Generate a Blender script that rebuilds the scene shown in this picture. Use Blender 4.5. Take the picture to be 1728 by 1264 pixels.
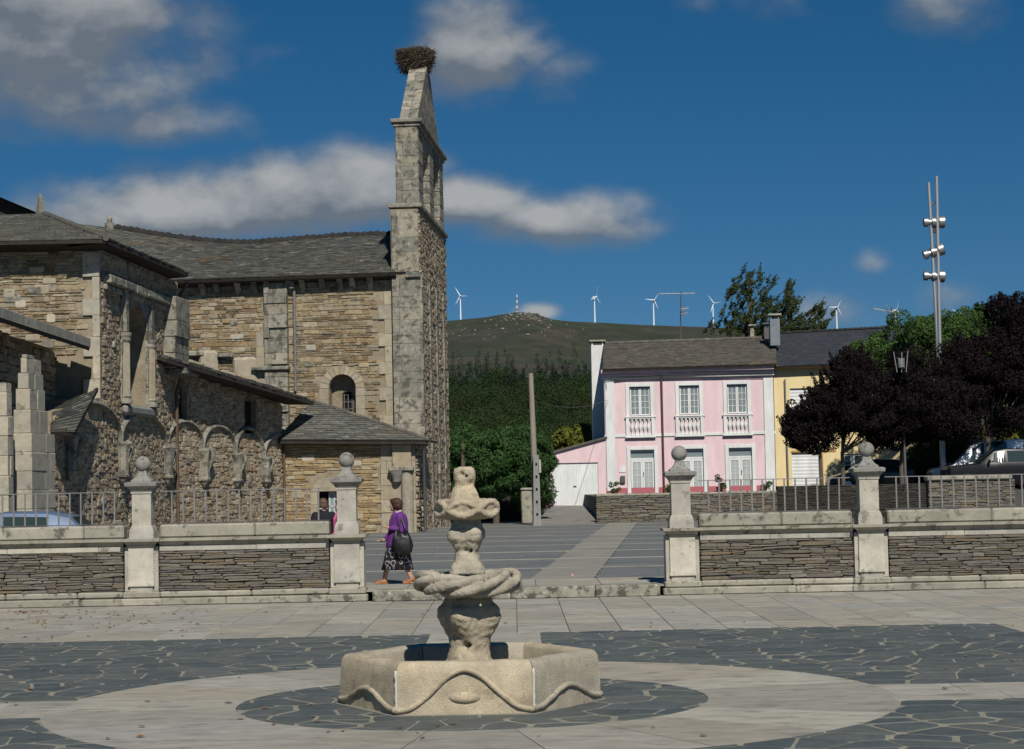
import bpy, bmesh, math, random
import numpy as np
from mathutils import Matrix, Vector, noise, geometry

for o in list(bpy.data.objects): bpy.data.objects.remove(o)
S = bpy.context.scene
C = S.collection
R = math.radians
PI = math.pi

# ------------------------------------------------------------------ camera
F_PX, W_PX, H_PX = 3300.0, 1728, 1264
CAM_H, ROLL, PITCH = 2.1, 0.02, math.atan(178 / 3300.0)
_sp, _cp, _sr, _cr = math.sin(PITCH), math.cos(PITCH), math.sin(ROLL), math.cos(ROLL)
UPV = Vector((0, -_sp, _cp)); FWD = Vector((0, _cp, _sp)); XV = Vector((1, 0, 0))
XC = XV * _cr - UPV * _sr; YC = UPV * _cr + XV * _sr
cd = bpy.data.cameras.new('camera'); cam = bpy.data.objects.new('camera', cd); C.objects.link(cam)
cd.sensor_width = 36; cd.lens = 36 * F_PX / W_PX; cd.clip_start = 0.1; cd.clip_end = 20000
Z = -FWD
cam.matrix_world = Matrix(((XC.x, YC.x, Z.x, 0), (XC.y, YC.y, Z.y, 0), (XC.z, YC.z, Z.z, CAM_H), (0, 0, 0, 1)))
S.camera = cam

def ray(px, py):
    return FWD + XC * ((px - W_PX / 2) / F_PX) - YC * ((py - H_PX / 2) / F_PX)
def at(px, py, D):                      # point on that sight line at depth D metres
    d = ray(px, py); k = D / d.y
    return Vector((d.x * k, D, CAM_H + d.z * k))
def gnd(px, py, z=0.0):
    d = ray(px, py); k = (z - CAM_H) / d.z
    return Vector((d.x * k, d.y * k, z))

# ------------------------------------------------------------------ sky and sun
SUN_EL, SUN_AZ = 45.0, 169.0            # degrees; azimuth clockwise from +Y
w = bpy.data.worlds.new('World'); S.world = w; w.use_nodes = True
nt = w.node_tree; nt.nodes.clear()
def wn(t, **k):
    n = nt.nodes.new(t)
    for a, b in k.items(): setattr(n, a, b)
    return n
def wl(a, b): nt.links.new(a, b)
def wmath(op, a, b=None, clamp=False):
    n = wn('ShaderNodeMath', operation=op, use_clamp=clamp)
    for i, v in enumerate((a, b)):
        if v is None: continue
        if isinstance(v, (int, float)): n.inputs[i].default_value = v
        else: wl(v, n.inputs[i])
    return n.outputs[0]
sky = wn('ShaderNodeTexSky', sky_type='NISHITA', sun_disc=False)
sky.sun_elevation = R(SUN_EL); sky.sun_rotation = R(SUN_AZ)
sky.altitude = 600; sky.air_density = 0.85; sky.dust_density = 0.0; sky.ozone_density = 2.2
gam = wn('ShaderNodeHueSaturation'); gam.inputs['Saturation'].default_value = 1.4; gam.inputs['Hue'].default_value = .496; gam.inputs['Value'].default_value = 0.93
wl(sky.outputs[0], gam.inputs['Color'])
# clear mountain air: the dull band at the horizon lies below the hills
tc = wn('ShaderNodeTexCoord'); va = wn('ShaderNodeVectorMath', operation='MULTIPLY_ADD')
wl(tc.outputs['Generated'], va.inputs[0]); va.inputs[1].default_value = (1, 1, .9); va.inputs[2].default_value = (0, 0, .08)
wl(va.outputs[0], sky.inputs[0])
sep = wn('ShaderNodeSeparateXYZ'); wl(tc.outputs['Generated'], sep.inputs[0])
# cumulus in view: centre pixel, half width, half height, strength
CLOUDS = [(-20, 10, 310, 180, 1.15), (140, 100, 220, 120, .85), (300, 205, 170, 60, .55),
          (330, 345, 230, 70, 1.0), (450, 335, 190, 72, 1.1), (595, 320, 125, 78, 1.1), (200, 375, 230, 55, .75), (820, 80, 120, 95, 1.0), (920, 135, 100, 60, .62),
          (790, 345, 150, 52, .9), (930, 372, 190, 50, .9), (1050, 385, 110, 36, .7), (470, 105, 110, 50, .34), (560, 70, 80, 60, .25),
          (1330, 0, 130, 55, .48), (1590, 20, 110, 70, .55), (1190, 8, 80, 40, .3), (1470, 447, 42, 34, .55),
          (1430, 525, 120, 50, .5), (1600, 520, 100, 70, .45), (908, 527, 50, 20, .8), (700, 290, 90, 60, .5)]
def cloud(off):
    """cloud density towards a direction, shifted by off so that a second sample tells lit tops from shaded bases"""
    ad = wn('ShaderNodeVectorMath', operation='ADD'); wl(tc.outputs['Generated'], ad.inputs[0]); ad.inputs[1].default_value = off; vec = ad.outputs[0]
    sp = wn('ShaderNodeSeparateXYZ'); wl(vec, sp.inputs[0]); X, Y_, Z_ = sp.outputs
    n1 = wn('ShaderNodeTexNoise'); n1.inputs['Scale'].default_value = 21; n1.inputs['Detail'].default_value = 9; n1.inputs['Roughness'].default_value = .52
    mp = wn('ShaderNodeMapping'); mp.inputs['Scale'].default_value = (1, 1, 1.5); wl(vec, mp.inputs[0]); wl(mp.outputs[0], n1.inputs['Vector'])
    n2 = wn('ShaderNodeTexNoise'); n2.inputs['Scale'].default_value = 7; n2.inputs['Detail'].default_value = 5; wl(vec, n2.inputs['Vector'])
    dens = None
    for (px, py, hw, hh, st) in CLOUDS:
        d = ray(px, py).normalized()
        dx = wmath('MULTIPLY', wmath('SUBTRACT', X, d.x), F_PX / hw); dz = wmath('MULTIPLY', wmath('SUBTRACT', Z_, d.z), F_PX / hh)
        rr = wmath('ADD', wmath('MULTIPLY', dx, dx), wmath('MULTIPLY', dz, dz))
        b = wmath('MULTIPLY', wmath('POWER', 2.718, wmath('MULTIPLY', rr, -0.9)), st)
        dens = b if dens is None else wmath('MAXIMUM', dens, b)
    dens = wmath('MULTIPLY', dens, wmath('GREATER_THAN', Y_, 0.0))
    # the same broken cloud goes on over the rest of the sky
    hi = wmath('MULTIPLY', wmath('SUBTRACT', n2.outputs[0], 0.6), 3.2)
    away = wmath('MAXIMUM', wmath('MULTIPLY', wmath('SUBTRACT', Z_, .27), 6.0, True), wmath('MULTIPLY', wmath('SUBTRACT', 0.93, Y_), 12.0, True), True)
    dens = wmath('MAXIMUM', dens, wmath('MULTIPLY', wmath('MULTIPLY', hi, away), wmath('MULTIPLY', Z_, 12.0, True)))
    ns = wmath('MULTIPLY', wmath('SUBTRACT', n1.outputs[0], 0.5), 1.6)
    return wmath('ADD', dens, wmath('MULTIPLY', ns, wmath('POWER', wmath('MAXIMUM', dens, 0.0), 0.6)))
dd = cloud((0, 0, 0)); du = cloud((0.003, 0, 0.013))
mr = wn('ShaderNodeMapRange', interpolation_type='SMOOTHSTEP')
mr.inputs['From Min'].default_value = 0.22; mr.inputs['From Max'].default_value = 0.80; mr.inputs['To Max'].default_value = 0.92
wl(dd, mr.inputs['Value'])
ccol = wn('ShaderNodeMix', data_type='RGBA')
ccol.inputs['A'].default_value = (2.7, 3.2, 3.8, 1); ccol.inputs['B'].default_value = (7.6, 7.8, 7.9, 1)
lit = wmath('ADD', wmath('MULTIPLY', wmath('SUBTRACT', dd, du), 1.5), wmath('MULTIPLY', wmath('SUBTRACT', dd, .35), .45), True)
wl(lit, ccol.inputs['Factor'])
mx = wn('ShaderNodeMix', data_type='RGBA')
wl(mr.outputs[0], mx.inputs['Factor']); wl(gam.outputs[0], mx.inputs['A']); wl(ccol.outputs['Result'], mx.inputs['B'])
bg = wn('ShaderNodeBackground'); bg.inputs['Strength'].default_value = 0.058
wl(mx.outputs['Result'], bg.inputs['Color'])
w.cycles.sampling_method = 'MANUAL'; w.cycles.sample_map_resolution = 256
wo = wn('ShaderNodeOutputWorld'); wl(bg.outputs[0], wo.inputs['Surface'])

sl = bpy.data.lights.new('sun', 'SUN'); sun = bpy.data.objects.new('sun', sl); C.objects.link(sun)
sl.energy = 5.0; sl.angle = R(0.53); sl.color = (1.0, 0.95, 0.87)
_sd = Vector((math.sin(R(SUN_AZ)) * math.cos(R(SUN_EL)), math.cos(R(SUN_AZ)) * math.cos(R(SUN_EL)), math.sin(R(SUN_EL))))
sun.rotation_euler = _sd.to_track_quat('Z', 'Y').to_euler()
sun.location = (20, -30, 40)
S.view_settings.view_transform = 'Standard'; S.view_settings.look = 'None'
S.view_settings.exposure = -0.12; S.view_settings.gamma = 1.0; S.view_settings.use_curve_mapping = False
S.cycles.use_denoising = True
S.cycles.max_bounces = 5; S.cycles.diffuse_bounces = 1; S.cycles.transparent_max_bounces = 8
try: S.render.use_persistent_data = False
except Exception: pass

# ------------------------------------------------------------------ helpers
def link(o, parent=None):
    C.objects.link(o)
    if parent is not None: o.parent = parent
    return o
def tag(o, label=None, cat=None, group=None, kind=None):
    if label: o['label'] = label
    if cat: o['category'] = cat
    if group: o['group'] = group
    if kind: o['kind'] = kind
    return o
def thing(name, label, cat, loc=(0, 0, 0), group=None, rz=0.0):
    o = bpy.data.objects.new(name, None); o.empty_display_size = 0.2
    o.location = loc; o.rotation_euler = (0, 0, rz); C.objects.link(o)
    return tag(o, label, cat, group)
def adopt(o, parent):                    # child built in world coordinates
    o.parent = parent
    if parent.type == 'EMPTY': o.matrix_parent_inverse = Matrix.Translation(parent.location).inverted()
def copy_tree(o, parent=None):
    c = o.copy(); C.objects.link(c); c.parent = parent
    for ch in o.children: copy_tree(ch, c)
    return c

def new_mesh(name, v, f, mat=None, smooth=False):
    me = bpy.data.meshes.new(name)
    me.from_pydata([tuple(p) for p in v], [], [tuple(q) for q in f])
    if mat is not None: me.materials.append(mat)
    if smooth: me.polygons.foreach_set('use_smooth', [True] * len(me.polygons))
    me.update()
    return me

def chbox_template(c=0.08, jit=0.0, seed=0):
    rnd = random.Random(seed); v = []; idx = {}
    for i in range(8):
        s = [1 if i >> k & 1 else -1 for k in range(3)]
        j = [rnd.uniform(-jit, jit) for _ in range(3)]
        for a in range(3):
            p = [s[k] * (0.5 if k == a else 0.5 - c) + j[k] for k in range(3)]
            idx[i, a] = len(v); v.append(p)
    f = []
    for a in range(3):
        b, d = [k for k in range(3) if k != a]
        for s in (0, 1):
            f.append([idx[(s << a) | (p << b) | (q << d), a] for p, q in ((0, 0), (1, 0), (1, 1), (0, 1))])
        for i in range(8):
            if i >> a & 1: continue
            k = i | (1 << a)
            f.append([idx[i, b], idx[k, b], idx[k, d], idx[i, d]])
    for i in range(8): f.append([idx[i, 0], idx[i, 1], idx[i, 2]])
    V = [Vector(p) for p in v]
    for q in f:
        n = (V[q[1]] - V[q[0]]).cross(V[q[2]] - V[q[0]]); cc = sum((V[i] for i in q), Vector()) / len(q)
        if n.dot(cc) < 0: q.reverse()
    return v, f

class MB:
    def __init__(s): s.v = []; s.f = []
    def add(s, v, f, M=None):
        o = len(s.v)
        s.v += [tuple(M @ Vector(p)) for p in v] if M is not None else [tuple(p) for p in v]
        s.f += [[i + o for i in q] for q in f]; return s
    def box(s, x0, x1, y0, y1, z0, z1, c=0.0, M=None):
        if c > 0:
            sx, sy, sz = abs(x1 - x0), abs(y1 - y0), abs(z1 - z0); c = min(c, sx * .45, sy * .45, sz * .45)
            v, f = CH0; cx, cy, cz = (x0 + x1) / 2, (y0 + y1) / 2, (z0 + z1) / 2
            def m(p):
                r = []
                for k, (q, L) in enumerate(zip(p, (sx, sy, sz))):
                    full = abs(abs(q) - .5) < 1e-6
                    r.append(math.copysign(L / 2 if full else L / 2 - c, q))
                return (r[0] + cx, r[1] + cy, r[2] + cz)
            return s.add([m(p) for p in v], f, M)
        x0, x1 = min(x0, x1), max(x0, x1); y0, y1 = min(y0, y1), max(y0, y1); z0, z1 = min(z0, z1), max(z0, z1)
        v = [(x, y, z) for z in (z0, z1) for y in (y0, y1) for x in (x0, x1)]
        return s.add(v, [(0, 2, 3, 1), (4, 5, 7, 6), (0, 1, 5, 4), (2, 6, 7, 3), (0, 4, 6, 2), (1, 3, 7, 5)], M)
    def tube(s, pts, rad, n=8, cap=True, M=None, flat=1.0):
        pts = [Vector(p) for p in pts]
        if isinstance(rad, (int, float)): rad = [rad] * len(pts)
        v = []; f = []; up = None
        for i, p in enumerate(pts):
            t = (pts[min(i + 1, len(pts) - 1)] - pts[max(i - 1, 0)])
            t = t.normalized() if t.length > 1e-9 else Vector((0, 0, 1))
            if up is None:
                up = Vector((0, 0, 1)) if abs(t.z) < .9 else Vector((0, 1, 0))
            a = t.cross(up)
            a = a.normalized() if a.length > 1e-6 else Vector((1, 0, 0))
            b = a.cross(t).normalized(); up = b
            for k in range(n):
                th = 2 * PI * k / n
                v.append(p + a * (math.cos(th) * rad[i]) + b * (math.sin(th) * rad[i] * flat))
        m = len(pts)
        for i in range(m - 1):
            for k in range(n):
                f.append((i * n + k, i * n + (k + 1) % n, (i + 1) * n + (k + 1) % n, (i + 1) * n + k))
        if cap: f += [tuple(range(n - 1, -1, -1)), tuple(range((m - 1) * n, m * n))]
        return s.add(v, f, M)
    def ring(s, pts, rad, n=8):                 # closed tube
        pts = [Vector(p) for p in pts]; m = len(pts); v = []; f = []
        for i, p in enumerate(pts):
            t = (pts[(i + 1) % m] - pts[i - 1]).normalized(); a = t.cross(Vector((0, 0, 1)))
            a = a.normalized() if a.length > 1e-5 else Vector((1, 0, 0)); b = a.cross(t)
            for k in range(n):
                th = 2 * PI * k / n; v.append(p + a * math.cos(th) * rad + b * math.sin(th) * rad)
        for i in range(m):
            j = (i + 1) % m
            for k in range(n): f.append((i * n + k, i * n + (k + 1) % n, j * n + (k + 1) % n, j * n + k))
        return s.add(v, f)
    def lathe(s, prof, n=24, M=None, fn=None, cap=True):      # prof: (r, z)
        v = []; f = []
        for (r, z) in prof:
            for k in range(n):
                th = 2 * PI * k / n; q = r * (fn(th, z) if fn else 1.0)
                v.append((q * math.cos(th), q * math.sin(th), z))
        m = len(prof)
        for i in range(m - 1):
            for k in range(n): f.append((i * n + k, i * n + (k + 1) % n, (i + 1) * n + (k + 1) % n, (i + 1) * n + k))
        if cap: f += [tuple(range(n - 1, -1, -1)), tuple(range((m - 1) * n, m * n))]
        return s.add(v, f, M)
    def sqlathe(s, prof, M=None):                # square section: (half x, half y, z)
        v = []; f = []
        for (a, b, z) in prof: v += [(-a, -b, z), (a, -b, z), (a, b, z), (-a, b, z)]
        m = len(prof)
        for i in range(m - 1):
            for k in range(4): f.append((i * 4 + k, i * 4 + (k + 1) % 4, i * 4 + 4 + (k + 1) % 4, i * 4 + 4 + k))
        f += [(3, 2, 1, 0), tuple(range((m - 1) * 4, m * 4))]
        return s.add(v, f, M)
    def prism(s, poly, a, b, ax=1, M=None):      # polygon in the two other axes, extruded along axis ax from a to b
        n = len(poly)
        def p3(p, h):
            q = [0, 0, 0]; o = [k for k in range(3) if k != ax]; q[o[0]], q[o[1]], q[ax] = p[0], p[1], h; return tuple(q)
        v = [p3(p, a) for p in poly] + [p3(p, b) for p in poly]
        f = [tuple(range(n)), tuple(range(2 * n - 1, n - 1, -1))] + [(i, i + n, (i + 1) % n + n, (i + 1) % n) for i in range(n)]
        return s.add(v, f, M)
    def ball(s, c, r, n=16, m=10, M=None):
        c = Vector(c); r = r if hasattr(r, '__len__') else (r, r, r)
        v = [c + Vector((0, 0, -r[2]))]; f = []
        for i in range(1, m):
            ph = -PI / 2 + PI * i / m
            for k in range(n):
                th = 2 * PI * k / n
                v.append(c + Vector((r[0] * math.cos(ph) * math.cos(th), r[1] * math.cos(ph) * math.sin(th), r[2] * math.sin(ph))))
        v.append(c + Vector((0, 0, r[2]))); L = len(v) - 1
        for k in range(n):
            f.append((0, 1 + (k + 1) % n, 1 + k)); f.append((L, 1 + (m - 2) * n + k, 1 + (m - 2) * n + (k + 1) % n))
        for i in range(m - 2):
            for k in range(n): f.append((1 + i * n + k, 1 + i * n + (k + 1) % n, 1 + (i + 1) * n + (k + 1) % n, 1 + (i + 1) * n + k))
        return s.add(v, f, M)
    def build(s, name, mat, parent=None, smooth=False, world=True, fix=True):
        me = new_mesh(name, s.v, s.f, mat, smooth)
        if fix and len(s.f) < 30000:
            b = bmesh.new(); b.from_mesh(me); bmesh.ops.recalc_face_normals(b, faces=b.faces); b.to_mesh(me); b.free()
        o = bpy.data.objects.new(name, me); C.objects.link(o)
        if parent is not None:
            if world: adopt(o, parent)
            else: o.parent = parent
        return o
CH0 = chbox_template(0.1)
def soft(o, angle=40):                          # smooth shading below an angle
    me = o.data; me.polygons.foreach_set('use_smooth', [True] * len(me.polygons))
    try: me.set_sharp_from_angle(angle=R(angle))
    except Exception: pass
    return o
def roughen(o, amount, size):                   # chiselled unevenness as real relief
    tx = bpy.data.textures.new('chisel', 'CLOUDS'); tx.noise_scale = size; tx.noise_depth = 3
    d = o.modifiers.new('Chisel', 'DISPLACE'); d.texture = tx; d.strength = amount; d.mid_level = .5; d.texture_coords = 'LOCAL'
def remesh(o, vox, smooth_it=4, fac=0.5, rough=None, rscale=.05):
    m = o.modifiers.new('Remesh', 'REMESH'); m.mode = 'VOXEL'; m.voxel_size = vox; m.use_smooth_shade = True
    if smooth_it:
        k = o.modifiers.new('Smooth', 'SMOOTH'); k.iterations = smooth_it; k.factor = fac
    if rough: roughen(o, rough, rscale)
    return o

class Plane:                                    # a vertical wall plane: s along, n outwards (towards the camera side), z up
    def __init__(s, A, B, z=0.0):
        s.o = Vector((A[0], A[1], 0)); d = Vector((B[0] - A[0], B[1] - A[1], 0)); s.L = d.length; s.d = d.normalized()
        s.n = Vector((s.d.y, -s.d.x, 0))
        s.M = Matrix(((s.d.x, s.n.x, 0, s.o.x), (s.d.y, s.n.y, 0, s.o.y), (0, 0, 1, 0), (0, 0, 0, 1)))
    def hit(s, px, py):                         # pixel -> (s, z)
        r = ray(px, py); k = s.n.dot(s.o - Vector((0, 0, CAM_H))) / s.n.dot(r)
        p = Vector((0, 0, CAM_H)) + r * k
        return ((p - s.o).dot(s.d), p.z)
    def S(s, px, py=810): return s.hit(px, py)[0]
    def Zt(s, px, py): return s.hit(px, py)[1]
    def w(s, a, n, z): return s.M @ Vector((a, n, z))

def panel(pl, outer, holes=(), depth=0.25, n0=0.0, back=None):
    """wall face with holes (polygons in s,z), reveals going inwards, optional solid thickness behind"""
    mb = MB(); loops = [[Vector((a, z, 0)) for a, z in outer]] + [[Vector((a, z, 0)) for a, z in h] for h in holes]
    tri = geometry.tessellate_polygon(loops); flat = [p for l in loops for p in l]
    mb.add([(p.x, n0, p.y) for p in flat], tri, pl.M)
    for h in holes:
        k = len(h); v = [(a, n0, z) for a, z in h] + [(a, n0 - depth, z) for a, z in h]
        mb.add(v, [(i, (i + 1) % k, (i + 1) % k + k, i + k) for i in range(k)], pl.M)
    k = len(outer); t = back or depth
    v = [(a, n0, z) for a, z in outer] + [(a, n0 - t, z) for a, z in outer]
    mb.add(v, [(i, (i + 1) % k, (i + 1) % k + k, i + k) for i in range(k)], pl.M)
    return mb
def arch(cx, hw, z0, zs, n=10, rise=None):       # doorway outline with a round head springing at zs
    rise = hw if rise is None else rise
    return [(cx - hw, z0), (cx + hw, z0)] + [(cx + hw * math.cos(PI * i / n), zs + rise * math.sin(PI * i / n)) for i in range(n + 1)]
def inpoly(a, z, poly):
    c = False; n = len(poly)
    for i in range(n):
        x0, y0 = poly[i]; x1, y1 = poly[i - 1]
        if (y0 > z) != (y1 > z) and a < (x1 - x0) * (z - y0) / (y1 - y0) + x0: c = not c
    return c

STONES = [chbox_template(0.13, 0.045, 10 + i) for i in range(12)]
ROUGH = [chbox_template(0.2, 0.1, 60 + i) for i in range(10)]
ASH = [chbox_template(0.03, 0.008, 40 + i) for i in range(8)]
_tm = {}
def tmesh(kind, i, mat, name):
    key = (id(kind), i, mat.name)
    if key not in _tm: _tm[key] = new_mesh(name, kind[i][0], kind[i][1], mat)
    return _tm[key]
def joined(name, parent, specs, kind, mat):       # many small pieces as one mesh; specs: (Matrix, template index)
    vs = []; fs = []; off = 0
    T = [(np.array(t[0]), t[1]) for t in kind]
    for M, i in specs:
        m = np.array(M); v, f = T[i]
        vs.append(v @ m[:3, :3].T + m[:3, 3]); fs += [[q + off for q in k] for k in f]; off += len(v)
    if not vs: return None
    me = new_mesh(name, np.concatenate(vs).tolist(), fs, mat)
    o = bpy.data.objects.new(name, me); C.objects.link(o); adopt(o, parent); o['kind'] = 'stuff'
    return o
def pieces(name, parent, specs, kind, mat, cap=300, rest=None):
    specs = sorted(specs, key=lambda q: -q[2])
    for M, i, a in specs[:cap]:
        o = bpy.data.objects.new(name, tmesh(kind, i, mat, name)); C.objects.link(o)
        adopt(o, parent); o.matrix_basis = M
    if len(specs) > cap: joined(rest or name + '_infill', parent, [(M, i) for M, i, a in specs[cap:]], kind, mat)
def rubble(parent, pl, s0, s1, z0, z1, mat, hr=(.1, .2), lr=(.25, .7), depth=.08, n0=0.0, gap=.012, inside=None, seed=0,
           cap=300, kind=None, name='stone', tilt=1.5, rest=None):
    rnd = random.Random(seed); kind = kind or STONES; specs = []; z = z0
    while z < z1 - .02:
        h = rnd.uniform(*hr); h = min(h, z1 - z)
        if z1 - z - h < hr[0] * .6: h = z1 - z
        a = s0 - rnd.uniform(0, lr[0])
        while a < s1:
            l = rnd.uniform(*lr) * (0.6 + 0.8 * h / hr[1]); a0, a1 = max(a, s0), min(a + l, s1); a += l
            if a1 - a0 < .05: continue
            rows = [(z, h)]
            if h > hr[0] * 1.5 and rnd.random() < .3:
                k = rnd.uniform(.35, .65); rows = [(z, h * k), (z + h * k, h * (1 - k))]
            for (zz, hh) in rows:
                c, m = (a0 + a1) / 2, zz + hh / 2
                if inside and not inside(c, m): continue
                dz = depth * rnd.uniform(.55, 1.25)
                M = pl.M @ Matrix.Translation((c, n0 + dz / 2 - depth * .5, m + rnd.uniform(-.12, .12) * hh)) @ Matrix.Rotation(R(rnd.gauss(0, tilt)), 4, 'Y') @ Matrix.Diagonal((a1 - a0 - gap, dz + depth, hh * rnd.uniform(.86, 1.06) - gap, 1))
                q_ = M.translation; vis_ = abs(Vector((q_.x, q_.y, q_.z - CAM_H)).dot(XC)) / max(1, q_.y) * F_PX < 880
                specs.append((M, rnd.randrange(len(kind)), (a1 - a0) * hh * (1 if vis_ else .02)))
        z += h
    pieces(name, parent, specs, kind, mat, cap, rest)
def block(parent, pl, s0, s1, z0, z1, mat, n0=0.0, d=.1, name='ashlar_block', seed=0, kind=None, gap=.01):
    kind = kind or ASH; i = (seed * 7 + int(abs(s0 * 31 + z0 * 17))) % len(kind)
    M = pl.M @ Matrix.Translation(((s0 + s1) / 2, n0 + d / 2, (z0 + z1) / 2)) @ Matrix.Diagonal((abs(s1 - s0) - gap, d, z1 - z0 - gap, 1))
    o = bpy.data.objects.new(name, tmesh(kind, i, mat, name)); C.objects.link(o); adopt(o, parent); o.matrix_basis = M
    return o
def slates(name, parent, EL, ER, RR, RL, mat, row=.28, wid=.42, th=.022, seed=0, ridge=None, over=1.7):
    """courses of overlapping slates on a quad EL-ER (eave) to RL-RR (ridge)"""
    rnd = random.Random(seed); EL, ER, RR, RL = map(Vector, (EL, ER, RR, RL))
    nrm = (ER - EL).cross(RL - EL)
    if nrm.length < 1e-6: nrm = (ER - EL).cross(RR - EL)
    nrm.normalize()
    if nrm.z < 0: nrm = -nrm
    up = ((RL + RR) / 2 - (EL + ER) / 2); rows = max(2, int(up.length / row)); v = []; f = []
    for r in range(rows):
        t0, t1 = r / rows, min(1.0, (r + over) / rows)
        def P(u, t): 
            return (EL.lerp(RL, t)).lerp(ER.lerp(RR, t), u) if ridge is None else EL.lerp(ER, u).lerp(ridge(u), t)
        L = (P(1, t0) - P(0, t0)).length; k = max(1, int(L / wid)); cuts = [0]
        for i in range(k): cuts.append(min(1, max(0, (i + .5 + (r % 2) * .5 + rnd.uniform(-.25, .25)) / k)))
        cuts.append(1); cuts = sorted(cuts)
        for a, b in zip(cuts[:-1], cuts[1:]):
            if b - a < .15 / max(L, .2) : continue
            g = .006 / max(L, .2); j = rnd.uniform(-.12, .1) / rows; h = rnd.uniform(.6, 1.7) * th; lift = rnd.uniform(0, .012)
            p = [P(a + g, max(0, t0 + j)) if r else P(a + g, t0 + j * .5), P(b - g, max(-.02, t0 + j + rnd.uniform(-.05, .05) / rows)), P(b - g, t1), P(a + g, t1)]
            o = len(v)
            v += [p[0] + nrm * (h + .02 + lift), p[1] + nrm * (h + .02 + lift), p[2] + nrm * .004, p[3] + nrm * .004, p[0] + nrm * .012, p[1] + nrm * .012]
            f += [(o, o + 1, o + 2, o + 3), (o + 4, o + 5, o + 1, o), (o + 4, o, o + 3), (o + 5, o + 2, o + 1)]
    me = new_mesh(name, v, f, mat); o = bpy.data.objects.new(name, me); C.objects.link(o); adopt(o, parent); o['kind'] = 'stuff'
    return o

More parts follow.
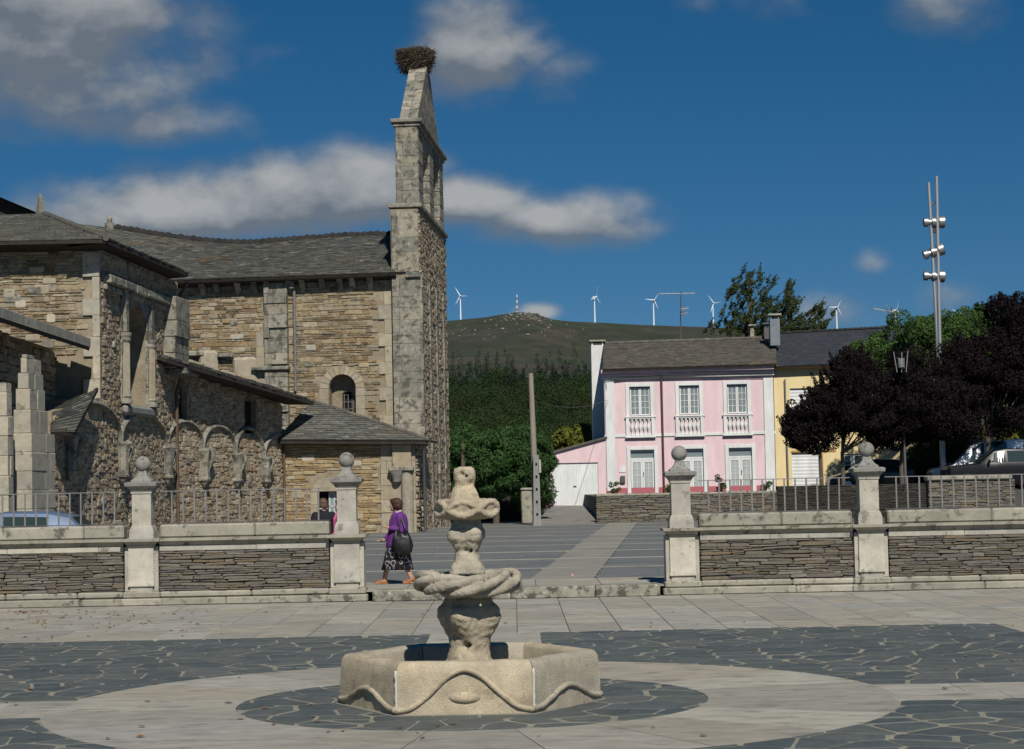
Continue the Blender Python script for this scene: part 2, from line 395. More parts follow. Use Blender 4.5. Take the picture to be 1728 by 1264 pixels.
# ------------------------------------------------------------------ materials
def nodes_for(name):
    m = bpy.data.materials.new(name); m.use_nodes = True; t = m.node_tree; t.nodes.clear()
    out = t.nodes.new('ShaderNodeOutputMaterial'); b = t.nodes.new('ShaderNodeBsdfPrincipled'); t.links.new(b.outputs[0], out.inputs[0])
    return m, t, b
def lin(c):
    if isinstance(c, str):
        c = [int(c[i:i + 2], 16) / 255 for i in (0, 2, 4)]
        c = [x / 12.92 if x <= .04045 else ((x + .055) / 1.055) ** 2.4 for x in c]
    return (c[0], c[1], c[2], 1)
def material(name, cols, tone=None, scale=3.0, contrast=.35, rough=.9, bump=.3, bscale=25.0, bdist=.01, rand='both', spots=None, spot_scale=6.0,
             spot_cover=.62, spots2=None, spot2_scale=2.0, spot2_cover=.6, metal=0.0, stretch=None, spec=.3, pos='world', translucent=0.0, weights=None):
    """palette chosen per object / per piece, broken up by noise; spots are lichen or stains with a shape of their own"""
    m, t, b = nodes_for(name); N = t.nodes.new; L = t.links.new
    def math_(op, a, c=None):
        n = N('ShaderNodeMath'); n.operation = op
        for i, q in enumerate((a, c)):
            if q is None: continue
            if isinstance(q, (int, float)): n.inputs[i].default_value = q
            else: L(q, n.inputs[i])
        return n.outputs[0]
    geo = N('ShaderNodeNewGeometry'); vec = geo.outputs['Position']
    if pos == 'object': tcn = N('ShaderNodeTexCoord'); vec = tcn.outputs['Object']
    if stretch:
        mp = N('ShaderNodeMapping'); L(vec, mp.inputs[0]); mp.inputs['Scale'].default_value = stretch; vec = mp.outputs[0]
    def tex(sc, det=6, ro=.6):
        n = N('ShaderNodeTexNoise'); n.inputs['Scale'].default_value = sc; n.inputs['Detail'].default_value = det; n.inputs['Roughness'].default_value = ro
        L(vec, n.inputs['Vector']); return n.outputs[0]
    cols = [lin(c) for c in cols]; big = tex(scale)
    if len(cols) > 1:
        if rand == 'none': rv = math_('ADD', math_('MULTIPLY', math_('SUBTRACT', big, .5), 2.2), .5)
        else:
            oi = N('ShaderNodeObjectInfo'); rv = oi.outputs['Random'] if rand == 'obj' else geo.outputs['Random Per Island']
            if rand == 'both': rv = math_('FRACT', math_('ADD', math_('MULTIPLY', oi.outputs['Random'], 7.3), geo.outputs['Random Per Island']))
        rp = N('ShaderNodeValToRGB'); e = rp.color_ramp.elements
        while len(e) < len(cols): e.new(.5)
        for i, c in enumerate(cols): e[i].position = (i / (len(cols) - 1)) if not weights else weights[i]; e[i].color = c
        L(rv, rp.inputs[0]); col = rp.outputs[0]
    else:
        rg = N('ShaderNodeRGB'); rg.outputs[0].default_value = cols[0]; col = rg.outputs[0]
    mr_ = N('ShaderNodeMapRange'); mr_.inputs['From Min'].default_value = .25; mr_.inputs['From Max'].default_value = .75
    mr_.inputs['To Min'].default_value = 1 - contrast; mr_.inputs['To Max'].default_value = 1 + contrast * .7; L(tex(scale * 2.3, 8, .65), mr_.inputs[0])
    mul = N('ShaderNodeMix'); mul.data_type = 'RGBA'; mul.blend_type = 'MULTIPLY'; mul.inputs['Factor'].default_value = 1
    L(col, mul.inputs['A']); L(mr_.outputs[0], mul.inputs['B']); col = mul.outputs['Result']
    for sp, ss, sc in ((spots, spot_scale, spot_cover), (spots2, spot2_scale, spot2_cover)):
        if not sp: continue
        k = N('ShaderNodeMapRange'); k.inputs['From Min'].default_value = sc - .035; k.inputs['From Max'].default_value = sc + .05; k.inputs['To Max'].default_value = .85
        L(tex(ss, 9, .68), k.inputs[0]); mm = N('ShaderNodeMix'); mm.data_type = 'RGBA'
        L(k.outputs[0], mm.inputs['Factor']); L(col, mm.inputs['A']); mm.inputs['B'].default_value = lin(sp); col = mm.outputs['Result']
    L(col, b.inputs['Base Color']); b.inputs['Roughness'].default_value = rough; b.inputs['Metallic'].default_value = metal
    b.inputs['Specular IOR Level'].default_value = spec
    if translucent:
        b.inputs['Transmission Weight'].default_value = 0
        tr = N('ShaderNodeBsdfTranslucent'); L(col, tr.inputs[0]); ms = N('ShaderNodeMixShader'); ms.inputs[0].default_value = translucent
        L(b.outputs[0], ms.inputs[1]); L(tr.outputs[0], ms.inputs[2]); L(ms.outputs[0], t.nodes['Material Output'].inputs[0])
    if bump:
        bn = N('ShaderNodeBump'); bn.inputs['Strength'].default_value = bump; bn.inputs['Distance'].default_value = bdist
        L(tex(bscale, 8, .7), bn.inputs['Height']); L(bn.outputs[0], b.inputs['Normal'])
    return m
def plain(name, c, rough=.6, metal=0.0, spec=.4): 
    m, t, b = nodes_for(name); b.inputs['Base Color'].default_value = lin(c); b.inputs['Roughness'].default_value = rough
    b.inputs['Metallic'].default_value = metal; b.inputs['Specular IOR Level'].default_value = spec
    return m
def glass(name, c=(.02, .03, .035), rough=.05):
    return plain(name, c, rough, 0.0, .8)
M = {}
M['granite'] = material('granite', [(.43, .40, .325), (.37, .35, .30), (.47, .435, .35)], scale=1.6, contrast=.28, bump=.7, bscale=45, spots=(.15, .142, .12), spot_scale=4, spot_cover=.605, spots2=(.6, .58, .52), spot2_scale=40, spot2_cover=.63)
M['granite_dirty'] = material('granite_dirty', [(.34, .32, .25), (.28, .265, .21), (.39, .36, .29)], scale=1.3, contrast=.3, bump=.6, bscale=50, spots=(.07, .068, .055), spot_scale=4.5, spot_cover=.58, spots2=(.5, .49, .43), spot2_scale=14, spot2_cover=.66)
M['kerb'] = material('kerb_granite', [(.26, .245, .19), (.32, .3, .24)], scale=1.5, contrast=.35, bump=.6, bscale=40, spots=(.055, .055, .045), spot_scale=5, spot_cover=.53, spots2=(.55, .54, .48), spot2_scale=9, spot2_cover=.63)
M['ball'] = material('weathered_granite', [(.23, .225, .2), (.27, .26, .23)], scale=5, contrast=.35, bump=.7, bscale=60, spots=(.09, .09, .08), spot_scale=9, spot_cover=.58, spots2=(.4, .39, .33), spot2_scale=16, spot2_cover=.66)
M['paving'] = material('granite_paving', [(.315, .298, .25), (.265, .252, .215), (.36, .34, .282), (.295, .288, .26), (.325, .295, .23), (.25, .24, .21)], scale=1.0, contrast=.32, bump=.25, bscale=80, stretch=(1, 2.2, 1), spots=(.17, .162, .138), spot_scale=1.6, spot_cover=.585, spots2=(.36, .35, .32), spot2_scale=2.2, spot2_cover=.66)
M['slate_pav'] = material('slate_paving', [(.080, .095, .092), (.098, .108, .100), (.064, .078, .078), (.112, .118, .106), (.084, .096, .086), (.070, .082, .079)], scale=2.2, contrast=.35, bump=.3, bscale=30, rough=.62, spec=.4, spots=(.14, .15, .145), spot_scale=3, spot_cover=.68)
M['mortar_pav'] = material('pale_mortar', [(.22, .208, .165), (.265, .25, .198)], rand='none', scale=2, bump=.4, bscale=60)
M['joint'] = material('joint_dirt', [(.15, .14, .115), (.19, .175, .14)], rand='none', scale=3)
M['schist'] = material('schist_stone', [(.17, .15, .115), (.115, .108, .09), (.21, .185, .14), (.15, .14, .12), (.19, .145, .09), (.13, .125, .115), (.235, .215, .175)], scale=6, contrast=.4, bump=.8, bscale=30, bdist=.015, stretch=(1, 1, 4), spots=(.30, .28, .23), spot_scale=9, spot_cover=.68)
M['schist_dark'] = material('dark_joint', [(.03, .028, .022), (.05, .045, .035)], rand='none', scale=5)
M['church_stone'] = material('church_rubble_stone', [(.30, .218, .115), (.16, .116, .066), (.37, .30, .18), (.24, .155, .075), (.29, .245, .165), (.11, .086, .056), (.34, .26, .15), (.26, .232, .175), (.195, .122, .062), (.42, .36, .25), (.21, .183, .135)], scale=2.5, contrast=.4, bump=.9, bscale=14, bdist=.04, spots=(.11, .095, .07), spot_scale=2.6, spot_cover=.64, spots2=(.37, .305, .205), spot2_scale=3.4, spot2_cover=.56)
M['ochre_stone'] = material('ochre_rubble_stone', [(.36, .25, .12), (.27, .19, .10), (.40, .31, .18), (.33, .22, .10), (.22, .16, .095), (.38, .29, .16), (.42, .36, .25), (.30, .225, .13)], scale=2.5, contrast=.35, bump=.7, bscale=16, bdist=.03, spots=(.11, .09, .06), spot_scale=3, spot_cover=.66, spots2=(.40, .31, .19), spot2_scale=3.4, spot2_cover=.58)
M['brown_rubble'] = material('brown_rough_rubble', [(.36, .29, .19), (.25, .19, .12), (.42, .355, .255), (.29, .205, .12), (.35, .30, .22), (.18, .14, .095), (.39, .33, .24), (.25, .17, .105)], scale=3, contrast=.4, bump=.8, bscale=12, bdist=.04, spots=(.10, .085, .065), spot_scale=4, spot_cover=.66)
M['lime'] = material('lime_mortar', [(.33, .27, .18), (.26, .215, .15), (.37, .31, .215)], rand='none', scale=1.2, contrast=.3, bump=.7, bscale=12, bdist=.03)
M['lime_grey'] = material('grey_mortar', [(.33, .275, .19), (.25, .205, .14), (.38, .32, .23)], rand='none', scale=1.5, contrast=.35, bump=.8, bscale=10, bdist=.04)
M['ashlar'] = material('grey_ashlar', [(.28, .26, .205), (.21, .20, .165), (.34, .31, .24), (.17, .165, .14), (.31, .28, .21)], scale=1.8, contrast=.4, bump=.8, bscale=18, bdist=.03, spots=(.075, .073, .06), spot_scale=3.0, spot_cover=.54, spots2=(.46, .44, .37), spot2_scale=4.5, spot2_cover=.62)
M['ashlar_warm'] = material('warm_ashlar', [(.37, .305, .20), (.32, .275, .20), (.40, .345, .245), (.30, .27, .215)], scale=1.8, contrast=.28, bump=.5, bscale=22, bdist=.02, spots=(.15, .135, .105), spot_scale=2.6, spot_cover=.64)
M['ashlar_pale'] = material('pale_ashlar', [(.42, .38, .29), (.36, .335, .27), (.46, .41, .31), (.32, .30, .25)], scale=1.8, contrast=.28, bump=.7, bscale=18, bdist=.02, spots=(.14, .13, .105), spot_scale=2.6, spot_cover=.62, spots2=(.3, .28, .23), spot2_scale=1.0, spot2_cover=.62)
M['roof_slate'] = material('old_roof_slate', [(.118, .121, .104), (.09, .094, .083), (.155, .155, .13), (.11, .104, .084), (.133, .136, .12), (.078, .08, .072)], scale=1.2, contrast=.45, bump=.6, bscale=14, rough=.88, spots=(.15, .105, .055), spot_scale=.5, spot_cover=.61, spots2=(.34, .335, .29), spot2_scale=1.6, spot2_cover=.625, stretch=(1, 1, 2.5))
M['roof_slate_brown'] = material('brown_roof_slate', [(.11, .098, .08), (.085, .08, .07), (.14, .125, .10), (.10, .095, .085)], scale=1.2, contrast=.35, bump=.4, bscale=18, rough=.85, spots=(.2, .15, .06), spot_scale=.5, spot_cover=.64, spots2=(.25, .24, .2), spot2_scale=3, spot2_cover=.68)
M['roof_slate_new'] = material('new_roof_slate', [(.042, .046, .056), (.052, .056, .065), (.036, .04, .05), (.06, .062, .066)], scale=1.5, contrast=.25, bump=.3, bscale=18, rough=.6, spec=.4)
M['ridge_tile'] = material('dark_ridge_tile', [(.022, .022, .021), (.03, .028, .026), (.016, .016, .016)], scale=3, contrast=.3)
M['timber_dark'] = material('dark_timber', [(.028, .023, .019), (.042, .035, .028)], rand='none', scale=3, bump=.4)
M['rail_iron'] = material('railing_iron', [(.17, .17, .165), (.21, .2, .19)], scale=8, contrast=.3, rough=.6, bump=.1)
M['iron'] = material('painted_iron', [(.085, .085, .085), (.11, .105, .1)], scale=8, contrast=.3, rough=.6, bump=.1, spots=(.12, .07, .04), spot_scale=20, spot_cover=.68)
M['rust_pipe'] = material('rusty_downpipe', [(.10, .062, .045), (.13, .085, .06)], rand='none', scale=4, rough=.7)
M['grey_pipe'] = material('grey_downpipe', [(.16, .155, .15), (.2, .19, .18)], rand='none', scale=4, rough=.6)
M['fountain'] = material('fountain_granite', [(.50, .41, .27), (.44, .38, .275), (.54, .45, .31)], rand='none', scale=1.8, contrast=.34, bump=1.0, bscale=55, bdist=.012, spots=(.30, .235, .15), spot_scale=85, spot_cover=.57, spots2=(.27, .225, .155), spot2_scale=4, spot2_cover=.6)
M['fountain_grey'] = material('fountain_grey_granite', [(.44, .385, .285), (.40, .36, .28), (.48, .42, .31)], rand='none', scale=1.8, contrast=.36, bump=1.0, bscale=55, bdist=.012, spots=(.25, .22, .165), spot_scale=85, spot_cover=.57, spots2=(.24, .215, .165), spot2_scale=4, spot2_cover=.59)
M['white_mortar'] = plain('white_mortar', (.5, .48, .42), .9)
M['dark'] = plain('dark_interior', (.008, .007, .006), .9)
M['wood_door'] = plain('old_door_wood', (.035, .022, .016), .7)

# ================================================================== GROUND
def sheet(name, x0, x1, y0, y1, z, mat, parent=None, kind='structure'):
    mb = MB(); mb.add([(x0, y0, z), (x1, y0, z), (x1, y1, z), (x0, y1, z)], [(0, 1, 2, 3)]); o = mb.build(name, mat, parent)
    if parent is None: tag(o, kind=kind)
    return o
M['earth'] = material('dry_grass_earth', [(.07, .075, .03), (.10, .095, .05), (.05, .065, .025)], rand='none', scale=.2, contrast=.4, bump=.5, bscale=4)
ground = sheet('ground', -9000, 9000, -3000, 9000, -.12, M['earth'])
TZ = 0.19                                   # level of the upper terrace
plaza = sheet('plaza', -40, 40, -25, 34.9, -.03, M['joint']); plaza['label'] = 'granite plaza floor with slate fields around the fountain'
CX, CY = -0.44, 18.85                       # centre of the fountain
DX0, DX1, DY0, DY1 = .76, 7.0, .70, 8.22    # dark fields: distances from the centre lines
R_IN, R_OUT = 2.24, 4.02
slab_t = [chbox_template(.012, .0, 5)]
slab_me = {}
def flat_slab_mesh(l, wdt, name='paving_slab'):
    c = .006; h = .04
    mb = MB(); mb.box(-l / 2 + .004, l / 2 - .004, -wdt / 2 + .004, wdt / 2 - .004, -h, 0, c)
    return new_mesh(name, mb.v, mb.f, M['paving'])
rs = random.Random(3)
def put_slab(me, x, y, z=0.0, rz=0.0, parent=None, name='paving_slab'):
    o = bpy.data.objects.new(name, me); C.objects.link(o); o.parent = parent or plaza; o.location = (x, y, z); o.rotation_euler = (0, 0, rz); return o
sizes = [flat_slab_mesh(l, .7) for l in (.8, .95, 1.1, 1.3)]; lens = [.8, .95, 1.1, 1.3]
def slab_rows(x0, x1, y0, y1, across=False, roww=.7):
    """courses of slabs running along y (or x when across)"""
    n = 0
    A0, A1, B0, B1 = (x0, x1, y0, y1) if not across else (y0, y1, x0, x1)
    k = max(1, round((A1 - A0) / roww)); wd = (A1 - A0) / k
    for i in range(k):
        a = A0 + wd * (i + .5); b = B0
        while b < B1 - .02:
            j = rs.randrange(4); l = min(lens[j], B1 - b)
            if B1 - b - l < .3: l = B1 - b
            me = sizes[j]
            o = put_slab(me, *((a, b + l / 2) if not across else (b + l / 2, a)), z=rs.uniform(-.002, .002), rz=PI / 2 if not across else 0)
            o.scale = (l / lens[j], wd / .7, 1); b += l; n += 1
    return n
slab_rows(-13.8, 13.8, CY + DY1, 34.9, roww=.72)                 # between the slate fields and the wall
slab_rows(CX - DX0, CX + DX0, CY + R_OUT - .1, CY + DY1, roww=.76)  # path from the ring to the wall
for s in (-1, 1):
    xa = CX + s * (R_OUT - .1); xb = CX + s * (DX1 + 2.5)
    slab_rows(min(xa, xb), max(xa, xb), CY - DY0, CY + DY0, across=True, roww=.7)
slab_rows(CX + DX1, 13.0, CY + DY0, CY + DY1, roww=.8)
slab_rows(-13.0, CX - DX1, CY + DY0, CY + DY1, roww=.8)
# rings of wedge slabs
def wedge(r0, r1, ang, name):
    n = 6; v = []; f = []; g = .004
    for z in (0, -.04):
        for k in range(n + 1):
            a = -ang / 2 + ang * k / n; a *= 1 - g / (r0 * ang / 2) 
            v += [(math.cos(a) * (r0 + g), math.sin(a) * (r0 + g), z), (math.cos(a) * (r1 - g), math.sin(a) * (r1 - g), z)]
    m = 2 * (n + 1)
    for k in range(n):
        a = 2 * k; f += [(a, a + 1, a + 3, a + 2), (a + m, a + 2 + m, a + 3 + m, a + 1 + m), (a + 1, a + 1 + m, a + 3 + m, a + 3), (a, a + 2, a + 2 + m, a + m)]
    f += [(0, m, m + 1, 1), (m - 2, m - 1, 2 * m - 1, 2 * m - 2)]
    return new_mesh(name, v, f, M['paving'])
for r0, r1, n, ph in ((R_IN, R_OUT, 19, .1),):
    me = wedge(r0, r1, 2 * PI / n, 'ring_slab')
    for k in range(n): put_slab(me, CX, CY, z=rs.uniform(-.002, .002), rz=ph + 2 * PI * k / n, name='ring_slab')
# crazy paving of slate
def clip(poly, n, d):
    out = []
    for i in range(len(poly)):
        p, q = poly[i], poly[(i + 1) % len(poly)]; a, b = p[0] * n[0] + p[1] * n[1] - d, q[0] * n[0] + q[1] * n[1] - d
        if a <= 0: out.append(p)
        if (a < 0 < b) or (b < 0 < a):
            t = a / (a - b); out.append((p[0] + (q[0] - p[0]) * t, p[1] + (q[1] - p[1]) * t))
    return out
def crazy(x0, x1, y0, y1, cell, seed, rmin=None, rmax=None, gap=.021, ax=1.0):
    rnd = random.Random(seed); nx = int((x1 - x0) / (cell * ax)) + 1; ny = int((y1 - y0) / cell) + 1; P = []
    for i in range(-1, nx + 1):
        for j in range(-1, ny + 1):
            P.append((x0 + (i + .5 + rnd.uniform(-.48, .48)) * (x1 - x0) / nx, y0 + (j + .5 + rnd.uniform(-.48, .48)) * (y1 - y0) / ny))
    A = np.array(P); out = []
    for i, p in enumerate(P):
        g = gap * rnd.choice((.4, .6, .8, 1.0, 1.3, 2.0)); poly = [(x0, y0), (x1, y0), (x1, y1), (x0, y1)]
        d2 = ((A - A[i]) ** 2).sum(1); near = np.argsort(d2)[1:22]
        for k in near:
            q = P[k]; n = (q[0] - p[0], q[1] - p[1]); L = math.hypot(*n)
            if L < 1e-6: continue
            n = (n[0] / L, n[1] / L); m = ((p[0] + q[0]) / 2, (p[1] + q[1]) / 2)
            poly = clip(poly, n, m[0] * n[0] + m[1] * n[1] - g)
            if len(poly) < 3: break
        if len(poly) < 3: continue
        c = (sum(q[0] for q in poly) / len(poly), sum(q[1] for q in poly) / len(poly))
        if rmin:
            outv = [q for q in poly if math.hypot(q[0] - CX, q[1] - CY) > rmin]
            if not outv: continue
            if len(outv) < len(poly) or math.hypot(c[0] - CX, c[1] - CY) < rmin + .6:
                m = (sum(q[0] for q in outv) / len(outv) - CX, sum(q[1] for q in outv) / len(outv) - CY); r = math.hypot(*m); n = (m[0] / r, m[1] / r)
                poly = clip(poly, (-n[0], -n[1]), -(n[0] * CX + n[1] * CY + rmin + .004))
        if rmax:
            inv = [q for q in poly if math.hypot(q[0] - CX, q[1] - CY) < rmax]
            if not inv: continue
            m = (sum(q[0] for q in poly) / len(poly) - CX, sum(q[1] for q in poly) / len(poly) - CY); r = math.hypot(*m); n = (m[0] / r, m[1] / r)
            for da in (-.12, .12):
                k = (n[0] * math.cos(da) - n[1] * math.sin(da), n[0] * math.sin(da) + n[1] * math.cos(da)); poly = clip(poly, k, k[0] * CX + k[1] * CY + rmax - .006)
                if len(poly) < 3: break
        if len(poly) < 3: continue
        q2 = []
        for k in range(len(poly)):
            a, b = poly[k], poly[(k + 1) % len(poly)]
            if math.hypot(b[0] - a[0], b[1] - a[1]) < .03: q2.append(((a[0] + b[0]) / 2, (a[1] + b[1]) / 2)); continue
            q2 += [(a[0] * .92 + b[0] * .08, a[1] * .92 + b[1] * .08), (a[0] * .08 + b[0] * .92, a[1] * .08 + b[1] * .92)]
        area = .5 * abs(sum(q2[k][0] * q2[(k + 1) % len(q2)][1] - q2[(k + 1) % len(q2)][0] * q2[k][1] for k in range(len(q2))))
        if area < .008: continue
        out.append((q2, c, area))
    return out
cells = []
for i, (sx, sy) in enumerate(((-1, 1), (1, 1), (-1, -1), (1, -1))):
    xs = sorted((CX + sx * DX0, CX + sx * DX1)); ys = sorted((CY + sy * DY0, CY + sy * (DY1 if sy > 0 else 4.2)))
    cells += crazy(xs[0], xs[1], ys[0], ys[1], .46, 20 + i, rmin=R_OUT, ax=1.15)
    mb = MB(); mb.add([(xs[0], ys[0], -.005), (xs[1], ys[0], -.005), (xs[1], ys[1], -.005), (xs[0], ys[1], -.005)], [(0, 1, 2, 3)]); 
    mb.build('mortar_bed', M['mortar_pav'], plaza)
mb = MB(); mb.lathe([(R_IN - .002, -.03), (R_IN - .002, -.0045)], 72, Matrix.Translation((CX, CY, 0))); mb.build('mortar_bed', M['mortar_pav'], plaza)
cells += crazy(CX - R_IN, CX + R_IN, CY - R_IN, CY + R_IN, .46, 31, rmin=1.0, rmax=R_IN, ax=1.2)
def cell_mesh(poly):
    n = len(poly); z = rs.uniform(-.001, .003); cx = sum(p[0] for p in poly) / n; cy = sum(p[1] for p in poly) / n
    v = [(cx + (p[0] - cx) * .975, cy + (p[1] - cy) * .975, z) for p in poly] + [(p[0], p[1], z - .004) for p in poly] + [(p[0], p[1], -.02) for p in poly]
    f = [tuple(range(n))] + [(i, n + i, n + (i + 1) % n, (i + 1) % n) for i in range(n)] + [(n + i, 2 * n + i, 2 * n + (i + 1) % n, n + (i + 1) % n) for i in range(n)]
    return v, f
def seen(c): 
    v = Vector((c[0], c[1], -CAM_H)); dpt = v.dot(FWD); return dpt > 1 and abs(v.dot(XC)) / dpt * F_PX < 1050 and -v.dot(YC) / dpt * F_PX < 760
vis = sorted([c for c in cells if seen(c[1])], key=lambda q: -q[2] / q[1][1] ** 2); rest = MB()
for poly, c, a in vis[:300]:
    v, f = cell_mesh(poly); o = bpy.data.objects.new('slate_stone', new_mesh('slate_stone', v, f, M['slate_pav'])); C.objects.link(o); o.parent = plaza
for poly, c, a in vis[300:]: rest.add(*cell_mesh(poly))
o = rest.build('slate_paving', M['slate_pav'], plaza); o['kind'] = 'stuff'

# upper terrace
M['terrace_dark'] = material('terrace_slate', [(.14, .146, .14), (.155, .16, .15), (.126, .134, .132), (.17, .172, .16)], scale=1.0, contrast=.25, rough=.7, stretch=(.5, 1.6, 1), spots=(.17, .17, .155), spot_scale=1.1, spot_cover=.6)
M['pale_strip'] = material('worn_granite_strip', [(.25, .238, .2), (.22, .213, .185), (.28, .262, .21)], scale=1.0, contrast=.3, stretch=(.6, 1.6, 1), spots=(.15, .148, .135), spot_scale=.9, spot_cover=.57)
terrace = sheet('terrace', -60, 60, 35.1, 160, TZ - .02, M['terrace_dark'])
def t_quad(name, pts, mat, z=0.0):
    mb = MB(); n = len(pts); mb.add([(x, y, TZ + z) for x, y in pts] + [(x, y, TZ - .03) for x, y in pts], [tuple(range(n))] + [(i, i + n, (i + 1) % n + n, (i + 1) % n) for i in range(n)])
    return mb.build(name, mat, terrace)
x = -11.0
while x < 11:
    l = rs.uniform(.9, 1.5); yy = 35.0
    for wd in (.85, 1.0, .9): t_quad('terrace_slab', [(x + .006, yy + .006), (x + l - .006, yy + .006), (x + l - .006, yy + wd - .006), (x + .006, yy + wd - .006)], M['paving'], rs.uniform(-.001, .001)); yy += wd
    x += l
def path_x(y): return .25 + (y - 37.75) * (4.1 - .25) / (85 - 37.75)
Y = 37.75; row = 0
while Y < 83.4:
    for k in range(4):                       # four courses of dark slabs, then one pale strip
        y0, y1 = Y + k * 1.12, Y + (k + 1) * 1.12 - .012; x = -22 + rs.uniform(0, 1)
        xl, xr = path_x((y0 + y1) / 2), path_x((y0 + y1) / 2) + 1.25
        for (a, b) in ((-16, xl), (xr, 14)):
            x = a
            while x < b - .05:
                l = rs.uniform(1.2, 2.6) * (1 if Y < 60 else 2.5); e = min(x + l, b)
                if y0 < 60 or True: t_quad('slate_slab', [(x, y0), (e - .012, y0), (e - .012, y1), (x, y1)], M['terrace_dark'], rs.uniform(-.002, .001))
                x = e
        t_quad('path_slab', [(path_x(y0) + .01, y0), (path_x(y0) + 1.24, y0), (path_x(y1) + 1.24, y1), (path_x(y1) + .01, y1)], M['pale_strip'], rs.uniform(0, .002))
    y0 = Y + 4 * 1.12; wd = .40 if row % 3 else .28
    for (a, b) in ((-16, -8), (-8, -3), (-3, 1), (1, 6), (6, 14)): t_quad('pale_strip', [(a, y0), (b - .01, y0), (b - .01, y0 + wd), (a, y0 + wd)], M['paving'] if rs.random() < .85 else M['terrace_dark'], .002)
    Y += 4 * 1.12 + wd + .01; row += 1
road = sheet('lane', -60, 60, 83.6, 86.5, TZ + .004, M['terrace_dark'])
# kerb step between the gate pillars
kerb = thing('step_kerb', 'mottled granite step between the two gate pillars', 'step', (0, 34.9, 0))
x = -2.55
kx1 = 2.55
for i, l in enumerate((1.35, 1.1, 1.5, 1.15)):
    mb = MB(); mb.box(x + .006, min(x + l, kx1) - .006, 34.72, 35.12, 0.0, TZ + .012 + .004 * (i % 2), .015); mb.build('kerb_stone', M['kerb'], kerb); x += l
# fallen leaves, sweepings
M['leaf_litter'] = material('dry_leaf', [(.22, .10, .04), (.16, .085, .04), (.27, .15, .06), (.12, .07, .04)], scale=9, contrast=.3)
mb = MB(); rl = random.Random(8)
for i in range(230):
    if i < 150: px, py = rl.gauss(130, 120), 1030 + abs(rl.gauss(0, 22))
    else: px, py = rl.uniform(0, 1728), rl.uniform(1022, 1255)
    if i < 26: px, py = rl.gauss(50, 16), rl.gauss(1033, 2.5)
    p = gnd(px, py); s = rl.uniform(.022, .05); a = rl.uniform(0, 6.3); t = rl.uniform(.006, .02)
    if p.y > 34.5: p.y = 34.5
    c, q = math.cos(a) * s, math.sin(a) * s
    mb.add([(p.x - c, p.y - q, .008), (p.x + q * .6, p.y - c * .6, .008 + t), (p.x + c, p.y + q, .01), (p.x - q * .6, p.y + c * .6, .008 + t * .7)], [(0, 1, 2), (0, 2, 3)])
tag(mb.build('fallen_leaves', M['leaf_litter'], fix=False), 'scattered dry brown leaves on the plaza paving', 'leaves', kind='stuff')

# ================================================================== FOREGROUND WALLS AND PILLARS
WY = 34.95                                    # front face of the wall field
def pillar(x, label):
    t = thing('gate_pillar', label, 'pillar', (x, WY, 0), group='ball topped pillars of the parapet wall')
    g, d, b = M['granite'], M['granite_dirty'], M['ball']; T = Matrix.Translation((x, WY + .19, 0))
    def part(name, mb, m): return soft(mb.build(name, m, t), 35)
    mb = MB(); mb.box(-.36, .36, -.33, .33, 0, .13, .02, T); part('plinth', mb, d)
    mb = MB(); mb.box(-.33, .33, -.29, .29, .13, .25, .025, T); part('plinth_course', mb, d)
    mb = MB(); mb.box(-.30, .30, -.215, .215, .25, 1.05, .008, T); part('pilaster_strip', mb, g)
    mb = MB(); mb.sqlathe([(.20, .24, .25), (.20, .24, .325), (.235, .275, .345), (.235, .275, .385), (.225, .26, .41), (.225, .26, 1.045)], T); part('pedestal', mb, g)
    mb = MB(); mb.sqlathe([(.225, .26, 1.045), (.25, .285, 1.06), (.255, .29, 1.085), (.30, .335, 1.125), (.345, .38, 1.14), (.345, .38, 1.185)], T); part('cornice', mb, d)
    mb = MB(); mb.sqlathe([(.215, .215, 1.185), (.215, .215, 1.30), (.205, .205, 1.36), (.18, .18, 1.42)], T); part('base_block', mb, g)
    mb = MB(); mb.sqlathe([(.17, .17, 1.42), (.17, .17, 1.985), (.185, .185, 1.99), (.185, .185, 2.02)], T); part('shaft', mb, g)
    mb = MB(); mb.sqlathe([(.185, .185, 2.02), (.20, .20, 2.045), (.21, .21, 2.065), (.255, .255, 2.11), (.28, .28, 2.125), (.285, .285, 2.18), (.25, .25, 2.20)], T); part('cap', mb, b)
    mb = MB(); mb.sqlathe([(.185, .185, 2.20), (.185, .185, 2.225), (.13, .13, 2.265), (.085, .085, 2.33), (.07, .07, 2.40)], T); part('neck', mb, b)
    mb = MB(); mb.ball((0, 0, 2.515), .143, 28, 16, T); o = mb.build('ball', b, t, True)
    return t
PX = [-6.66, -3.0, 2.97, 6.33]
pillar(PX[0], 'ball topped granite pillar in the left parapet wall, nearest the blue car')
pillar(PX[1], 'ball topped granite pillar at the gap, beside the woman in purple')
pillar(PX[2], 'ball topped granite pillar at the gap, in front of the pink house')
pillar(PX[3], 'ball topped granite pillar in the right parapet wall, under the dark trees')

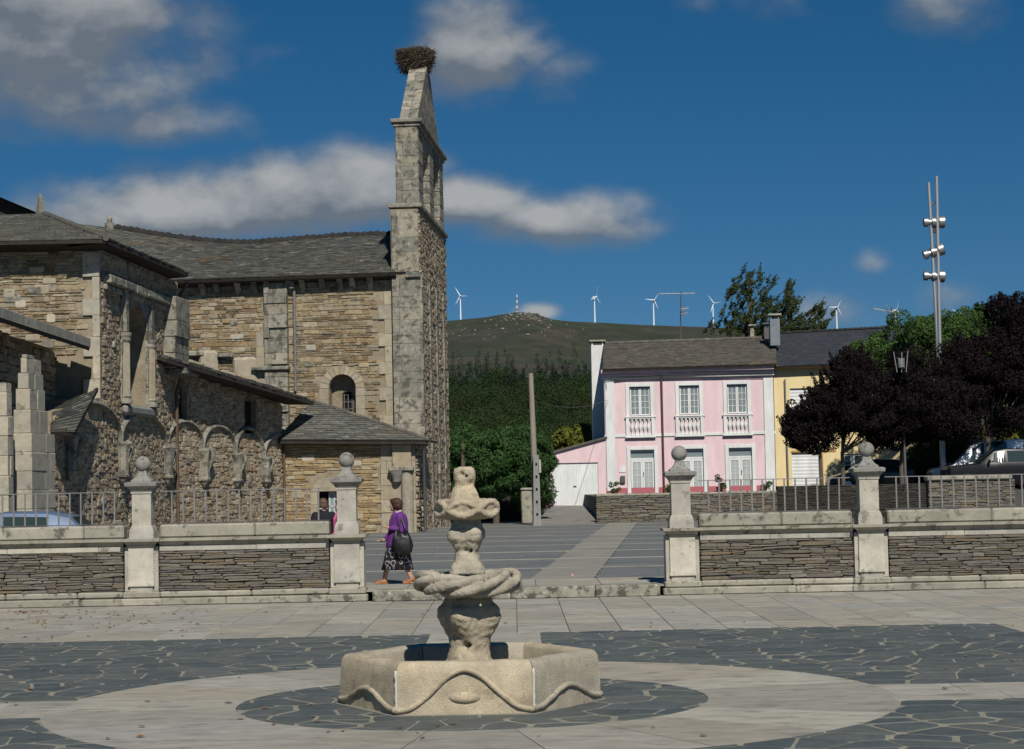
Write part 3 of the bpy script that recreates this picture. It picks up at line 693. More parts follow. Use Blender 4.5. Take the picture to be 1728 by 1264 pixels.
def parapet(x0, x1, label, seed):
    t = thing('parapet_wall', label, 'wall', ((x0 + x1) / 2, WY, 0), group='schist parapet walls along the plaza')
    rnd = random.Random(seed); pl = Plane((x0, WY), (x1, WY)); L = x1 - x0
    mb = MB(); mb.box(x0, x1, WY + .03, WY + .37, 0, 1.06); mb.build('wall_core', M['schist_dark'], t)
    def run(name, y0, y1, z0, z1, mat, c, lr, prof=None):
        x = x0
        while x < x1 - .01:
            l = rnd.uniform(*lr); e = min(x + l, x1)
            if x1 - e < .35: e = x1
            mb = MB(); mb.box(x + .003, e - .003, y0 + rnd.uniform(-.004, .004), y1, z0, z1 + rnd.uniform(-.004, .004), c); mb.build(name, mat, t); x = e
    run('plinth_stone', WY - .09, WY + .47, 0, .13, M['granite_dirty'], .018, (1.1, 1.7))
    run('plinth_course', WY - .055, WY + .43, .132, .25, M['granite_dirty'], .03, (1.2, 1.9))
    run('band_stone', WY - .015, WY + .39, .96, 1.06, M['granite'], .006, (1.2, 1.8))
    x = x0
    while x < x1 - .01:
        e = min(x + rnd.uniform(1.2, 1.8), x1)
        if x1 - e < .4: e = x1
        mb = MB(); prof = [(WY - .02, 1.06), (WY - .035, 1.085), (WY - .045, 1.09), (WY - .07, 1.125), (WY - .11, 1.14), (WY - .115, 1.19), (WY + .5, 1.19), (WY + .46, 1.13), (WY + .41, 1.06)]
        v = [(xx, y, z) for xx in (x + .002, e - .002) for y, z in prof]; n = len(prof)
        mb.add(v, [tuple(range(n)), tuple(range(2 * n - 1, n - 1, -1))] + [(i, (i + 1) % n, (i + 1) % n + n, i + n) for i in range(n)])
        mb.build('cornice_stone', M['granite_dirty'], t); x = e
    run('coping_stone', WY + .02, WY + .36, 1.19, 1.43, M['granite_dirty'], .03, (1.3, 2.2))
    rubble(t, pl, 0, L, .255, .955, M['schist'], hr=(.03, .075), lr=(.12, .5), depth=.045, gap=.006, seed=seed, name='schist_stone', tilt=1.2)
    # railing is a thing of its own on top
    r = thing('iron_railing', label.replace('schist parapet wall', 'thin iron railing on the wall'), 'railing', ((x0 + x1) / 2, WY, 1.43), group='iron railings on the parapet')
    y = WY + .19
    mb = MB(); mb.box(x0, x1, y - .012, y + .012, 2.015, 2.03); mb.build('top_rail', M['rail_iron'], r)
    mb = MB(); mb.box(x0, x1, y - .012, y + .012, 1.44, 1.455); mb.build('bottom_rail', M['iron'], r)
    n = max(1, round(L / .202)); me = None
    for i in range(1, n):
        xx = x0 + L * i / n
        if me is None:
            mb = MB(); mb.box(-.0135, .0135, -.009, .009, 0, .575); me = new_mesh('railing_bar', mb.v, mb.f, M['rail_iron'])
        o = bpy.data.objects.new('railing_bar', me); C.objects.link(o); adopt(o, r); o.matrix_basis = Matrix.Translation((xx, y, 1.445)) @ Matrix.Rotation(rnd.gauss(0, .006), 4, 'Y')
e = .225
parapet(-13.6, PX[0] - e - .09, 'schist parapet wall left of the leftmost pillar, below the blue car', 101)
parapet(PX[0] + e + .09, PX[1] - e - .09, 'schist parapet wall between the two left pillars', 102)
parapet(PX[2] + e + .09, PX[3] - e - .09, 'schist parapet wall between the two right pillars', 103)
parapet(PX[3] + e + .09, 13.6, 'schist parapet wall right of the rightmost pillar', 104)

# ================================================================== FOUNTAIN
ft = thing('stone_fountain', 'carved granite fountain with two braided bowls in a hexagonal basin', 'fountain', (CX - .02, CY - .05, 0))
FX, FY = CX - .02, CY - .05
def zf(y): return at(798, y, FY).z
HS = 1.245; AP = HS * math.sqrt(3) / 2; TH = .2; HB = .475
def basin_block(rope_amp, rope_base, mat, k, boss):
    ang = -PI / 2 + k * PI / 3 + R(-1.2); rot = Matrix.Translation((FX, FY, 0)) @ Matrix.Rotation(ang + PI / 2, 4, 'Z')
    # local: outer face at y = -AP, x along the face
    b = bmesh.new(); n = 16; g = .006; i_half = (AP - TH) / math.sqrt(3)
    prof = [(0, 0), (0, .2), (.006, HB * .7), (.018, HB - .05), (.045, HB - .01), (.09, HB), (TH - .06, HB), (TH - .02, HB - .012), (TH, HB - .045), (TH, 0)]
    grid = []
    for i in range(n + 1):
        u = -1 + 2 * i / n; rowv = []
        for (d, z) in prof:
            half = (AP - d) / math.sqrt(3) - g; x = u * half
            nv = Vector((x * 5 + k * 9, d * 5, z * 5)); wob = noise.noise(nv) * .008
            rowv.append(b.verts.new((x, -AP + d + wob, z + (wob if z > .3 else 0))))
        grid.append(rowv)
    m = len(prof)
    for i in range(n):
        for j in range(m - 1): b.faces.new((grid[i][j], grid[i + 1][j], grid[i + 1][j + 1], grid[i][j + 1]))
    b.faces.new(grid[0]); b.faces.new(grid[n][::-1])
    bmesh.ops.recalc_face_normals(b, faces=b.faces); me = bpy.data.meshes.new('basin_block'); b.to_mesh(me); b.free(); me.materials.append(mat)
    o = bpy.data.objects.new('basin_block', me); C.objects.link(o); adopt(o, ft); o.matrix_basis = rot; soft(o, 50)
    mb = MB(); pts = []
    for i in range(33):
        u = -1 + i / 16; x = u * (HS / 2 + .005); c = .5 + .5 * math.cos(PI * u); c = c ** 1.25
        pts.append((x, -AP - .004 + .004 * math.sin(i * 1.3), rope_base + rope_amp * c))
    mb.tube(pts, .027, 10); rp = mb.build('rope_moulding', mat, o, True); rp.matrix_parent_inverse = Matrix(); 
    if boss:
        mb = MB(); mb.ball((0, -AP + .012, .155), (.15, .05, .055), 20, 10); q = mb.build('boss', mat, o, True); q.matrix_parent_inverse = Matrix()
    mb = MB(); hx = HS / 2
    mb.tube([(hx + .001 * math.sin(i * 2.1), -AP + .004 + .002 * math.sin(i * 3.7), .03 + (HB - .1) * i / 9) for i in range(10)], [.013 + .003 * math.sin(i * 2.7 + k) for i in range(10)], 8); 
    if k in (0, 5): q = mb.build('mortar_joint', M['white_mortar'], o, True); q.matrix_parent_inverse = Matrix()
for k in range(6):
    amp, base, bs = ((.36, .045, True) if k == 0 else (.15, .05, False))
    basin_block(amp, base, M['fountain_grey'] if k in (1, 3, 4) else M['fountain'], k, bs)
mb = MB(); mb.lathe([(AP - .05, .0), (AP - .05, .09)], 6, Matrix.Translation((FX, FY, 0))); mb.build('basin_floor', M['granite_dirty'], ft)
mb = MB(); mb.lathe([(HS + .05, -.01), (HS + .05, .006)], 6, Matrix.Translation((FX, FY, 0)) @ Matrix.Rotation(R(-1.2), 4, 'Z')); mb.build('mortar_skirt', M['mortar_pav'], ft)
PXM = FY / F_PX                                # metres per pixel there
def lump(name, prof, mat, lobes, amp, ph, cx=0.0, seed=0, n=48, dents=()):
    z0, z1 = min(p[0] for p in prof), max(p[0] for p in prof); ys = sorted(prof, key=lambda p: -p[0]); mb = MB(); out = []
    for i in range(len(ys) - 1):
        for k in range(4):
            t = k / 4; s = t * t * (3 - 2 * t); out.append((ys[i][0] + (ys[i + 1][0] - ys[i][0]) * t, ys[i][1] + (ys[i + 1][1] - ys[i][1]) * s))
    out.append(ys[-1]); rmin = min(p[1] for p in ys[1:-1]) if len(ys) > 2 else 1
    v = []; f = []
    for (y, hw) in out:
        z = zf(y)
        for k in range(n):
            th = 2 * PI * k / n; bulge = max(0, hw - rmin) / max(1, max(p[1] for p in ys) - rmin)
            r = hw * PXM * (1 + amp * (.3 + .7 * bulge) * math.cos(lobes * th + ph + z * .9))
            r *= 1 + .13 * noise.noise(Vector((math.cos(th) * 1.1 + seed, math.sin(th) * 1.1, z * 3.5))) + .03 * noise.noise(Vector((math.cos(th) * 5 + seed, math.sin(th) * 5, z * 22)))
            for (dth, dz, dr, dd) in dents:
                q = ((th - dth + PI) % (2 * PI) - PI)
                e = (q / dr) ** 2 + ((z - zf(dz)) / .03) ** 2
                r *= 1 - dd * math.exp(-e)
            v.append((FX + cx * PXM + r * math.cos(th), FY + r * math.sin(th), z))
    m = len(out)
    for i in range(m - 1):
        for k in range(n): f.append((i * n + k, i * n + (k + 1) % n, (i + 1) * n + (k + 1) % n, (i + 1) * n + k))
    f += [tuple(range(n - 1, -1, -1)), tuple(range((m - 1) * n, m * n))]
    mb.add(v, f); o = mb.build(name, mat, ft, True); remesh(o, .011, 1, rough=.018, rscale=.05); return o
fr = -PI / 2
lump('lower_column', [(1150, 44), (1122, 42), (1108, 36), (1092, 33), (1078, 34), (1064, 40), (1050, 45), (1040, 48), (1026, 47), (1014, 40), (1000, 34), (985, 33)], M['fountain'], 4, .14, .6, 1, 1, dents=((fr - .18, 1088, .2, .5), (fr + .5, 1098, .35, .12), (fr - .7, 1070, .3, .12)))
lump('middle_column', [(968, 33), (958, 31), (944, 23), (930, 20), (918, 25), (908, 31), (898, 32), (888, 27), (880, 24), (866, 23)], M['fountain_grey'], 4, .16, 2.2, -1, 5, dents=((fr - .05, 928, .24, .5), (fr + .9, 935, .4, .12)))
lump('finial_bust', [(852, 26), (844, 24), (834, 22), (826, 20), (820, 16.5), (814, 17), (806, 18.5), (798, 18.5), (791, 17), (788, 12), (787, 3)], M['fountain'], 3, .13, .4, -2, 9, dents=((fr - .35, 801, .3, .4), (fr + .75, 817, .3, .35), (fr - .1, 820, .5, .12)))
for (px, py, rr) in ((793, 1088, .02), (795, 928, .017), (787.5, 802, .012)):
    r0 = {1088: 32, 928: 20, 802: 17}[py] * PXM; p = at(px, py, FY - r0 * .93)
    mb = MB(); mb.tube([p + Vector((0, .05, .02)), p + Vector((0, -.012, -.004))], rr, 12); mb.build('spout_hole', M['dark'], ft)
# lower bowl: four heavy strands wound round a dish
lb = thing; zc = zf(983)
mb = MB()
for q in range(4):
    pts = []
    for i in range(96):
        th = 2 * PI * i / 96; a = 2 * th + q * PI / 2 + .9
        rr = .40 + .09 * math.cos(a); pts.append((FX + rr * math.cos(th), FY + rr * math.sin(th), zc + .07 * math.sin(a) + .018 * math.cos(2 * th)))
    mb.ring(pts, .046, 10)
mb.lathe([(.10, zc - .12), (.22, zc - .09), (.36, zc - .035), (.42, zc + .03), (.36, zc + .045), (.2, zc - .0), (.05, zc - .02)], 40, Matrix.Translation((FX, FY, 0)))
o = mb.build('lower_bowl', M['fountain_grey'], ft, True); remesh(o, .011, 4, rough=.016, rscale=.045)
zc = zf(857); mb = MB()
mb.lathe([(.09, zc - .115), (.20, zc - .105), (.272, zc - .05), (.288, zc + .01), (.282, zc + .075), (.235, zc + .09), (.17, zc + .04), (.05, zc + .02)], 40, Matrix.Translation((FX, FY, 0)))
for q in range(2):
    pts = []
    for i in range(96):
        th = 2 * PI * i / 96; a = 3 * th + q * PI + .35; rr = .283 + .008 * math.cos(2 * a)
        pts.append((FX + rr * math.cos(th), FY + rr * math.sin(th), zc - .008 + .066 * math.sin(a)))
    mb.ring(pts, .030, 10)
o = mb.build('upper_bowl', M['fountain'], ft, True); remesh(o, .009, 3, rough=.014, rscale=.04)

# ================================================================== CHURCH
church = thing('church', 'old stone church with slate roofs, bell gable and blind cloister arches', 'church', (-9, 70, TZ))
G0 = TZ - .3
def part(mb, name, mat, parent=None, sm=None):
    o = mb.build(name, mat, parent or church)
    return soft(o, sm) if sm else o
def slab3(P, th, name, mat, parent=None):          # thin solid from a quad of points
    P = [Vector(p) for p in P]; n = (P[1] - P[0]).cross(P[-1] - P[0]).normalized()
    if n.z < 0: n = -n
    k = len(P); v = P + [p - n * th for p in P]
    mb = MB(); mb.add(v, [tuple(range(k)), tuple(range(2 * k - 1, k - 1, -1))] + [(i, i + k, (i + 1) % k + k, (i + 1) % k) for i in range(k)])
    return part(mb, name, mat, parent)
def ashlar_face(parent, pl, s0, s1, z0, z1, mat, h=(.4, .55), per=2, n0=0.0, d=.06, seed=0, jag=0.0, name='ashlar_block'):
    rnd = random.Random(seed); z = z0; r = 0
    while z < z1 - .05:
        hh = rnd.uniform(*h); hh = hh if z1 - z - hh > h[0] * .6 else z1 - z
        a, b = s0 - (jag if r % 2 and jag < 0 else 0) , s1 + (jag if r % 2 and jag > 0 else 0)
        cuts = [a] + sorted(a + (b - a) * ((i + rnd.uniform(.3, .7) * 1.0) / per if per > 1 else .5) for i in range(per - 1 if per > 1 else 0)) + [b]
        for c0, c1 in zip(cuts[:-1], cuts[1:]): block(parent, pl, c0, c1, z, z + hh, mat, n0, d * rnd.uniform(.8, 1.15), name, seed + r)
        z += hh; r += 1
def voussoirs(parent, pl, cx, hw, zs, th, mat, n=9, d=.07, rise=None, n0=0.0, name='voussoir'):
    rise = rise or hw
    for i in range(n):
        a0, a1 = PI * i / n + .012, PI * (i + 1) / n - .012; q = []
        for a, o in ((a0, 0), (a1, 0), (a1, th), (a0, th)): q.append((cx + (hw + o) * math.cos(a), zs + (rise + o) * math.sin(a)))
        mb = MB(); mb.prism([(x, z) for x, z in q], n0, n0 + d, 1, pl.M); mb.build(name, mat, parent)

def accents(parent, pl, n, s0, s1, z0, z1, mats, seed, inside=None, d=.07):      # larger dressed blocks built into the rubble
    rnd = random.Random(seed)
    for i in range(n):
        a, z = rnd.uniform(s0, s1), rnd.uniform(z0, z1); l, h = rnd.uniform(.25, .55), rnd.uniform(.14, .28)
        if inside and not (inside(a, z) and inside(a + l, z + h)): continue
        block(parent, pl, a, a + l, z, z + h, M[rnd.choice(mats)], 0, d * rnd.uniform(.7, 1.1), 'dressed_block', i, STONES)
# ---- nave
NP = Plane(at(140, 810, 79.0), at(667, 810, 77.4))
s = NP.S; ztop = NP.Zt(480, 470); s_l, s_r = 0.0, NP.L
win_c, win_hw = s(580), (s(602) - s(557)) / 2; win_s = NP.Zt(580, 655); win_b = NP.Zt(580, 712)
whole = arch(win_c, win_hw, win_b, win_s, 14)
nave = panel(NP, [(s_l, G0), (s_r, G0), (s_r, ztop), (s_l, ztop)], [whole], .7, back=1.0).build('nave_wall', M['lime'], church)
pil0, pil1, pz = s(452), s(491), NP.Zt(470, 478)
q0 = s(643)
def nave_in(a, z):
    if pil0 - .1 < a < pil1 + .05: return False
    if a > q0 - .1 : return False
    if a < s(318) and z > 3: return a > s(300)
    r = math.hypot(a - win_c, max(0, z - win_s))
    return not (r < win_hw + .42 and z > win_b - .1)
rubble(nave, NP, s(300), s(660), 3.2, ztop - .05, M['church_stone'], hr=(.07, .2), lr=(.14, .62), depth=.04, seed=5, inside=nave_in, tilt=1.0, name='rubble_stone')
accents(nave, NP, 34, s(305), s(640), 4, ztop - .6, ('ashlar_warm', 'ashlar', 'ashlar_pale', 'ochre_stone'), 3, nave_in)
voussoirs(nave, NP, win_c, win_hw + .02, win_s, .34, M['ashlar_warm'], 11, .05)
for sg in (-1, 1): ashlar_face(nave, NP, win_c + sg * (win_hw + .2) - .19, win_c + sg * (win_hw + .2) + .19, win_b, win_s, M['ashlar_warm'], per=1, seed=4 + sg, name='jamb_stone')
ashlar_face(nave, NP, pil0, pil1, 3.0, pz, M['ashlar'], h=(.4, .62), per=2, d=.32, seed=9)
ashlar_face(nave, NP, s(436), pil0 - .02, 3.0, NP.Zt(470, 560), M['ashlar_warm'], h=(.4, .6), per=1, d=.08, seed=12, jag=0)
ashlar_face(nave, NP, q0, s(668), 3.2, NP.Zt(655, 492), M['ashlar_warm'], h=(.45, .65), per=1, d=.07, seed=14, jag=-.25, name='quoin_stone')
ashlar_face(nave, NP, s(301), s(316), 3.2, NP.Zt(310, 560), M['ashlar_warm'], h=(.45, .65), per=1, d=.07, seed=15, name='quoin_stone')
for (a, b, y0, y1, dd) in ((318, 350, 593, 602, .35), (372, 398, 597, 604, .3), (430, 493, 619, 626, .4)):
    mb = MB(); mb.box(s(a), s(b), 0, dd, NP.Zt((a + b) / 2, y1), NP.Zt((a + b) / 2, y0), .04, NP.M); part(mb, 'ledge_stone', M['ashlar'], nave)
mb = MB(); mb.box(s(340), s(372), .0, .3, NP.Zt(355, 640), NP.Zt(355, 592), .12, NP.M); part(mb, 'broken_vault_stub', M['ashlar_warm'], nave); mb = MB(); mb.box(s(397), s(437), 0, .22, NP.Zt(415, 650), NP.Zt(415, 603), .1, NP.M); part(mb, 'broken_vault_stub', M['ashlar_warm'], nave)
# window: sloping reveal, leaded light with bars
wf = panel(NP, arch(win_c, win_hw + .05, win_b, win_s, 14), [arch(win_c + .1, win_hw * .42, win_b + .2, NP.Zt(580, 664), 8, .1)], .2, n0=-.55).build('window', M['lime_grey'], nave)
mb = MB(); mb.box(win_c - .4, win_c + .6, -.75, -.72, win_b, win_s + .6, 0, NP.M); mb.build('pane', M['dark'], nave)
mb = MB(); c = win_c + .1
for i in range(3): mb.box(c - .16 + i * .16 - .012, c - .16 + i * .16 + .012, -.64, -.62, win_b, win_s + .2, 0, NP.M)
for i in range(4): mb.box(c - .26, c + .26, -.645, -.625, win_b + .25 + i * .28, win_b + .27 + i * .28, 0, NP.M)
part(mb, 'window_bars', M['grey_pipe'], nave)
# eave, corbels, roof
EL, ER = at(120, 478, 78.3), at(668, 458.5, 76.8); RL, RR = at(120, 381, 84.2), at(664, 394.5, 83.2)
def navroof_back(): return [p + Vector((0, .1, -.62)) for p in (RL, RR, RR + Vector((.4, 6, -2.0)), RL + Vector((.4, 6, -2.0)))]
deck = slab3([EL, ER, RR - Vector((0, 0, .85)), RL - Vector((0, 0, .85))], .10, 'nave_roof', M['timber_dark']); deck.location.z = -.03
for k in range(1, 2): pass
slab3(navroof_back(), .1, 'nave_roof_back', M['roof_slate'])
# sagging roof: split the span in strips so that the ridge dips

def ridge_pt(u):
    p = RL.lerp(RR, u); p.z -= .55 * math.exp(-((u - .5) / .3) ** 2) - .18 * max(0, .25 - u) / .25; return p
slates('roof_slates', deck, EL, ER, RR, RL, M['roof_slate'], row=.2, wid=.34, seed=30, ridge=ridge_pt, th=.03)
mb = MB(); v = []; f = []; n = 10
for i in range(n + 1):
    a = PI * i / n; v += [(-.15, -.115 * math.cos(a), .085 * math.sin(a)), (.02, -.15 * math.cos(a), .12 * math.sin(a)), (.17, -.125 * math.cos(a), .09 * math.sin(a))]
for i in range(n): f += [(3 * i, 3 * i + 3, 3 * i + 4, 3 * i + 1), (3 * i + 1, 3 * i + 4, 3 * i + 5, 3 * i + 2)]
tile_me = new_mesh('ridge_tile', v, f, M['ridge_tile'], True)
u = .145
while u < .995:
    p = ridge_pt(u); o = bpy.data.objects.new('ridge_tile', tile_me); C.objects.link(o); adopt(o, deck)
    o.matrix_basis = Matrix.Translation(p + Vector((0, 0, -.02))) @ Matrix.Diagonal((1, 1.5, rs.uniform(1.7, 2.1), 1)); u += .0196
mb = MB(); p0, p1 = EL + Vector((0, .12, -.13)), ER + Vector((0, .12, -.13)); pe = Plane(p0, p1)
mb.add([EL + Vector((0, .05, -.05)), ER + Vector((0, .05, -.05)), ER + Vector((0, .05, -.15)), EL + Vector((0, .05, -.15)), EL + Vector((0, .75, -.2)), ER + Vector((0, .75, -.2)), ER + Vector((0, .75, -.3)), EL + Vector((0, .75, -.3))], [(0, 1, 2, 3), (3, 2, 6, 7), (0, 4, 5, 1), (4, 7, 6, 5), (0, 3, 7, 4), (1, 5, 6, 2)]); part(mb, 'eave_board', M['timber_dark'])
for px in range(345, 660, 29):
    a = s(px + rs.uniform(-5, 5)); mb = MB(); mb.prism([(0, ztop - .62), (.28, ztop - .3), (.42, ztop - .12), (.42, ztop - .02), (0, ztop - .02)], a - .11, a + .11, 0, NP.M); part(mb, 'corbel', M['ashlar'], nave)
mb = MB(); a = s(502); mb.tube([NP.w(a, .12, ztop - .25), NP.w(a, .12, NP.Zt(502, 660))], .055, 8); part(mb, 'downpipe', M['grey_pipe'], nave, 60)
mb = MB(); a = s(499); mb.box(a - .09, a + .09, .04, .3, ztop - .45, ztop - .1, .02, NP.M); part(mb, 'rainwater_head', M['grey_pipe'], nave)
# little stone finials on the ridges
mb = MB(); p = at(185, 380, 84.0); mb.lathe([(.22, -.2), (.2, .1), (.09, .14), (.13, .22), (.1, .36), (.02, .4)], 12, Matrix.Translation(p)); part(mb, 'finial', M['ashlar'], church, 60)

# ---- bell gable (west front seen along its edge)
TD = 77.05
TFp = Plane(at(667, 810, TD), at(714, 810, TD)); P_r = at(713, 810, TD)
WF = Plane(P_r, (P_r.x + .071 * 9.9, TD + 9.9)); WL = WF.L; T = TFp.L
zt = lambda y: TFp.Zt(690, y)
z_str, z_sh, z_up = zt(464), zt(352), zt(206); apex = at(712, 116, 82.0).z
mb = MB(); mb.box(0.0, WL, -T, 0, G0, z_sh, 0, WF.M); gable = part(mb, 'bell_gable', M['lime_grey'])
ashlar_face(gable, TFp, 0, T, G0, z_str - .12, M['ashlar'], h=(.42, .62), per=2, n0=0, d=.055, seed=21)
ashlar_face(gable, TFp, .02, T - .02, z_str + .12, z_sh - .1, M['ashlar'], h=(.55, .8), per=2, n0=0, d=.05, seed=22)
mb = MB(); mb.box(.55, T + .05, 0, .16, z_str - .12, z_str + .1, .03, TFp.M); part(mb, 'string_course', M['ashlar'], gable)
rubble(gable, WF, .1, WL, G0, z_sh - .05, M['brown_rubble'], hr=(.12, .26), lr=(.2, .5), depth=.07, seed=23, kind=ROUGH, cap=0, name='rubble', tilt=4, gap=-.03)
for a, wd in ((.12, .3), (3.0, .5), (5.6, .5), (8.2, .55)):
    ashlar_face(gable, WF, a - wd / 2, a + wd / 2, G0, z_str, M['ashlar'], h=(.5, .8), per=1, d=.12, seed=int(a * 9) + 30)
def ledge(s0, s1, n0, n1, z0, z1, name, sl=.1):
    mb = MB(); mb.box(s0, s1, n0, n1, z0 + (z1 - z0) * .45, z1, .04, WF.M); mb.box(s0 + sl, s1 - sl, n0 + sl, n1 - sl, z0, z0 + (z1 - z0) * .45, .03, WF.M); return part(mb, name, M['ashlar'], gable)
ledge(-.08, WL + .2, -T - .1, .16, z_sh - .12, z_sh + .22, 'shoulder_cornice')
u0, u1, n0_, n1_ = .35, WL - .35, -T + .22, .0
zop = z_up - 1.5
for a, b in ((u0, u0 + 1.5), (WL / 2 - .75, WL / 2 + .75), (u1 - 1.5, u1)):
    mb = MB(); mb.box(a, b, n0_ , n1_, z_sh + .2, zop, 0, WF.M); pr = part(mb, 'bell_pier', M['lime_grey'], gable)
    mb = MB(); zz = z_sh + .25; k = 0
    while zz < zop - .1:
        hh = rs.uniform(.42, .6); mb2 = MB(); mb2.box(a - .03, b + .03, n0_ - .03, n1_ + .03, zz, min(zz + hh, zop) - .015, .03, WF.M); part(mb2, 'pier_stone', M['ashlar'], gable); zz += hh
pl_up = Plane(WF.w(0, n0_, 0), WF.w(WL, n0_, 0))
for (a, b) in ((u0 + 1.5, WL / 2 - .75), (WL / 2 + .75, u1 - 1.5)):
    c, hw = (a + b) / 2, (b - a) / 2
    poly = [(a, zop - .02), (a, z_up), (b, z_up), (b, zop - .02)] + [(c + hw * math.cos(PI * i / 10), zop - .02 + hw * .75 * math.sin(PI * i / 10)) for i in range(1, 10)]
    mb = MB(); mb.prism(poly, n0_ + .02, n1_ - .02, 1, WF.M); part(mb, 'bell_arch', M['ashlar'], gable)
for a, b in ((u0, u0 + 1.5), (WL / 2 - .75, WL / 2 + .75), (u1 - 1.5, u1)):
    mb = MB(); zz = zop
    while zz < z_up - .05:
        mb2 = MB(); mb2.box(a - .02, b + .02, n0_ - .025, n1_ + .025, zz, min(zz + .5, z_up) - .012, .03, WF.M); part(mb2, 'pier_stone', M['ashlar'], gable); zz += .5
ashlar_face(gable, Plane(WF.w(u0 - .0, n0_, 0), WF.w(u0, n1_, 0)), .0, n1_ - n0_, z_sh + .25, z_up - .02, M['ashlar'], h=(.4, .6), per=2, n0=.035, d=.03, seed=27)
ledge(u0 - .22, u1 + .25, n0_ - .2, n1_ + .2, z_up - .12, z_up + .2, 'bell_cornice')
# raking gable in courses
zz = z_up + .2; base = (u1 - u0) / 2; k = 0
while zz < apex - .05:
    t = (zz - z_up) / (apex - z_up); hh = min(rs.uniform(.42, .62), apex - zz); t2 = (zz + hh - z_up) / (apex - z_up)
    a0, a1 = u0 + base * t * .88 + .1, u0 + base * t2 * .88 + .1; b0, b1 = WL - a0, WL - a1
    cut = n0_ + (n1_ - n0_) * rs.uniform(.38, .62)
    for (m0, m1) in ((n0_ + .1, cut - .008), (cut + .008, n1_ - .05)):
        mb = MB(); mb.prism([(a0, zz), (b0, zz), (b1, zz + hh - .012), (a1, zz + hh - .012)], m0, m1, 1, WF.M); part(mb, 'gable_stone', M['ashlar'], gable)
    zz += hh
# iron vane beside the gable
mb = MB(); p = at(665, 388, 77.6); q = at(665, 347, 77.6); mb.tube([p, q], .03, 6); mb.tube([q + Vector((-.12, 0, -.25)), q + Vector((.12, 0, -.25))], .025, 6); part(mb, 'iron_cross', M['iron'], gable)

# stork nest
nest = thing('stork_nest', 'large twig nest of a stork on top of the bell gable', 'nest', tuple(WF.w(WL / 2, (n0_ + n1_) / 2, apex)))
c0 = at(701, 104, 82.0); rn = random.Random(77)
M['twig'] = material('nest_twig', [(.10, .085, .06), (.16, .13, .09), (.07, .058, .042), (.2, .165, .115)], scale=5, contrast=.3)
mb = MB()
for i in range(2600):
    th = rn.uniform(0, 2 * PI); h = rn.random(); rr = (.52 + .26 * min(1, h * 1.6)) * rn.uniform(.72, 1.03)
    if h > .93: rr *= rn.uniform(.3, 1)
    c = c0 + Vector((rr * math.cos(th), rr * math.sin(th), -.45 + .95 * h)); l = rn.uniform(.12, .38)
    d = Vector((-math.sin(th), math.cos(th), rn.gauss(0, .35))) + Vector((math.cos(th), math.sin(th), 0)) * rn.gauss(0, .45)
    if rn.random() < .12: d = Vector((math.cos(th), math.sin(th), rn.uniform(-1.6, .2)))
    d.normalize(); mb.tube([c - d * l, c + d * l], [rn.uniform(.008, .016), .004], 3)
o = mb.build('nest_twigs', M['twig'], nest, fix=False); o['kind'] = 'stuff'
mb = MB(); mb.ball(c0 + Vector((0, 0, -.05)), (.62, .62, .42), 20, 10); mb.build('nest_core', M['timber_dark'], nest)

# ---- chapel
CP = Plane(at(470, 810, 75.5), at(702, 810, 74.9)); s = CP.S; ze = CP.Zt(600, 742)
d0, d1, dz = s(536), s(574), CP.Zt(555, 829)
chap = panel(CP, [(0, G0), (CP.L, G0), (CP.L, ze - .05), (0, ze - .05)], [[(d0, G0 + .02), (d1, G0 + .02), (d1, dz), (d0, dz)]], .35, back=.5).build('chapel_wall', M['lime'], church)
cq = s(643)
def chap_in(a, z): return not ((d0 - .35 < a < d1 + .35 and z < dz + .75 and abs(a - (d0 + d1) / 2) < .75 - max(0, z - dz) * .3) or a > cq - .1)
rubble(chap, CP, .05, CP.L, G0, ze - .12, M['ochre_stone'], hr=(.07, .19), lr=(.15, .6), depth=.045, seed=41, inside=chap_in, tilt=1.2, name='rubble_stone')
accents(chap, CP, 10, .3, cq - .8, .5, ze - .6, ('ashlar_warm', 'ashlar_pale'), 4, chap_in)
mb = MB(); zl = CP.Zt(555, 806); mb.prism([(s(523), dz + .0), (s(584), dz + .0), (s(565), zl), (s(541), zl)], .0, .1, 1, CP.M); part(mb, 'door_lintel', M['ashlar_warm'], chap)
for a, b in ((s(524), d0), (d1, s(584))): ashlar_face(chap, CP, a, b, G0, dz, M['ashlar_warm'], per=1, d=.08, seed=int(a), name='jamb_stone')
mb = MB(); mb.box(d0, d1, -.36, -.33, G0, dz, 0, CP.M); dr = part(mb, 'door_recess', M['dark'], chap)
mb = MB(); a0, a1 = s(553), s(572)
for q in (a0, (a0 + a1) / 2 - .03, a1 - .07): mb.box(q, q + .07, -.2, -.14, G0 + .3, dz - .02, 0, CP.M)
for q in (dz - .1, dz - .62, dz - 1.15, .4): mb.box(a0, a1, -.2, -.14, q, q + .07, 0, CP.M)
M['pale_paint'] = plain('pale_green_paint', (.42, .47, .44), .6); part(mb, 'glazed_door', M['pale_paint'], chap)
mb = MB(); mb.box(a0, a1, -.18, -.165, G0 + .3, dz - .02, 0, CP.M); part(mb, 'door_glass', plain('pale_glass', (.22, .3, .3), .15), chap)
ashlar_face(chap, CP, cq, s(702), G0, ze - .12, M['ashlar_warm'], h=(.45, .7), per=2, d=.09, seed=44)
ashlar_face(chap, CP, s(664), s(696), CP.Zt(680, 792), CP.Zt(680, 745), M['ashlar_warm'], h=(.9, 1.2), per=1, n0=.09, d=.14, seed=45, name='springer_stone')
mb = MB(); z0 = CP.Zt(680, 795); mb.box(s(658), s(700), .05, .42, z0, z0 + .16, .03, CP.M); part(mb, 'impost', M['ashlar'], chap)
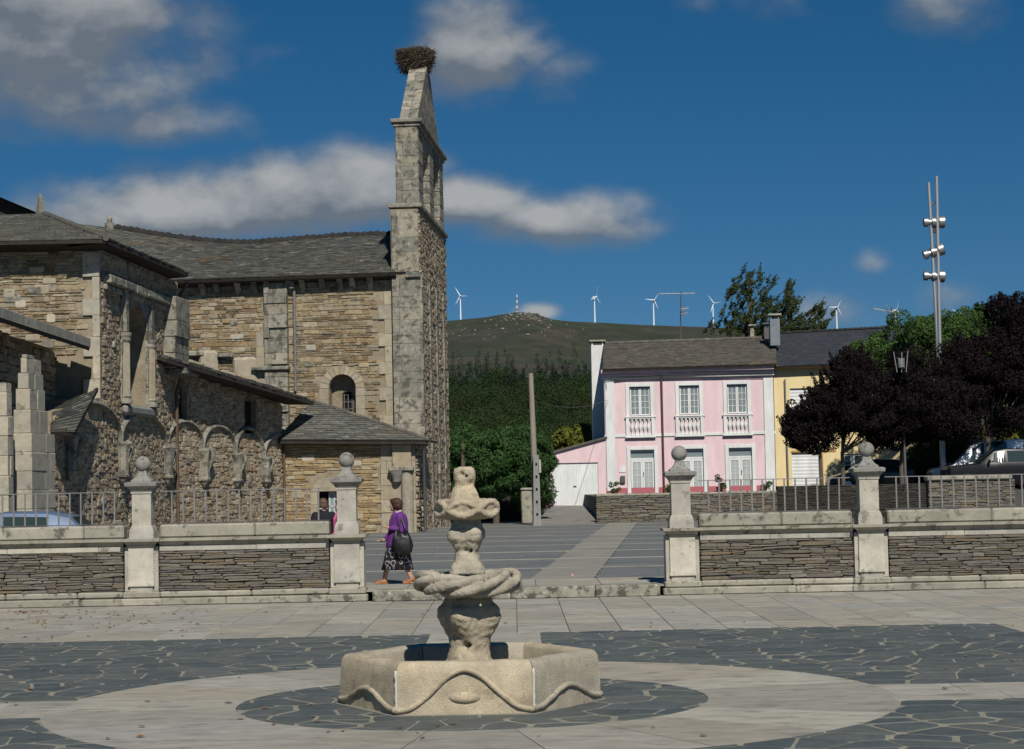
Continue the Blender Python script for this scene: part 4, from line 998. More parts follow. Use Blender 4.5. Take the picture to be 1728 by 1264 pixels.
mb = MB(); mb.lathe([(.12, z0 - .42), (.16, z0 - .4), (.2, z0 - .2), (.3, z0 - .03), (.3, z0)], 14, Matrix.Translation(CP.w(s(671), .2, 0))); part(mb, 'carved_capital', M['ball'], chap, 50)
mb = MB(); mb.lathe([(.24, G0), (.24, z0 - .02)], 16, Matrix.Translation(CP.w(s(688), .1, 0))); part(mb, 'engaged_column', M['ashlar_warm'], chap, 50)
CS = Plane(CP.w(CP.L, 0, 0), (CP.w(CP.L, 0, 0).x + .19, 78.0)); 
mb = MB(); mb.box(0, CS.L, -.5, 0, G0, ze - .1, 0, CS.M); part(mb, 'chapel_side_wall', M['lime_grey'], church)
rubble(chap, CS, 0, CS.L, G0, ze - .15, M['brown_rubble'], hr=(.15, .3), lr=(.25, .6), depth=.1, seed=46, kind=ROUGH, cap=0, name='side_rubble')
e0, e1, ap = at(466, 741.5, 74.9), at(724, 742.5, 74.3), at(526, 676.5, 77.6)
cr_deck = slab3([e0, e1, ap], .09, 'chapel_roof', M['timber_dark']); cr_deck.location.z = -.02
slates('chapel_slates', cr_deck, e0, e1, ap + Vector((.05, 0, 0)), ap, M['roof_slate'], row=.2, wid=.34, seed=51)
e2 = Vector((e1.x + .2, 77.6, e1.z)); sd = slab3([e1, e2, ap], .09, 'chapel_roof_side', M['roof_slate'])
mb = MB(); mb.add([e0 + Vector((0, .03, -.04)), e1 + Vector((-.05, .03, -.04)), e1 + Vector((-.05, .03, -.16)), e0 + Vector((0, .03, -.16)), e0 + Vector((0, .5, -.2)), e1 + Vector((-.05, .5, -.2))], [(0, 1, 2, 3), (3, 2, 5, 4)]); part(mb, 'eave_board', M['timber_dark'], chap)
for i in range(26):
    p = ap.lerp(e1, (i + .5) / 26); d = (e1 - ap).normalized(); mb = MB(); mb.tube([p - d * .14 + Vector((0, 0, .05)), p + d * .14 + Vector((0, 0, .02))], [.07, .09], 8); part(mb, 'hip_tile', M['roof_slate_brown'], cr_deck, 60)
mb = MB(); p = at(717, 748, 74.4); mb.tube([p, p + Vector((-.06, .25, -.35)), Vector((p.x - .05, p.y + .3, G0 + .3))], .055, 8); part(mb, 'downpipe', M['iron'], chap, 60)

# ---- transept: side wall running away from us
cTS = -16.0 * 3300
def dTS(px): return cTS / (px - 1080)
TS = Plane(at(88, 810, dTS(88)), at(302, 810, dTS(302))); s = TS.S
zeT = at(178, 402.5, dTS(178) - 1.3).z - .2
sc = s(171)
nz0, nzs, nzt = TS.Zt(225, 684), TS.Zt(226, 556), TS.Zt(226, 517); na, nb = s(211), s(247)
niche = [(na, nz0), (nb, nz0), (nb, nzs)] + [((na + nb) / 2 + (nb - na) / 2 * math.cos(PI * i / 12), nzs + (nzt - nzs) * math.sin(PI * i / 12)) for i in range(1, 12)] + [(na, nzs)]
zlow = TS.Zt(130, 700)
ts = panel(TS, [(0, G0), (TS.L, G0), (TS.L, zeT), (sc, zeT), (sc, zlow + .6), (0, zlow)], [niche], 1.1, back=1.4).build('transept_side_wall', M['lime_grey'], church)
def ts_in(a, z):
    if a < sc + .3 and z > zlow - .1: return a > sc + .25
    return not inpoly(a, z, [(na - .55, nz0 - .1), (nb + .75, nz0 - .1), (nb + .75, nzt + .5), (na - .55, nzt + .5)])
rubble(ts, TS, .1, TS.L, G0, zeT - .1, M['brown_rubble'], hr=(.09, .21), lr=(.12, .36), depth=.06, seed=61, kind=ROUGH, cap=160, inside=ts_in, tilt=6, name='rough_stone', gap=-.03, rest='rough_rubble')
accents(ts, TS, 30, .5, TS.L - .8, .5, zeT - 1, ('ashlar', 'ashlar_warm'), 7, ts_in, .09)
mb = MB(); mb.box(na - .1, nb + .1, -1.15, -1.08, nz0, nzt + .2, 0, TS.M); part(mb, 'niche_back', M['lime_grey'], ts)
ashlar_face(ts, TS, na - .55, na, nz0, nzt + .4, M['ashlar'], h=(.5, .8), per=1, d=.1, seed=62, name='niche_stone')
ashlar_face(ts, TS, nb, nb + .75, nz0, nzt + .4, M['ashlar'], h=(.5, .8), per=1, d=.1, seed=63, name='niche_stone')
# spandrel panel above the arch
sp = [(na, nzs), (na, nzt + .5), (nb, nzt + .5), (nb, nzs)] + [((na + nb) / 2 + (nb - na) / 2 * math.cos(PI * i / 12), nzs + (nzt - nzs) * math.sin(PI * i / 12)) for i in range(1, 12)]
mb = MB(); mb.prism(sp, 0, .09, 1, TS.M); part(mb, 'niche_spandrel', M['ashlar'], ts)
zc = TS.Zt(240, 581)
def fluted(cs, r, z0, z1, n=28, nn=.02): 
    mb = MB(); mb.lathe([(r, z0), (r, z1)], n * 2, Matrix.Translation(TS.w(cs, nn, 0)), fn=lambda th, z: 1 - .06 * (math.cos(th * n) > 0)); return mb
for cs in (na - .24, nb + .3):
    part(fluted(cs, .23, nz0 + .25, zc - .1), 'fluted_column', M['ashlar_warm'], ts, 20)
    mb = MB(); Tm = Matrix.Translation(TS.w(cs, .02, 0)); mb.lathe([(.23, zc - .12), (.27, zc - .06), (.27, zc), (.24, zc + .02), (.29, zc + .1), (.29, zc + .18)], 20, Tm); part(mb, 'column_cap', M['ashlar'], ts, 40)
    mb = MB(); mb.lathe([(.3, nz0), (.3, nz0 + .1), (.25, nz0 + .16), (.27, nz0 + .22), (.23, nz0 + .27)], 20, Tm); part(mb, 'column_base', M['ashlar'], ts, 40)
    mb = MB(); mb.box(cs - .18, cs + .18, .05, .2, zc + .18, nzt + .45, .04, TS.M); part(mb, 'upper_pilaster', M['ashlar'], ts)
mb = MB(); mb.box(na - .5, nb + .8, 0, .22, nz0 - .35, nz0, .1, TS.M); part(mb, 'niche_sill', M['ball'], ts)
zh = TS.Zt(228, 492); a = s(174); k = 0
while a < s(283) - .1:
    l = rs.uniform(1.3, 2.1); b = min(a + l, s(283)); mb = MB(); mb.box(a, b - .02, 0, .3, zh - .14 + rs.uniform(-.02, .02), zh + .14, .04, TS.M); mb.box(a, b - .02, 0, .17, zh - .32, zh - .14, .03, TS.M); part(mb, 'hood_stone', M['ashlar'], ts); a = b
ashlar_face(ts, TS, s(277), s(301), TS.Zt(288, 624), TS.Zt(288, 505), M['ashlar'], h=(.5, .7), per=1, d=.45, seed=66)
mb = MB(); z0 = TS.Zt(290, 630); mb.box(s(279), s(303), 0, .75, z0 - .1, z0 + .12, .04, TS.M); part(mb, 'ledge_stone', M['ashlar'], ts)
mb = MB(); a = s(290); mb.tube([TS.w(a, .35, TS.Zt(290, 640)), TS.w(a, .2, TS.Zt(290, 660)), TS.w(a, .2, G0)], .06, 8); part(mb, 'downpipe', M['rust_pipe'], ts, 60)
mb = MB(); a = s(296); mb.tube([TS.w(a, .5, zeT - .1), TS.w(a, .2, zeT - .6), TS.w(a, .2, TS.Zt(296, 600))], .06, 8); part(mb, 'downpipe', M['rust_pipe'], ts, 60)
# eave of the transept
A, B = at(178, 402.5, dTS(178) - 1.3), at(318, 466, dTS(318) - 2.3); B = Vector((B.x, B.y, A.z))
H = at(72, 361, 63.5); HL = at(-90, 365, 63.5); FL = at(-90, 413.5, A.y - .0)
FL = Vector((FL.x, A.y, A.z))
fr_deck = slab3([FL, A, H, HL], .1, 'transept_roof', M['timber_dark']); fr_deck.location.z = -.02
slates('transept_slates', fr_deck, FL, A, H, HL, M['roof_slate'], row=.22, wid=.36, seed=71)
B2 = B + Vector((.0, .0, 0)); HB_ = Vector((H.x + .6, B.y + 1.0, H.z))
sdk = slab3([A, B2, HB_, H], .1, 'transept_roof_side', M['timber_dark']); sdk.location.z = -.02
slates('transept_side_slates', sdk, A, B2, HB_, H, M['roof_slate'], row=.24, wid=.4, seed=72)
mb = MB(); mb.add([A + Vector((0, 0, -.02)), B + Vector((0, 0, -.02)), B + Vector((0, 0, -.13)), A + Vector((0, 0, -.13)), A + Vector((-1.2, 0, -.24)), B + Vector((-1.2, 0, -.24))], [(0, 1, 2, 3), (3, 2, 5, 4)]); part(mb, 'eave_board', M['timber_dark'], ts)
for i in range(24):
    p = A.lerp(H, (i + .5) / 24); d = (H - A).normalized(); mb = MB(); mb.tube([p - d * .2 + Vector((0, 0, .05)), p + d * .2 + Vector((0, 0, .03))], [.1, .08], 8); part(mb, 'hip_tile', M['roof_slate_brown'], fr_deck, 60)
mb = MB(); mb.lathe([(.16, -.15), (.15, .1), (.07, .62), (.02, .68)], 4, Matrix.Translation(at(68, 362, 63.5))); part(mb, 'finial', M['ashlar'], church)
# ---- transept front wall
FP = Plane(at(-110, 810, dTS(171)), at(170, 810, dTS(171))); s = FP.S
fw = panel(FP, [(0, G0), (FP.L, G0), (FP.L, zeT), (0, zeT)], [], .3, back=1.0).build('transept_front_wall', M['lime'], church)
rubble(fw, FP, s(-20), FP.L - .02, FP.Zt(80, 600), zeT - .05, M['church_stone'], hr=(.06, .18), lr=(.14, .6), depth=.04, seed=75, cap=260, inside=lambda a, z: a < s(141), tilt=1.0, name='rubble_stone')
ashlar_face(fw, FP, s(143), FP.L + .03, G0, FP.Zt(155, 425), M['ashlar_pale'], h=(.45, .75), per=1, d=.09, jag=-.28, seed=76, name='quoin_stone')
accents(fw, FP, 13, s(-15), s(138) - .7, FP.Zt(80, 590), zeT - .6, ('ashlar_warm', 'ashlar_pale', 'ashlar'), 6)
mb = MB(); mb.add([FL + Vector((0, 0, -.02)), A + Vector((0, 0, -.02)), A + Vector((0, 0, -.13)), FL + Vector((0, 0, -.13)), FL + Vector((0, .8, -.25)), A + Vector((0, .8, -.25))], [(0, 1, 2, 3), (3, 2, 5, 4)]); part(mb, 'eave_board', M['timber_dark'], fw)
# taller roof behind, far left
D = 74; mb = MB(); q = [at(-120, 285, D), at(0, 334, D), at(63, 361.5, D), at(63, 372, D), at(-120, 372, D)]
mb.add(q + [p + Vector((-.3, 7, 0)) for p in q], [(0, 1, 2, 3, 4), (9, 8, 7, 6, 5)] + [(i, i + 5, (i + 1) % 5 + 5, (i + 1) % 5) for i in range(5)]); part(mb, 'crossing_gable', M['timber_dark'])
mb = MB(); mb.add([q[0] + Vector((0, -.5, .02)), q[1] + Vector((0, -.5, .02)), q[2] + Vector((.1, -.5, 0)), q[2] + Vector((.1, 7, .1)), q[0] + Vector((0, 7, .1))], [(0, 1, 2, 3, 4)]); part(mb, 'crossing_roof', M['roof_slate'])

# ---- lean-to range with the rest of the blind arcade
LT = Plane(at(284, 810, 66.5), at(476, 810, 75.4)); s = LT.S
P0, P1 = at(281, 604, 64.7), at(530, 677, 75.9); zl0, zl1 = P0.z, P1.z
def slit(px, y0, y1, hw):
    a = s(px); z0, z1 = LT.Zt(px, y1), LT.Zt(px, y0); return [(a - hw, z0), (a + hw, z0), (a + hw, z1 - .5), (a + hw * .55, z1 - .15), (a, z1), (a - hw * .55, z1 - .15), (a - hw, z1 - .5)]
sl1, sl2 = slit(306, 634, 706, .5), slit(424, 655, 732, .5)
lt = panel(LT, [(0, G0), (LT.L, G0), (LT.L, zl1 - .1), (0, zl0 - .1)], [sl1, sl2], .5, back=.8).build('lean_to_wall', M['lime_grey'], church)
for h in (sl1, sl2):
    mb = MB(); mb.prism([(x, z) for x, z in h], -.3, -.22, 1, LT.M); part(mb, 'slit_shade_fill', M['dark'], lt)  # black sheet in each slit stands in for the shade of the recess
rubble(lt, LT, .1, LT.L, G0, zl0 - .2, M['brown_rubble'], hr=(.09, .21), lr=(.12, .36), depth=.06, seed=81, kind=ROUGH, cap=120, tilt=6, name='rough_stone', gap=-.03, rest='rough_rubble', inside=lambda a, z: z < zl0 + (zl1 - zl0) * a / LT.L - .2 and not any(abs(a - q[4][0]) < .62 and q[0][1] - .1 < z < q[4][1] + .1 for q in (sl1, sl2)))
accents(lt, LT, 14, .4, LT.L - .8, .5, 3.4, ('ashlar', 'ashlar_warm'), 8, None, .09)
inn = LT.n * -3.4 + Vector((0, 0, 1.15))
ltd = slab3([P0, P1, P1 + inn, P0 + inn], .12, 'lean_to_roof', M['timber_dark']); ltd.location.z = -.03
slates('lean_to_slates', ltd, P0, P1, P1 + inn, P0 + inn, M['roof_slate'], row=.26, wid=.4, seed=82, th=.04)
mb = MB(); mb.add([P0 + Vector((0, 0, -.03)), P1 + Vector((0, 0, -.03)), P1 + Vector((0, 0, -.15)), P0 + Vector((0, 0, -.15)), P0 - LT.n * 1.2 + Vector((0, 0, -.1)), P1 - LT.n * 1.2 + Vector((0, 0, -.1))], [(0, 1, 2, 3), (3, 2, 5, 4)]); part(mb, 'eave_board', M['timber_dark'], lt)
for i in range(9):                                     # loose coping slabs on the upper edge
    p = P0.lerp(P1, (i + .3) / 9) + LT.n * -1.9 + Vector((0, 0, .66)); d = (P1 - P0).normalized(); l = .45
    mb = MB(); mb.tube([p - d * l, p + d * l], [.14, .12], 5); part(mb, 'verge_stone', M['ashlar_warm'], ltd)
mb = MB(); mb.tube([LT.w(LT.L - .05, .12, LT.Zt(474, 735)), LT.w(LT.L - .05, .12, G0)], .05, 8); part(mb, 'downpipe', M['rust_pipe'], lt, 60)

# ---- blind arcade: brackets and arch ribs
def bracket(pl, px, ytop, ybot, parent):
    a = pl.S(px); z1, z0 = pl.Zt(px, ytop), pl.Zt(px, ybot); h = z1 - z0; r = .19
    Tm = Matrix.Translation(pl.w(a, .14, 0))
    prof = [(.03, z0), (r * .7, z0 + .1 * h), (r * .75, z0 + .12 * h), (r * 1.12, z0 + .17 * h), (r * 1.15, z0 + .22 * h), (r, z0 + .24 * h), (r * 1.02, z0 + .62 * h), (r * 1.12, z0 + .78 * h), (r * 1.4, z0 + .93 * h), (r * 1.45, z0 + .94 * h), (r * 1.4, z1)]
    b = MB(); b.lathe(prof, 8, Tm, fn=lambda th, z: 1 + (.14 * math.cos(3 * th + a) if z > z0 + .7 * h else 0)); o = part(b, 'wall_bracket', M['ashlar'], parent, 25)
    b = MB(); d = pl.d; b.tube([pl.w(a + .1, .3, z0 + .5 * h), pl.w(a + .3, .34, z0 + .85 * h), pl.w(a + .36, .2, z1)], [.05, .09, .11], 6); part(b, 'broken_rib', M['ashlar'], parent, 60)
    return (a, z1)
def rib(pl, a0, z0, a1, z1, zp, parent, frac=(0, 1), w_=.07, dep=.17):
    pts = []; n = 18
    for i in range(n + 1):
        t = frac[0] + (frac[1] - frac[0]) * i / n; th = PI * (1 - t); c = (a0 + a1) / 2; hw = (a1 - a0) / 2
        pts.append((c + hw * math.cos(th), (z0 + (z1 - z0) * t) + (zp - (z0 + z1) / 2) * math.sin(th) ** .85))
    b = MB(); v = []; f = []
    for i, (x, z) in enumerate(pts):
        t = Vector((pts[min(i + 1, n)][0] - pts[max(i - 1, 0)][0], 0, pts[min(i + 1, n)][1] - pts[max(i - 1, 0)][1])).normalized(); o = Vector((-t.z, 0, t.x))
        for (q, nn) in ((-w_, 0.0), (-w_, dep * .6), (-w_ * .3, dep), (w_ * .6, dep * .8), (w_, dep * .4), (w_, 0.0)): v.append((x + o.x * q, nn, z + o.z * q))
    for i in range(n):
        for k in range(5): f.append((i * 6 + k, i * 6 + k + 1, i * 6 + k + 7, i * 6 + k + 6))
    f += [tuple(range(6)), tuple(range(n * 6 + 5, n * 6 - 1, -1))]
    b.add(v, f, pl.M); part(b, 'arch_rib', M['ashlar'], parent, 40)
B1 = bracket(TS, 110, 732, 813, ts); B2_ = bracket(TS, 199, 745, 817, ts); B3 = bracket(TS, 276, 752, 818, ts)
L3 = (LT.S(286), LT.Zt(286, 752)); B4 = bracket(LT, 339, 757, 822, lt); B5 = bracket(LT, 394, 765, 822, lt); B6 = bracket(LT, 442, 772, 822, lt)
rib(TS, B1[0], B1[1], B2_[0], B2_[1], TS.Zt(160, 680), ts, (.42, 1)); rib(TS, B2_[0], B2_[1], B3[0], B3[1], TS.Zt(240, 699), ts)
rib(LT, L3[0] - .3, L3[1], B4[0], B4[1], LT.Zt(312, 711), lt); rib(LT, B4[0], B4[1], B5[0], B5[1], LT.Zt(367, 719), lt)
rib(LT, B5[0], B5[1], B6[0], B6[1], LT.Zt(419, 722), lt); rib(LT, B6[0], B6[1], LT.L + 1.2, B6[1], LT.Zt(465, 733), lt, (0, .72))
# ---- range at far left, its side wall in the shade of a deep eave
LR = Plane((-13.6, 44.5), (-13.6, 58.1)); s = LR.S
Q0, Q1 = at(-60, 508, 44.5), at(156, 581, 57.6); 
zq = LR.Zt(40, 545)
wa = slit
aw = 10.0; hole = arch(aw, .5, 3.4, 4.6, 8, .75)
lr_ = panel(LR, [(0, G0), (LR.L, G0), (LR.L, Q1.z - .1), (0, Q0.z - .1)], [hole], .4, back=.8).build('north_range_wall', M['lime_grey'], church)
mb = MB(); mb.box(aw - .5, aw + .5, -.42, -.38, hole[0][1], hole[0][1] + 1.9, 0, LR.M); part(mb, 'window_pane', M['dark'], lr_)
rubble(lr_, LR, 0, LR.L, G0, Q0.z - .1, M['brown_rubble'], hr=(.15, .3), lr=(.25, .6), depth=.08, seed=91, cap=0, name='rubble', inside=lambda a, z: z < Q0.z + (Q1.z - Q0.z) * a / LR.L - .15 and not (abs(a - aw) < .6 and hole[0][1] - .2 < z < hole[0][1] + 3.2))
nn = LR.n; out = nn * 1.0; E0, E1 = Q0 + out, Q1 + out + Vector((-.4, -.2, 0)); E0.z -= .25; E1.z -= .2
inn = nn * -2.6 + Vector((0, 0, .9))
E0 = at(-60, 512, 44.0) ; E1 = at(153, 583, 57.3)
nrd = slab3([E0, E1, E1 + inn, E0 + inn], .16, 'north_range_roof', M['timber_dark'])
for i in range(12):
    p = E0.lerp(E1, (i + .5) / 12); d = (E1 - E0); l = d.length / 24 - .01; d.normalize(); mb = MB()
    b0, b1 = p - d * l, p + d * l; up = Vector((0, 0, .28)); bk = nn * -.6 + Vector((0, 0, .15))
    v = [b0 + Vector((0, 0, -.05)), b1 + Vector((0, 0, -.05)), b1 + Vector((0, 0, .2)), b0 + Vector((0, 0, .2)), b0 + bk + up, b1 + bk + up, b1 + bk, b0 + bk]
    mb.add(v, [(0, 1, 2, 3), (3, 2, 5, 4), (4, 5, 6, 7), (7, 6, 1, 0), (0, 3, 4, 7), (1, 6, 5, 2)]); part(mb, 'coping_stone', M['ashlar_pale'], nrd)
slates('north_range_slates', nrd, E0 + nn * -.5 + Vector((0, 0, .2)), E1 + nn * -.5 + Vector((0, 0, .2)), E1 + inn, E0 + inn, M['roof_slate'], row=.24, wid=.4, seed=92)
# stepped ashlar buttresses
def buttress(label_px, rows, D0, seed):
    rnd = random.Random(seed); g = None
    for (y0, y1, xl, xf, xr) in rows:
        z1, z0 = at(50, y0, D0).z, at(50, y1, D0).z; p0, p1 = at(xl, 810, D0), at(xf, 810, D0); D1 = D0 * (xf - 1080) / (xr - 1080); p2 = at(xr, 810, D1); p3 = Vector((p0.x + (p2.x - p1.x), p2.y, 0))
        n = max(1, round((z1 - z0) / .48)); 
        for i in range(n):
            za, zb = z0 + (z1 - z0) * i / n, z0 + (z1 - z0) * (i + 1) / n - .012
            cut = rnd.uniform(.35, .65)
            for c0, c1 in ((0, cut - .004), (cut + .004, 1)):
                j = [Vector((rnd.uniform(-.012, .012), rnd.uniform(-.012, .012), 0)) for _ in range(4)]
                a = [p0.lerp(p3, c0), p1.lerp(p2, c0), p1.lerp(p2, c1), p0.lerp(p3, c1)]
                v = [(p.x + q.x, p.y + q.y, za) for p, q in zip(a, j)] + [(p.x + q.x, p.y + q.y, zb - .03) for p, q in zip(a, j)]
                cc = sum(a, Vector()) / 4
                v += [(cc.x + (p.x - cc.x) * .97, cc.y + (p.y - cc.y) * .985, zb) for p in a]
                b = MB(); b.add(v, [(3, 2, 1, 0), (8, 9, 10, 11)] + [(k, (k + 1) % 4, (k + 1) % 4 + 4, k + 4) for k in range(4)] + [(k + 4, (k + 1) % 4 + 4, (k + 1) % 4 + 8, k + 8) for k in range(4)])
                o = b.build('buttress_stone', M['ashlar_pale'], label_px)
bt = thing('buttress', 'stepped pale ashlar buttress beside the small slate roof', 'buttress', tuple(at(40, 955, 49.5)), group='stone buttresses at the left')
buttress(bt, [(597, 603, 38, 47, 60), (603, 628, 36, 47, 71), (628, 655, 32, 49, 74), (655, 690, 27, 51, 77), (690, 730, 24, 53, 81), (730, 955, 23, 54, 93)], 49.5, 1)
bt2 = thing('buttress', 'pale ashlar buttress cut by the left edge of the picture', 'buttress', tuple(at(-10, 960, 47.5)), group='stone buttresses at the left')
buttress(bt2, [(644, 660, -6, 12, 20), (660, 700, -14, 13, 21), (700, 970, -30, 14, 23)], 47.8, 2)
# small slate penthouse roof over the first arch
a_, b_, d_ = at(86, 730, 52.6), at(127, 729, 52.9), at(84, 692, 54.2); _n = (b_ - a_).cross(d_ - a_); _r = ray(166, 655); _o = Vector((0, 0, CAM_H))
c_ = _o + _r * (_n.dot(a_ - _o) / _n.dot(_r))
sm_ = slab3([a_, b_, c_, d_], .1, 'penthouse_roof', M['timber_dark'])
slates('penthouse_slates', sm_, a_, b_, c_, d_, M['roof_slate'], row=.19, wid=.6, th=.05, seed=95)

# ================================================================== UPPER STREET, HOUSES
UZ = 1.25                                      # level of the street in front of the houses
M['tarmac'] = material('worn_tarmac', [(.075, .072, .066), (.09, .086, .078)], rand='none', scale=.8, contrast=.3, bump=.4, bscale=40)
M['concrete'] = material('weathered_concrete', [(.20, .19, .165), (.25, .24, .21)], rand='none', scale=.9, contrast=.3, bump=.4, bscale=30, spots=(.09, .085, .075), spot_scale=1.5, spot_cover=.6)
mb = MB(); mb.box(3.75, 70, 84.6, 150, -.1, UZ); tag(mb.build('street', M['tarmac']), kind='structure')
# ramp up to the garage
mb = MB(); r0, r1, r2, r3 = gnd(903, 886, TZ + .006), gnd(1003, 883, TZ + .006), at(1012, 853, 104.4), at(928, 853, 104.4)
mb.add([r0, r1, r2, r3] + [Vector((p.x, p.y, 0)) for p in (r0, r1, r2, r3)], [(0, 1, 2, 3), (0, 4, 5, 1), (1, 5, 6, 2), (3, 7, 4, 0)]); tag(mb.build('garage_ramp', M['concrete']), kind='structure')
# retaining wall of the street
def stone_wall(x0, x1, y, z0, z1, label, seed, mat, cap=300, hr=(.05, .12), lr=(.18, .6), coping=True, core=None):
    t = thing('stone_wall', label, 'wall', ((x0 + x1) / 2, y, z0)); pl = Plane((x0, y), (x1, y))
    mb = MB(); mb.box(x0, x1, y + .02, y + .45, z0, z1); mb.build('wall_core', core or M['schist_dark'], t)
    rubble(t, pl, 0, x1 - x0, z0, z1 - (.1 if coping else 0), mat, hr=hr, lr=lr, depth=.05, gap=.01, seed=seed, cap=cap, name='schist_stone')
    if coping:
        x = x0
        while x < x1:
            e = min(x + rs.uniform(.6, 1.3), x1); mb = MB(); mb.box(x + .01, e - .01, y - .06, y + .47, z1 - .1, z1 + rs.uniform(-.01, .02), .02); mb.build('coping_stone', M['granite_dirty'], t); x = e
    return t
wx = lambda px, D: at(px, 810, D).x
stone_wall(wx(1005, 84.3), wx(1310, 84.3), 84.3, TZ, at(1100, 832, 84.3).z, 'low schist wall in front of the pink house', 201, M['schist'])
M['schist_shade'] = material('schist_painted_shade', [(.05, .045, .036), (.035, .034, .028), (.06, .05, .04)], scale=5, contrast=.4, bump=.6)  # near-black schist: the shade on the wall is put into its colour
stone_wall(wx(1311, 84.6), wx(1568, 84.6), 84.6, TZ, at(1440, 818, 84.6).z, 'low wall coloured dark as tree shade below the purple trees', 202, M['schist_shade'], cap=120, coping=False)
sw = stone_wall(wx(1566, 79), wx(1712, 79), 79.0, TZ, at(1640, 806, 79).z - .1, 'short schist wall with big coping blocks in front of the parked van', 203, M['schist'], cap=200, coping=False)
x = wx(1564, 79); z1 = at(1640, 806, 79).z + .02
for wd in (1.05, .95, 1.45):
    mb = MB(); mb.box(x, x + wd - .03, 78.85, 79.6, z1 - .12, z1 + .08, .05); mb.build('coping_block', M['granite_dirty'], sw); x += wd

M['pink'] = material('pink_plaster', [(.77, .585, .60), (.72, .54, .555), (.79, .61, .625)], rand='none', scale=1.0, contrast=.14, stretch=(1, 1, .22), bump=.15, bscale=30, rough=.85)
M['pink_dark'] = plain('dark_pink_plinth', (.42, .12, .14), .8)
M['white'] = material('white_paint', [(.74, .75, .73), (.64, .65, .63)], rand='none', scale=1.6, contrast=.16, stretch=(1, 1, .3), bump=.1, bscale=30, rough=.7)
M['white_wall'] = material('white_render', [(.70, .70, .67), (.62, .62, .6)], rand='none', scale=1.0, contrast=.15, bump=.3, bscale=14, spots=(.4, .38, .34), spot_scale=3, spot_cover=.66)
M['window_glass'] = glass('window_glass', (.2, .235, .235), .12)
M['curtain'] = plain('net_curtain', (.38, .42, .41), .8)
M['yellow'] = material('yellow_plaster', [(.76, .62, .34), (.71, .57, .30)], rand='none', scale=1.0, contrast=.16, stretch=(1, 1, .22), bump=.15, bscale=30, rough=.85)
M['yellow_dark'] = plain('ochre_trim', (.42, .25, .06), .8)
M['brown_pipe'] = plain('brown_downpipe', (.09, .05, .045), .5)
house = thing('pink_house', 'pink two storey terraced house with white window surrounds and slate roof', 'house', tuple(at(1165, 835, 104)))
HP = Plane(at(1023, 810, 104.6), at(1309, 810, 103.6)); s = HP.S; hz = lambda px, y: HP.Zt(px, y)
def hbox(parent, name, mat, px0, px1, y0, y1, n0, n1, c=.0, pl=None):
    pl = pl or HP; m = (px0 + px1) / 2; b = MB(); b.box(pl.S(px0), pl.S(px1), n0, n1, pl.Zt(m, y1), pl.Zt(m, y0), c, pl.M); return b.build(name, mat, parent)
z_eave = hz(1165, 625); holes = []
wins = [(1065.5, 1100.5), (1149.5, 1183.5), (1230.5, 1264.5)]; doors = [(1065, 1105), (1148, 1188), (1231, 1270)]
zw0, zw1 = hz(1165, 700), hz(1165, 650.5); zd0, zd1 = UZ - .05, hz(1165, 757.5)
for a, b in wins: holes.append([(s(a), zw0), (s(b), zw0), (s(b), zw1), (s(a), zw1)])
for a, b in doors: holes.append([(s(a), zd0 + .02), (s(b), zd0 + .02), (s(b), zd1), (s(a), zd1)])
hw_ = panel(HP, [(0, zd0 - .05), (HP.L, zd0 - .05), (HP.L, z_eave), (0, z_eave)], holes, .22, back=.4).build('facade', M['pink'], house)
def bxs(parent, name, mat, a0, a1, z0, z1, n0, n1, c=0.0, pl=None):
    b = MB(); b.box(a0, a1, n0, n1, z0, z1, c, (pl or HP).M); return b.build(name, mat, parent)
def surround(a, b, z0, z1, wd, bottom=False, nm='window_surround'):
    t = MB(); M_ = HP.M
    t.box(a - wd, a - .002, .003, .06, z0, z1 + wd, .01, M_); o = t.build(nm, M['white'], hw_)
    t = MB(); t.box(b + .002, b + wd, .003, .06, z0, z1 + wd, .01, M_); t.build(nm, M['white'], hw_)
    t = MB(); t.box(a, b, .003, .058, z1 + .002, z1 + wd - .002, .01, M_); t.build(nm, M['white'], hw_)
def leafs(parent, a, b, z0, z1, cols, rows, stile=.07, kick=0.0, n=-.14, glass_m='window_glass'):
    """two casements with glazing bars, every pane its own object"""
    mid = (a + b) / 2
    for (l, r) in ((a, mid - .004), (mid + .004, b)):
        t = MB(); M_ = HP.M
        t.box(l, l + stile, n, n + .05, z0, z1, 0, M_); t.box(r - stile, r, n, n + .05, z0, z1, 0, M_)
        t.box(l + stile, r - stile, n, n + .05, z1 - stile, z1, 0, M_); t.box(l + stile, r - stile, n, n + .05, z0, z0 + stile + kick, 0, M_)
        L, Rr, Z0, Z1 = l + stile, r - stile, z0 + stile + kick, z1 - stile
        for i in range(1, cols): x = L + (Rr - L) * i / cols; t.box(x - .013, x + .013, n + .01, n + .045, Z0, Z1, 0, M_)
        for j in range(1, rows): z = Z0 + (Z1 - Z0) * j / rows; t.box(L, Rr, n + .011, n + .044, z - .013, z + .013, 0, M_)
        fr_ = t.build('casement', M['white'], parent)
        for i in range(cols):
            for j in range(rows):
                x0, x1 = L + (Rr - L) * i / cols + .015, L + (Rr - L) * (i + 1) / cols - .015; q0, q1 = Z0 + (Z1 - Z0) * j / rows + .015, Z0 + (Z1 - Z0) * (j + 1) / rows - .015
                t = MB(); t.box(x0, x1, n + .02, n + .026, q0, q1, 0, M_); t.build('pane', M[glass_m], parent)
